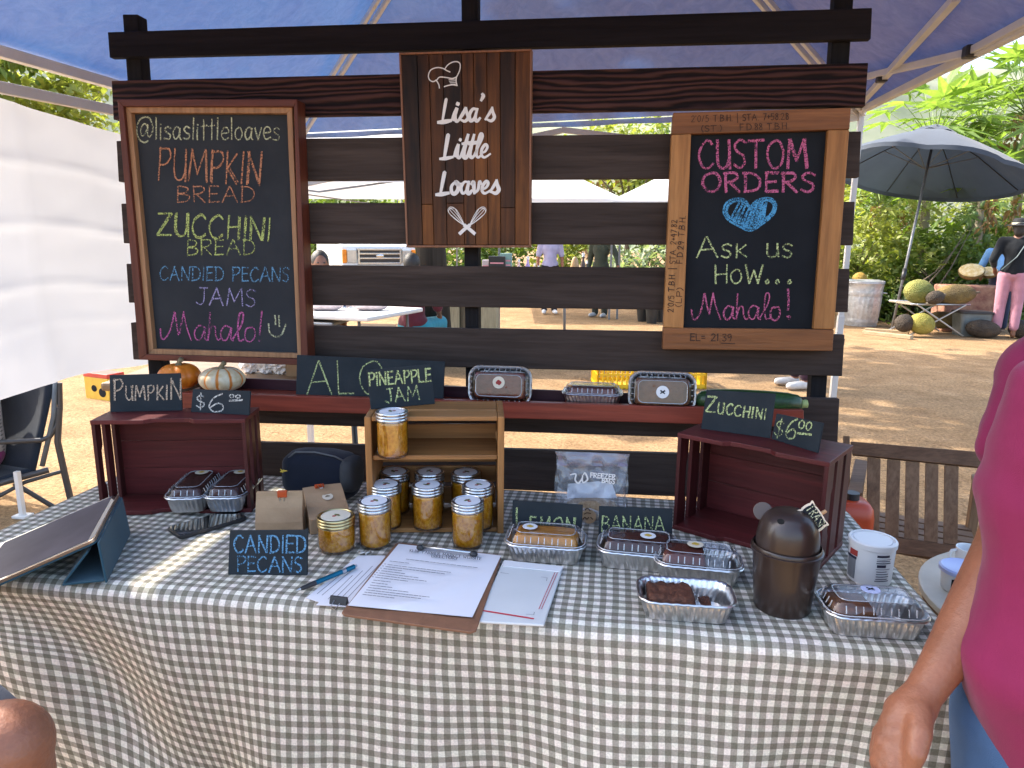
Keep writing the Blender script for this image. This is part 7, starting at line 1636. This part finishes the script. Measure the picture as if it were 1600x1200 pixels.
mb.hexa([(x, y, .36) for x, y in P], [(x * .86, y * .86, 0) for x, y in P]); mb.build('body', plain('grey_plastic', (.13, .145, .14), .4), tt, world=False, bevel=.006); P = rrect(.49, .39, .05); mb = MB(); mb.hexa([(x, y, .39) for x, y in P], [(x, y, .355) for x, y in P]); mb.build('lid', M_black, tt, world=False, bevel=.006)

# ================================================================ OTHER STALLS
M_wcan = cloth('white_canopy_fabric', (.74, .75, .77), .04, 200, .1, .8, 1.2, .35, (.8, .8, .82))
def stall(label, c, w_, d_, ez, pk, rz=0.0, mat=None, group='white market canopies'):
    root = thing('market_canopy', label, 'canopy tent', c, rz, group); x, y = w_ / 2, d_ / 2; cs = [Vector((-x, -y, ez)), Vector((x, -y, ez)), Vector((x, y, ez)), Vector((-x, y, ez))]; P = Vector((0, 0, pk)); mb = MB()
    for k in range(4):
        a, b_ = cs[k], cs[(k + 1) % 4]; prev = None
        for j in range(7):
            t_ = j / 6; rw = []
            for i in range(9):
                e_ = a.lerp(b_, i / 8); p = e_.lerp(P, t_); p.z -= .07 * math.sin(math.pi * t_) * (.4 + .6 * math.sin(math.pi * i / 8)); rw.append(mb.bm.verts.new(p))
            if prev: mb.bridge(prev, rw, False)
            prev = rw
    bmesh.ops.remove_doubles(mb.bm, verts=mb.bm.verts, dist=.002); mb.build('roof', mat or M_wcan, root, world=False, smooth=True, auto=30)
    mb = MB()
    for k in range(4):
        a, b_ = cs[k], cs[(k + 1) % 4]; o_ = (a + b_).normalized() * .01; o_.z = 0; mb.quad([a + o_, b_ + o_, b_ + o_ * 2 - Vector((0, 0, .2)), a + o_ * 2 - Vector((0, 0, .2))])
    mb.build('valance', mat or M_wcan, root, world=False, smooth=None)
    for c_ in cs: mb = MB(); mb.sqtube((c_.x * .98, c_.y * .98, 0), (c_.x * .98, c_.y * .98, ez), .035); mb.build('leg', M_greysteel, root, world=False)
    for s_ in (-1, 1):
        mb = MB(); mb.sqtube((-x, s_ * y * .97, ez - .06), (0, s_ * y * .97, ez - .30), .025, .02); mb.sqtube((0, s_ * y * .97, ez - .30), (x, s_ * y * .97, ez - .06), .025, .02); mb.build('truss', M_greysteel, root, world=False)
    return root
def gpt(u, d): p = UD(u, 380, d); return Vector((p.x, p.y, 0))
c_ = gpt(560, 9.4); stall('nearest white canopy left of the wooden sign, its underside showing', c_, 3.6, 3.0, 2.22, 3.1, R(4))
stall('white canopy right of the wooden sign with its roof in sunlight', gpt(828, 14.2), 3.3, 3.0, 2.18, 3.15, R(8)); stall('white canopy behind the left edge of the custom orders board', gpt(1068, 14.0), 3.1, 3.0, 2.15, 3.0, R(4)); stall('pale blue canopy far behind the menu chalkboard', gpt(545, 22), 3.3, 3.0, 3.4, 4.6, R(20), cloth('pale_blue_fabric', (.42, .56, .66), .05, 200, .1, .8, 2, .3), None)
def ftable(label, c, rz, L_, W_, top, z=.74, group=None, lm=None):
    root = thing('folding_table', label, 'table', c, rz, group); mb = MB(); mb.box((0, 0, z - .02), (L_, W_, .04)); mb.build('tabletop', top, root, world=False, bevel=.012)
    for sx in (-1, 1):
        for sy in (-1, 1): mb = MB(); mb.tube([(sx * (L_ / 2 - .12), sy * (W_ / 2 - .06), 0), (sx * (L_ / 2 - .14), sy * (W_ / 2 - .08), z - .04)], .014, 8); mb.build('leg', lm or M_greysteel, root, world=False, smooth=True)
    return root
# white table with wrapped rolls
tr = UZ(587, 497, .74); tl2, tb2 = UZ(500, 492.5, .74), UZ(650, 480, .74); ax1 = (tl2 - tr).normalized(); ax2 = (tb2 - tr).normalized(); Wt = (tb2 - tr).length
ctr = tr + ax1 * .75 + ax2 * (Wt / 2); ftable('white plastic folding table with wrapped bundles beyond the backdrop', (ctr.x, ctr.y, 0), math.atan2(-ax1.y, -ax1.x), 1.5, Wt * .95, M_hdpe)
M_wrap = plain('pink_wrapped_bundle', (.52, .42, .42), .35, var=.25, scale=16, coat=.4, bump=.5, bscale=25)
for k, (u, wpx) in enumerate(((500, 34), (572, 36))):
    p = UZ(u, 487, .74) + Vector((0, .12, 0)); rr = .055; root = thing('wrapped_bundle', ('wrapped pink and white bundle at the left of the white table', 'wrapped pink and white bundle at the right end of the white table')[k], 'bundle', (p.x, p.y, .74), R(8), 'wrapped bundles'); mb = MB(); mb.ell((0, 0, rr), (.17, .09, rr), None, 26, 14, lambda q, a, b_: Vector((math.copysign(abs(q.x) ** .6, q.x), q.y, q.z)) * (1 + .05 * mnoise.noise(q * 4))); mb.build('wrapping', M_wrap, root, world=False, smooth=True)
    mb = MB(); mb.tube([(-.165, 0, rr), (-.20, 0, rr * .9), (-.22, .01, rr * .7)], [.02, .012, .022], 8); mb.build('twisted_end', M_wrap, root, world=False, smooth=True)
p = UZ(512, 508, .62); bx2 = thing('tray', 'grey metal tray left of the white table', 'tray', (p.x - .1, p.y - .1, 0)); mb = MB(); mb.box((0, 0, .66), (.55, .4, .03)); mb.build('tray', plain('tray_grey', (.2, .21, .22), .35, .5), bx2, world=False, bevel=.01); mb = MB(); mb.tube([(0, 0, 0), (0, 0, .65)], .02, 8); mb.build('stand', M_greysteel, bx2, world=False)
p = UZ(560, 509, .5); cbx = thing('cardboard_box', 'cardboard box under the white table', 'box', (p.x, p.y + .3, 0)); M_card = plain('cardboard', (.30, .20, .115), .8, var=.08)
def carton(root, L_, W_, H_, open_=True):
    mb = MB(); t_ = .006
    for sx in (-1, 1): mb.box((sx * (L_ / 2 - t_ / 2), 0, H_ / 2), (t_, W_, H_))
    for sy in (-1, 1): mb.box((0, sy * (W_ / 2 - t_ / 2), H_ / 2), (L_ - 2 * t_, t_, H_))
    mb.box((0, 0, t_ / 2 + .001), (L_ - 2 * t_, W_ - 2 * t_, t_)); o = mb.build('box', M_card, root, world=False)
    for sy in (-1, 1):
        mb = MB(); mb.quad([(-L_ / 2, sy * W_ / 2, H_), (L_ / 2, sy * W_ / 2, H_), (L_ / 2, sy * (W_ / 2 + W_ * .35), H_ + .03), (-L_ / 2, sy * (W_ / 2 + W_ * .35), H_ + .03)]); f = mb.build('flap', M_card, root, world=False, smooth=None); f.modifiers.new('t', 'SOLIDIFY').thickness = .005
carton(cbx, .45, .4, .42)
# work table behind the backdrop on the left, boxes on it
wt = ftable('brown topped table behind the backdrop at the left with boxes on it', (-1.72, 2.14, 0), R(10), 1.25, .62, wood('brown_laminate', (.16, .10, .06), (.24, .155, .09), 'X', 1, .55, .1), .74, None, M_black)
bq = thing('cardboard_box', 'open cardboard box with white tissue on the brown table behind the striped pumpkin', 'box', (-1.36, 2.20, .741), R(8)); carton(bq, .40, .30, .12)
for k, (u, v) in enumerate(((391, 590), (418, 592), (440, 596))):
    p = UY(u, v, 2.08); root = thing('tissue_paper', ('crumpled white tissue beside the striped pumpkin', 'crumpled white tissue in the middle of the box front', 'small crumpled tissue near the ALO slate')[k], 'tissue', (p.x, p.y, .742), group='crumpled tissue'); mb = MB(); mb.ell((0, 0, .045), (.05, .035, .045), None, 18, 12, lambda q, a, b_: q * (1 + .5 * mnoise.noise(q * 3.1 + Vector((k, 0, 0))))); mb.build('tissue', M_stw, root, world=False)
p = UZ(166, 622, 0); yb = thing('snack_carton', 'yellow and red carton on the ground left of the left crate', 'carton', p, R(-15)); hq = .235
mb = MB(); mb.box((0, 0, hq * .42), (.30, .16, hq * .84)); mb.build('carton', plain('yellow_print_card', (.62, .38, .04), .5, var=.1, scale=20), yb, world=False, bevel=.004); mb = MB(); mb.box((0, 0, hq * .92), (.306, .166, hq * .16)); mb.build('lid', plain('red_card', (.50, .05, .03), .5), yb, world=False, bevel=.004)
mb = MB(); mb.ell((-.03, -.081, .1), (.035, .002, .03)); mb.ell((.07, -.081, .07), (.045, .002, .04)); mb.build('printing', M_boardd, yb, world=False)
# yellow crates beyond the shelf
M_yel = plain('yellow_crate_plastic', (.68, .42, .012), .4, var=.06)
def ycrate(label, u0, u1, yb_, dep=.38):
    a, b_ = UZ(u0, yb_, 0), UZ(u1, yb_, 0); L_ = (b_ - a).length; d = b_ - a; root = thing('plastic_crate', label, 'crate', a, math.atan2(d.y, d.x), 'yellow plastic crates'); H_ = .26
    for (x0, y0, x1, y1) in ((0, 0, L_, 0), (0, dep, L_, dep), (0, 0, 0, dep), (L_, 0, L_, dep)):
        mb = MB(); P0, P1 = Vector((x0, y0, 0)), Vector((x1, y1, 0)); n_ = max(6, int((P1 - P0).length / .045)); 
        for z in (.03, H_ * .55, H_ - .025): mb.sqtube(P0 + Vector((0, 0, z)), P1 + Vector((0, 0, z)), .014, .03 if z != H_ * .55 else .018)
        for k in range(n_ + 1): p = P0.lerp(P1, k / n_); mb.sqtube(p + Vector((0, 0, .001)), p + Vector((0, 0, H_)), .016, .016)
        mb.build('side', M_yel, root, world=False)
    mb = MB(); mb.box((L_ / 2, dep / 2, .012), (L_, dep, .016)); mb.build('base', M_yel, root, world=False)
ycrate('yellow plastic crate behind the middle of the red shelf', 934, 1016, 608); ycrate('yellow plastic crate to the right, nearer the plum trousers', 1024, 1102, 608)
# far produce table with goods
p = gpt(815, 10.6); ft_ = ftable('far market table with bottles and boxes seen between the slats', (p.x, p.y, 0), R(6), 1.6, .7, M_hdpe, .78)
goods = [(777, 26, .40, (.02, .02, .022), 'black box', 'box'), (760, 12, .34, (.55, .5, .55), 'white carton', 'box'), (791, 18, .44, (.20, .33, .30), 'striped green box', 'box'), (811, 8, .36, (.62, .42, .42), 'pink bottle', 'bottle'), (825, 8, .40, (.45, .32, .60), 'purple bottle', 'bottle'), (827, 14, .24, (.03, .10, .22), 'blue box', 'box'), (836, 5, .30, (.6, .45, .4), 'peach bottle', 'bottle'), (842, 5, .26, (.35, .35, .6), 'lilac bottle', 'bottle'), (899, 14, .40, (.42, .26, .12), 'carved wooden mask', 'carving'), (912, 8, .46, (.06, .03, .02), 'dark amber bottle', 'bottle'), (918, 6, .34, (.05, .035, .03), 'small dark bottle', 'bottle')]
for k, (u, wpx, h_, col, nm, ct_) in enumerate(goods):
    d = 10.4 + .12 * (k % 3); w_ = wpx * d / F_PX; p = gpt(u, d); p.z = .78; mt = plain(nm.replace(' ', '_'), col, .4, var=.1, scale=30)
    root = thing(nm.split()[-1] if ct_ != 'carving' else 'wooden_mask', nm + ' on the far market table', ct_, p, R(6), 'goods on the far table')
    if ct_ == 'bottle': mb = MB(); r_ = w_ / 2; mb.lathe([(r_ * .9, 0), (r_, .01), (r_, h_ * .62), (r_ * .45, h_ * .76), (r_ * .4, h_ * .88)], 18); mb.build('body', mt, root, world=False, smooth=True, auto=40); mb = MB(); mb.lathe([(r_ * .5, h_ * .88), (r_ * .5, h_)], 14); mb.build('cap', M_stw, root, world=False)
    elif ct_ == 'box':
        mb = MB(); mb.box((0, 0, h_ / 2), (w_, .16, h_)); mb.build('body', mt, root, world=False, bevel=.006)
        mb = MB(); [mb.box((0, -.081, h_ * (.3 + .15 * q_)), (w_ * .8, .004, h_ * .05)) for q_ in range(4)]; mb.build('printed_stripes', plain(nm.replace(' ', '_') + '_stripe', (.6, .25, .3), .5), root, world=False)
    else:
        mb = MB(); mb.ell((0, 0, h_ / 2), (w_ / 2, .05, h_ / 2), None, 20, 12); mb.build('face', mt, root, world=False, smooth=True)
        for sx in (-1, 1): mb = MB(); mb.ell((sx * w_ * .2, -.05, h_ * .58), (w_ * .13, .012, w_ * .13)); mb.build('eye', M_boardd, root, world=False)
# pots, wooden cabinet, van
M_pot = plain('black_nursery_pot', (.018, .018, .018), .5, var=.15)
for k, (u, v, s) in enumerate(((1003, 502, .9), (1018, 505, 1.0), (1032, 503, .9))):
    root = thing('plant_pot', ('left black nursery pot on the sunlit dirt', 'middle black nursery pot standing nearest', 'right black nursery pot beside the chalkboard edge')[k], 'plant pot', UZ(u, v, 0), group='black nursery pots'); mb = MB(); mb.lathe([(.085 * s, 0), (.115 * s, .24 * s), (.125 * s, .24 * s), (.125 * s, .27 * s), (.112 * s, .27 * s), (.108 * s, .22 * s)], 24); mb.build('pot', M_pot, root, world=False, smooth=True, auto=40)
    mb = MB(); mb.lathe([(.107 * s, .225 * s), (.001, .235 * s)], 20, cap0=False); mb.build('soil', plain('potting_soil', (.03, .02, .014), .95), root, world=False)
p = gpt(737, 9.0); wc = thing('wooden_cabinet', 'pale plywood cabinet behind the middle backdrop post', 'cabinet', p, R(5)); M_ply = wood('pale_plywood', (.34, .27, .15), (.46, .38, .24), 'Z', 1, .7, .15)
for sx in (-1, 1): mb = MB(); mb.box((sx * .24, 0, .36), (.20, .4, .72)); mb.build('door', M_ply, wc, world=False, bevel=.006)
mb = MB(); mb.box((0, .02, .36), (.26, .36, .70)); mb.build('inner_panel', wood('dark_ply', (.12, .09, .05), (.2, .15, .09), 'Z'), wc, world=False); mb = MB(); mb.box((0, 0, .735), (.74, .44, .025)); mb.build('cabinet_top', M_ply, wc, world=False, bevel=.004)
vp = gpt(592, 18.6); vn = thing('van', 'white van with a grey grille and orange turn signal parked beyond the market', 'van', vp, R(31)); M_van = plain('white_van_paint', (.72, .73, .74), .25, var=.02, coat=.6); M_chr = plain('chrome', (.6, .6, .62), .2, 1, var=.05)
mb = MB(); prof_ = [(0, .42), (-.06, .55), (-.06, .78), (0, 1.28), (.75, 1.42), (1.35, 2.05), (5.2, 2.1), (5.25, .45)]
f, b_ = [], []
for y, z in prof_: k = 1.0 if z < 1.5 else .93; f.append((1.0 * k, y, z)); b_.append((-1.0 * k, y, z))
mb.hexa(f[::-1], b_[::-1]); mb.build('body', M_van, vn, world=False, bevel=.05, seg=3)
mb = MB(); mb.hexa([(.80, .80, 1.46), (-.80, .80, 1.46), (-.76, 1.28, 1.96), (.76, 1.28, 1.96)][::-1], [(.80, .84, 1.45), (-.80, .84, 1.45), (-.76, 1.32, 1.95), (.76, 1.32, 1.95)][::-1]); ws = mb.build('windscreen', M_blk, vn, world=False); ws.location = (0, -.03, .02)
mb = MB(); mb.hexa([(x, -.075, z) for x, z in ((-.52, .80), (.52, .80), (.60, 1.20), (-.60, 1.20))], [(x, .0, z) for x, z in ((-.52, .80), (.52, .80), (.60, 1.20), (-.60, 1.20))]); gr = mb.build('grille', plain('grille_black', (.03, .03, .035), .5), vn, world=False)
mb = MB()
for z in (.82, .95, 1.07, 1.18): mb.box((0, -.09, z), (1.08 + (z - .8) * .3, .03, .045))
for x in (-.54, .54): mb.box((x * 1.03, -.09, 1.0), (.05, .034, .42))
mb.build('grille_bars', M_chr, gr, world=False, bevel=.006); mb = MB(); mb.ell((0, -.108, 1.01), (.11, .014, .05)); mb.build('badge', M_chr, gr, world=False, smooth=True)
for sx in (-1, 1):
    mb = MB(); mb.box((sx * .735, -.06, 1.0), (.25, .06, .34)); h_ = mb.build('headlight', plain('lamp_lens', (.55, .55, .52), .15, .3, var=.1, coat=1), vn, world=False, bevel=.02); mb = MB(); mb.box((sx * .925, -.045, 1.0), (.12, .075, .36)); mb.build('turn_signal', plain('amber_lens', (.75, .24, .01), .25, coat=.6), vn, world=False, bevel=.025)
mb = MB(); mb.box((0, -.14, .60), (2.0, .20, .22)); mb.build('bumper', M_chr, vn, world=False, bevel=.03)
for sx in (-1, 1):
    for y in (.85, 4.0):
        mb = MB(); mb.tube([(sx * .80, y, .36), (sx * 1.01, y, .36)], .36, 24); w_ = mb.build('wheel', M_black, vn, world=False, bevel=.02); mb = MB(); mb.tube([(sx * .98, y, .36), (sx * 1.02, y, .36)], .20, 20); mb.build('hub_cap', M_chr, w_, world=False)
    mb = MB(); mb.box((sx * 1.12, .95, 1.55), (.16, .10, .24)); mb.build('wing_mirror', M_black, vn, world=False, bevel=.02)
    mb = MB(); mb.box((sx * .975, 1.9, 1.72), (.03, .9, .42)); mb.build('side_window', M_blk, vn, world=False, bevel=.02)
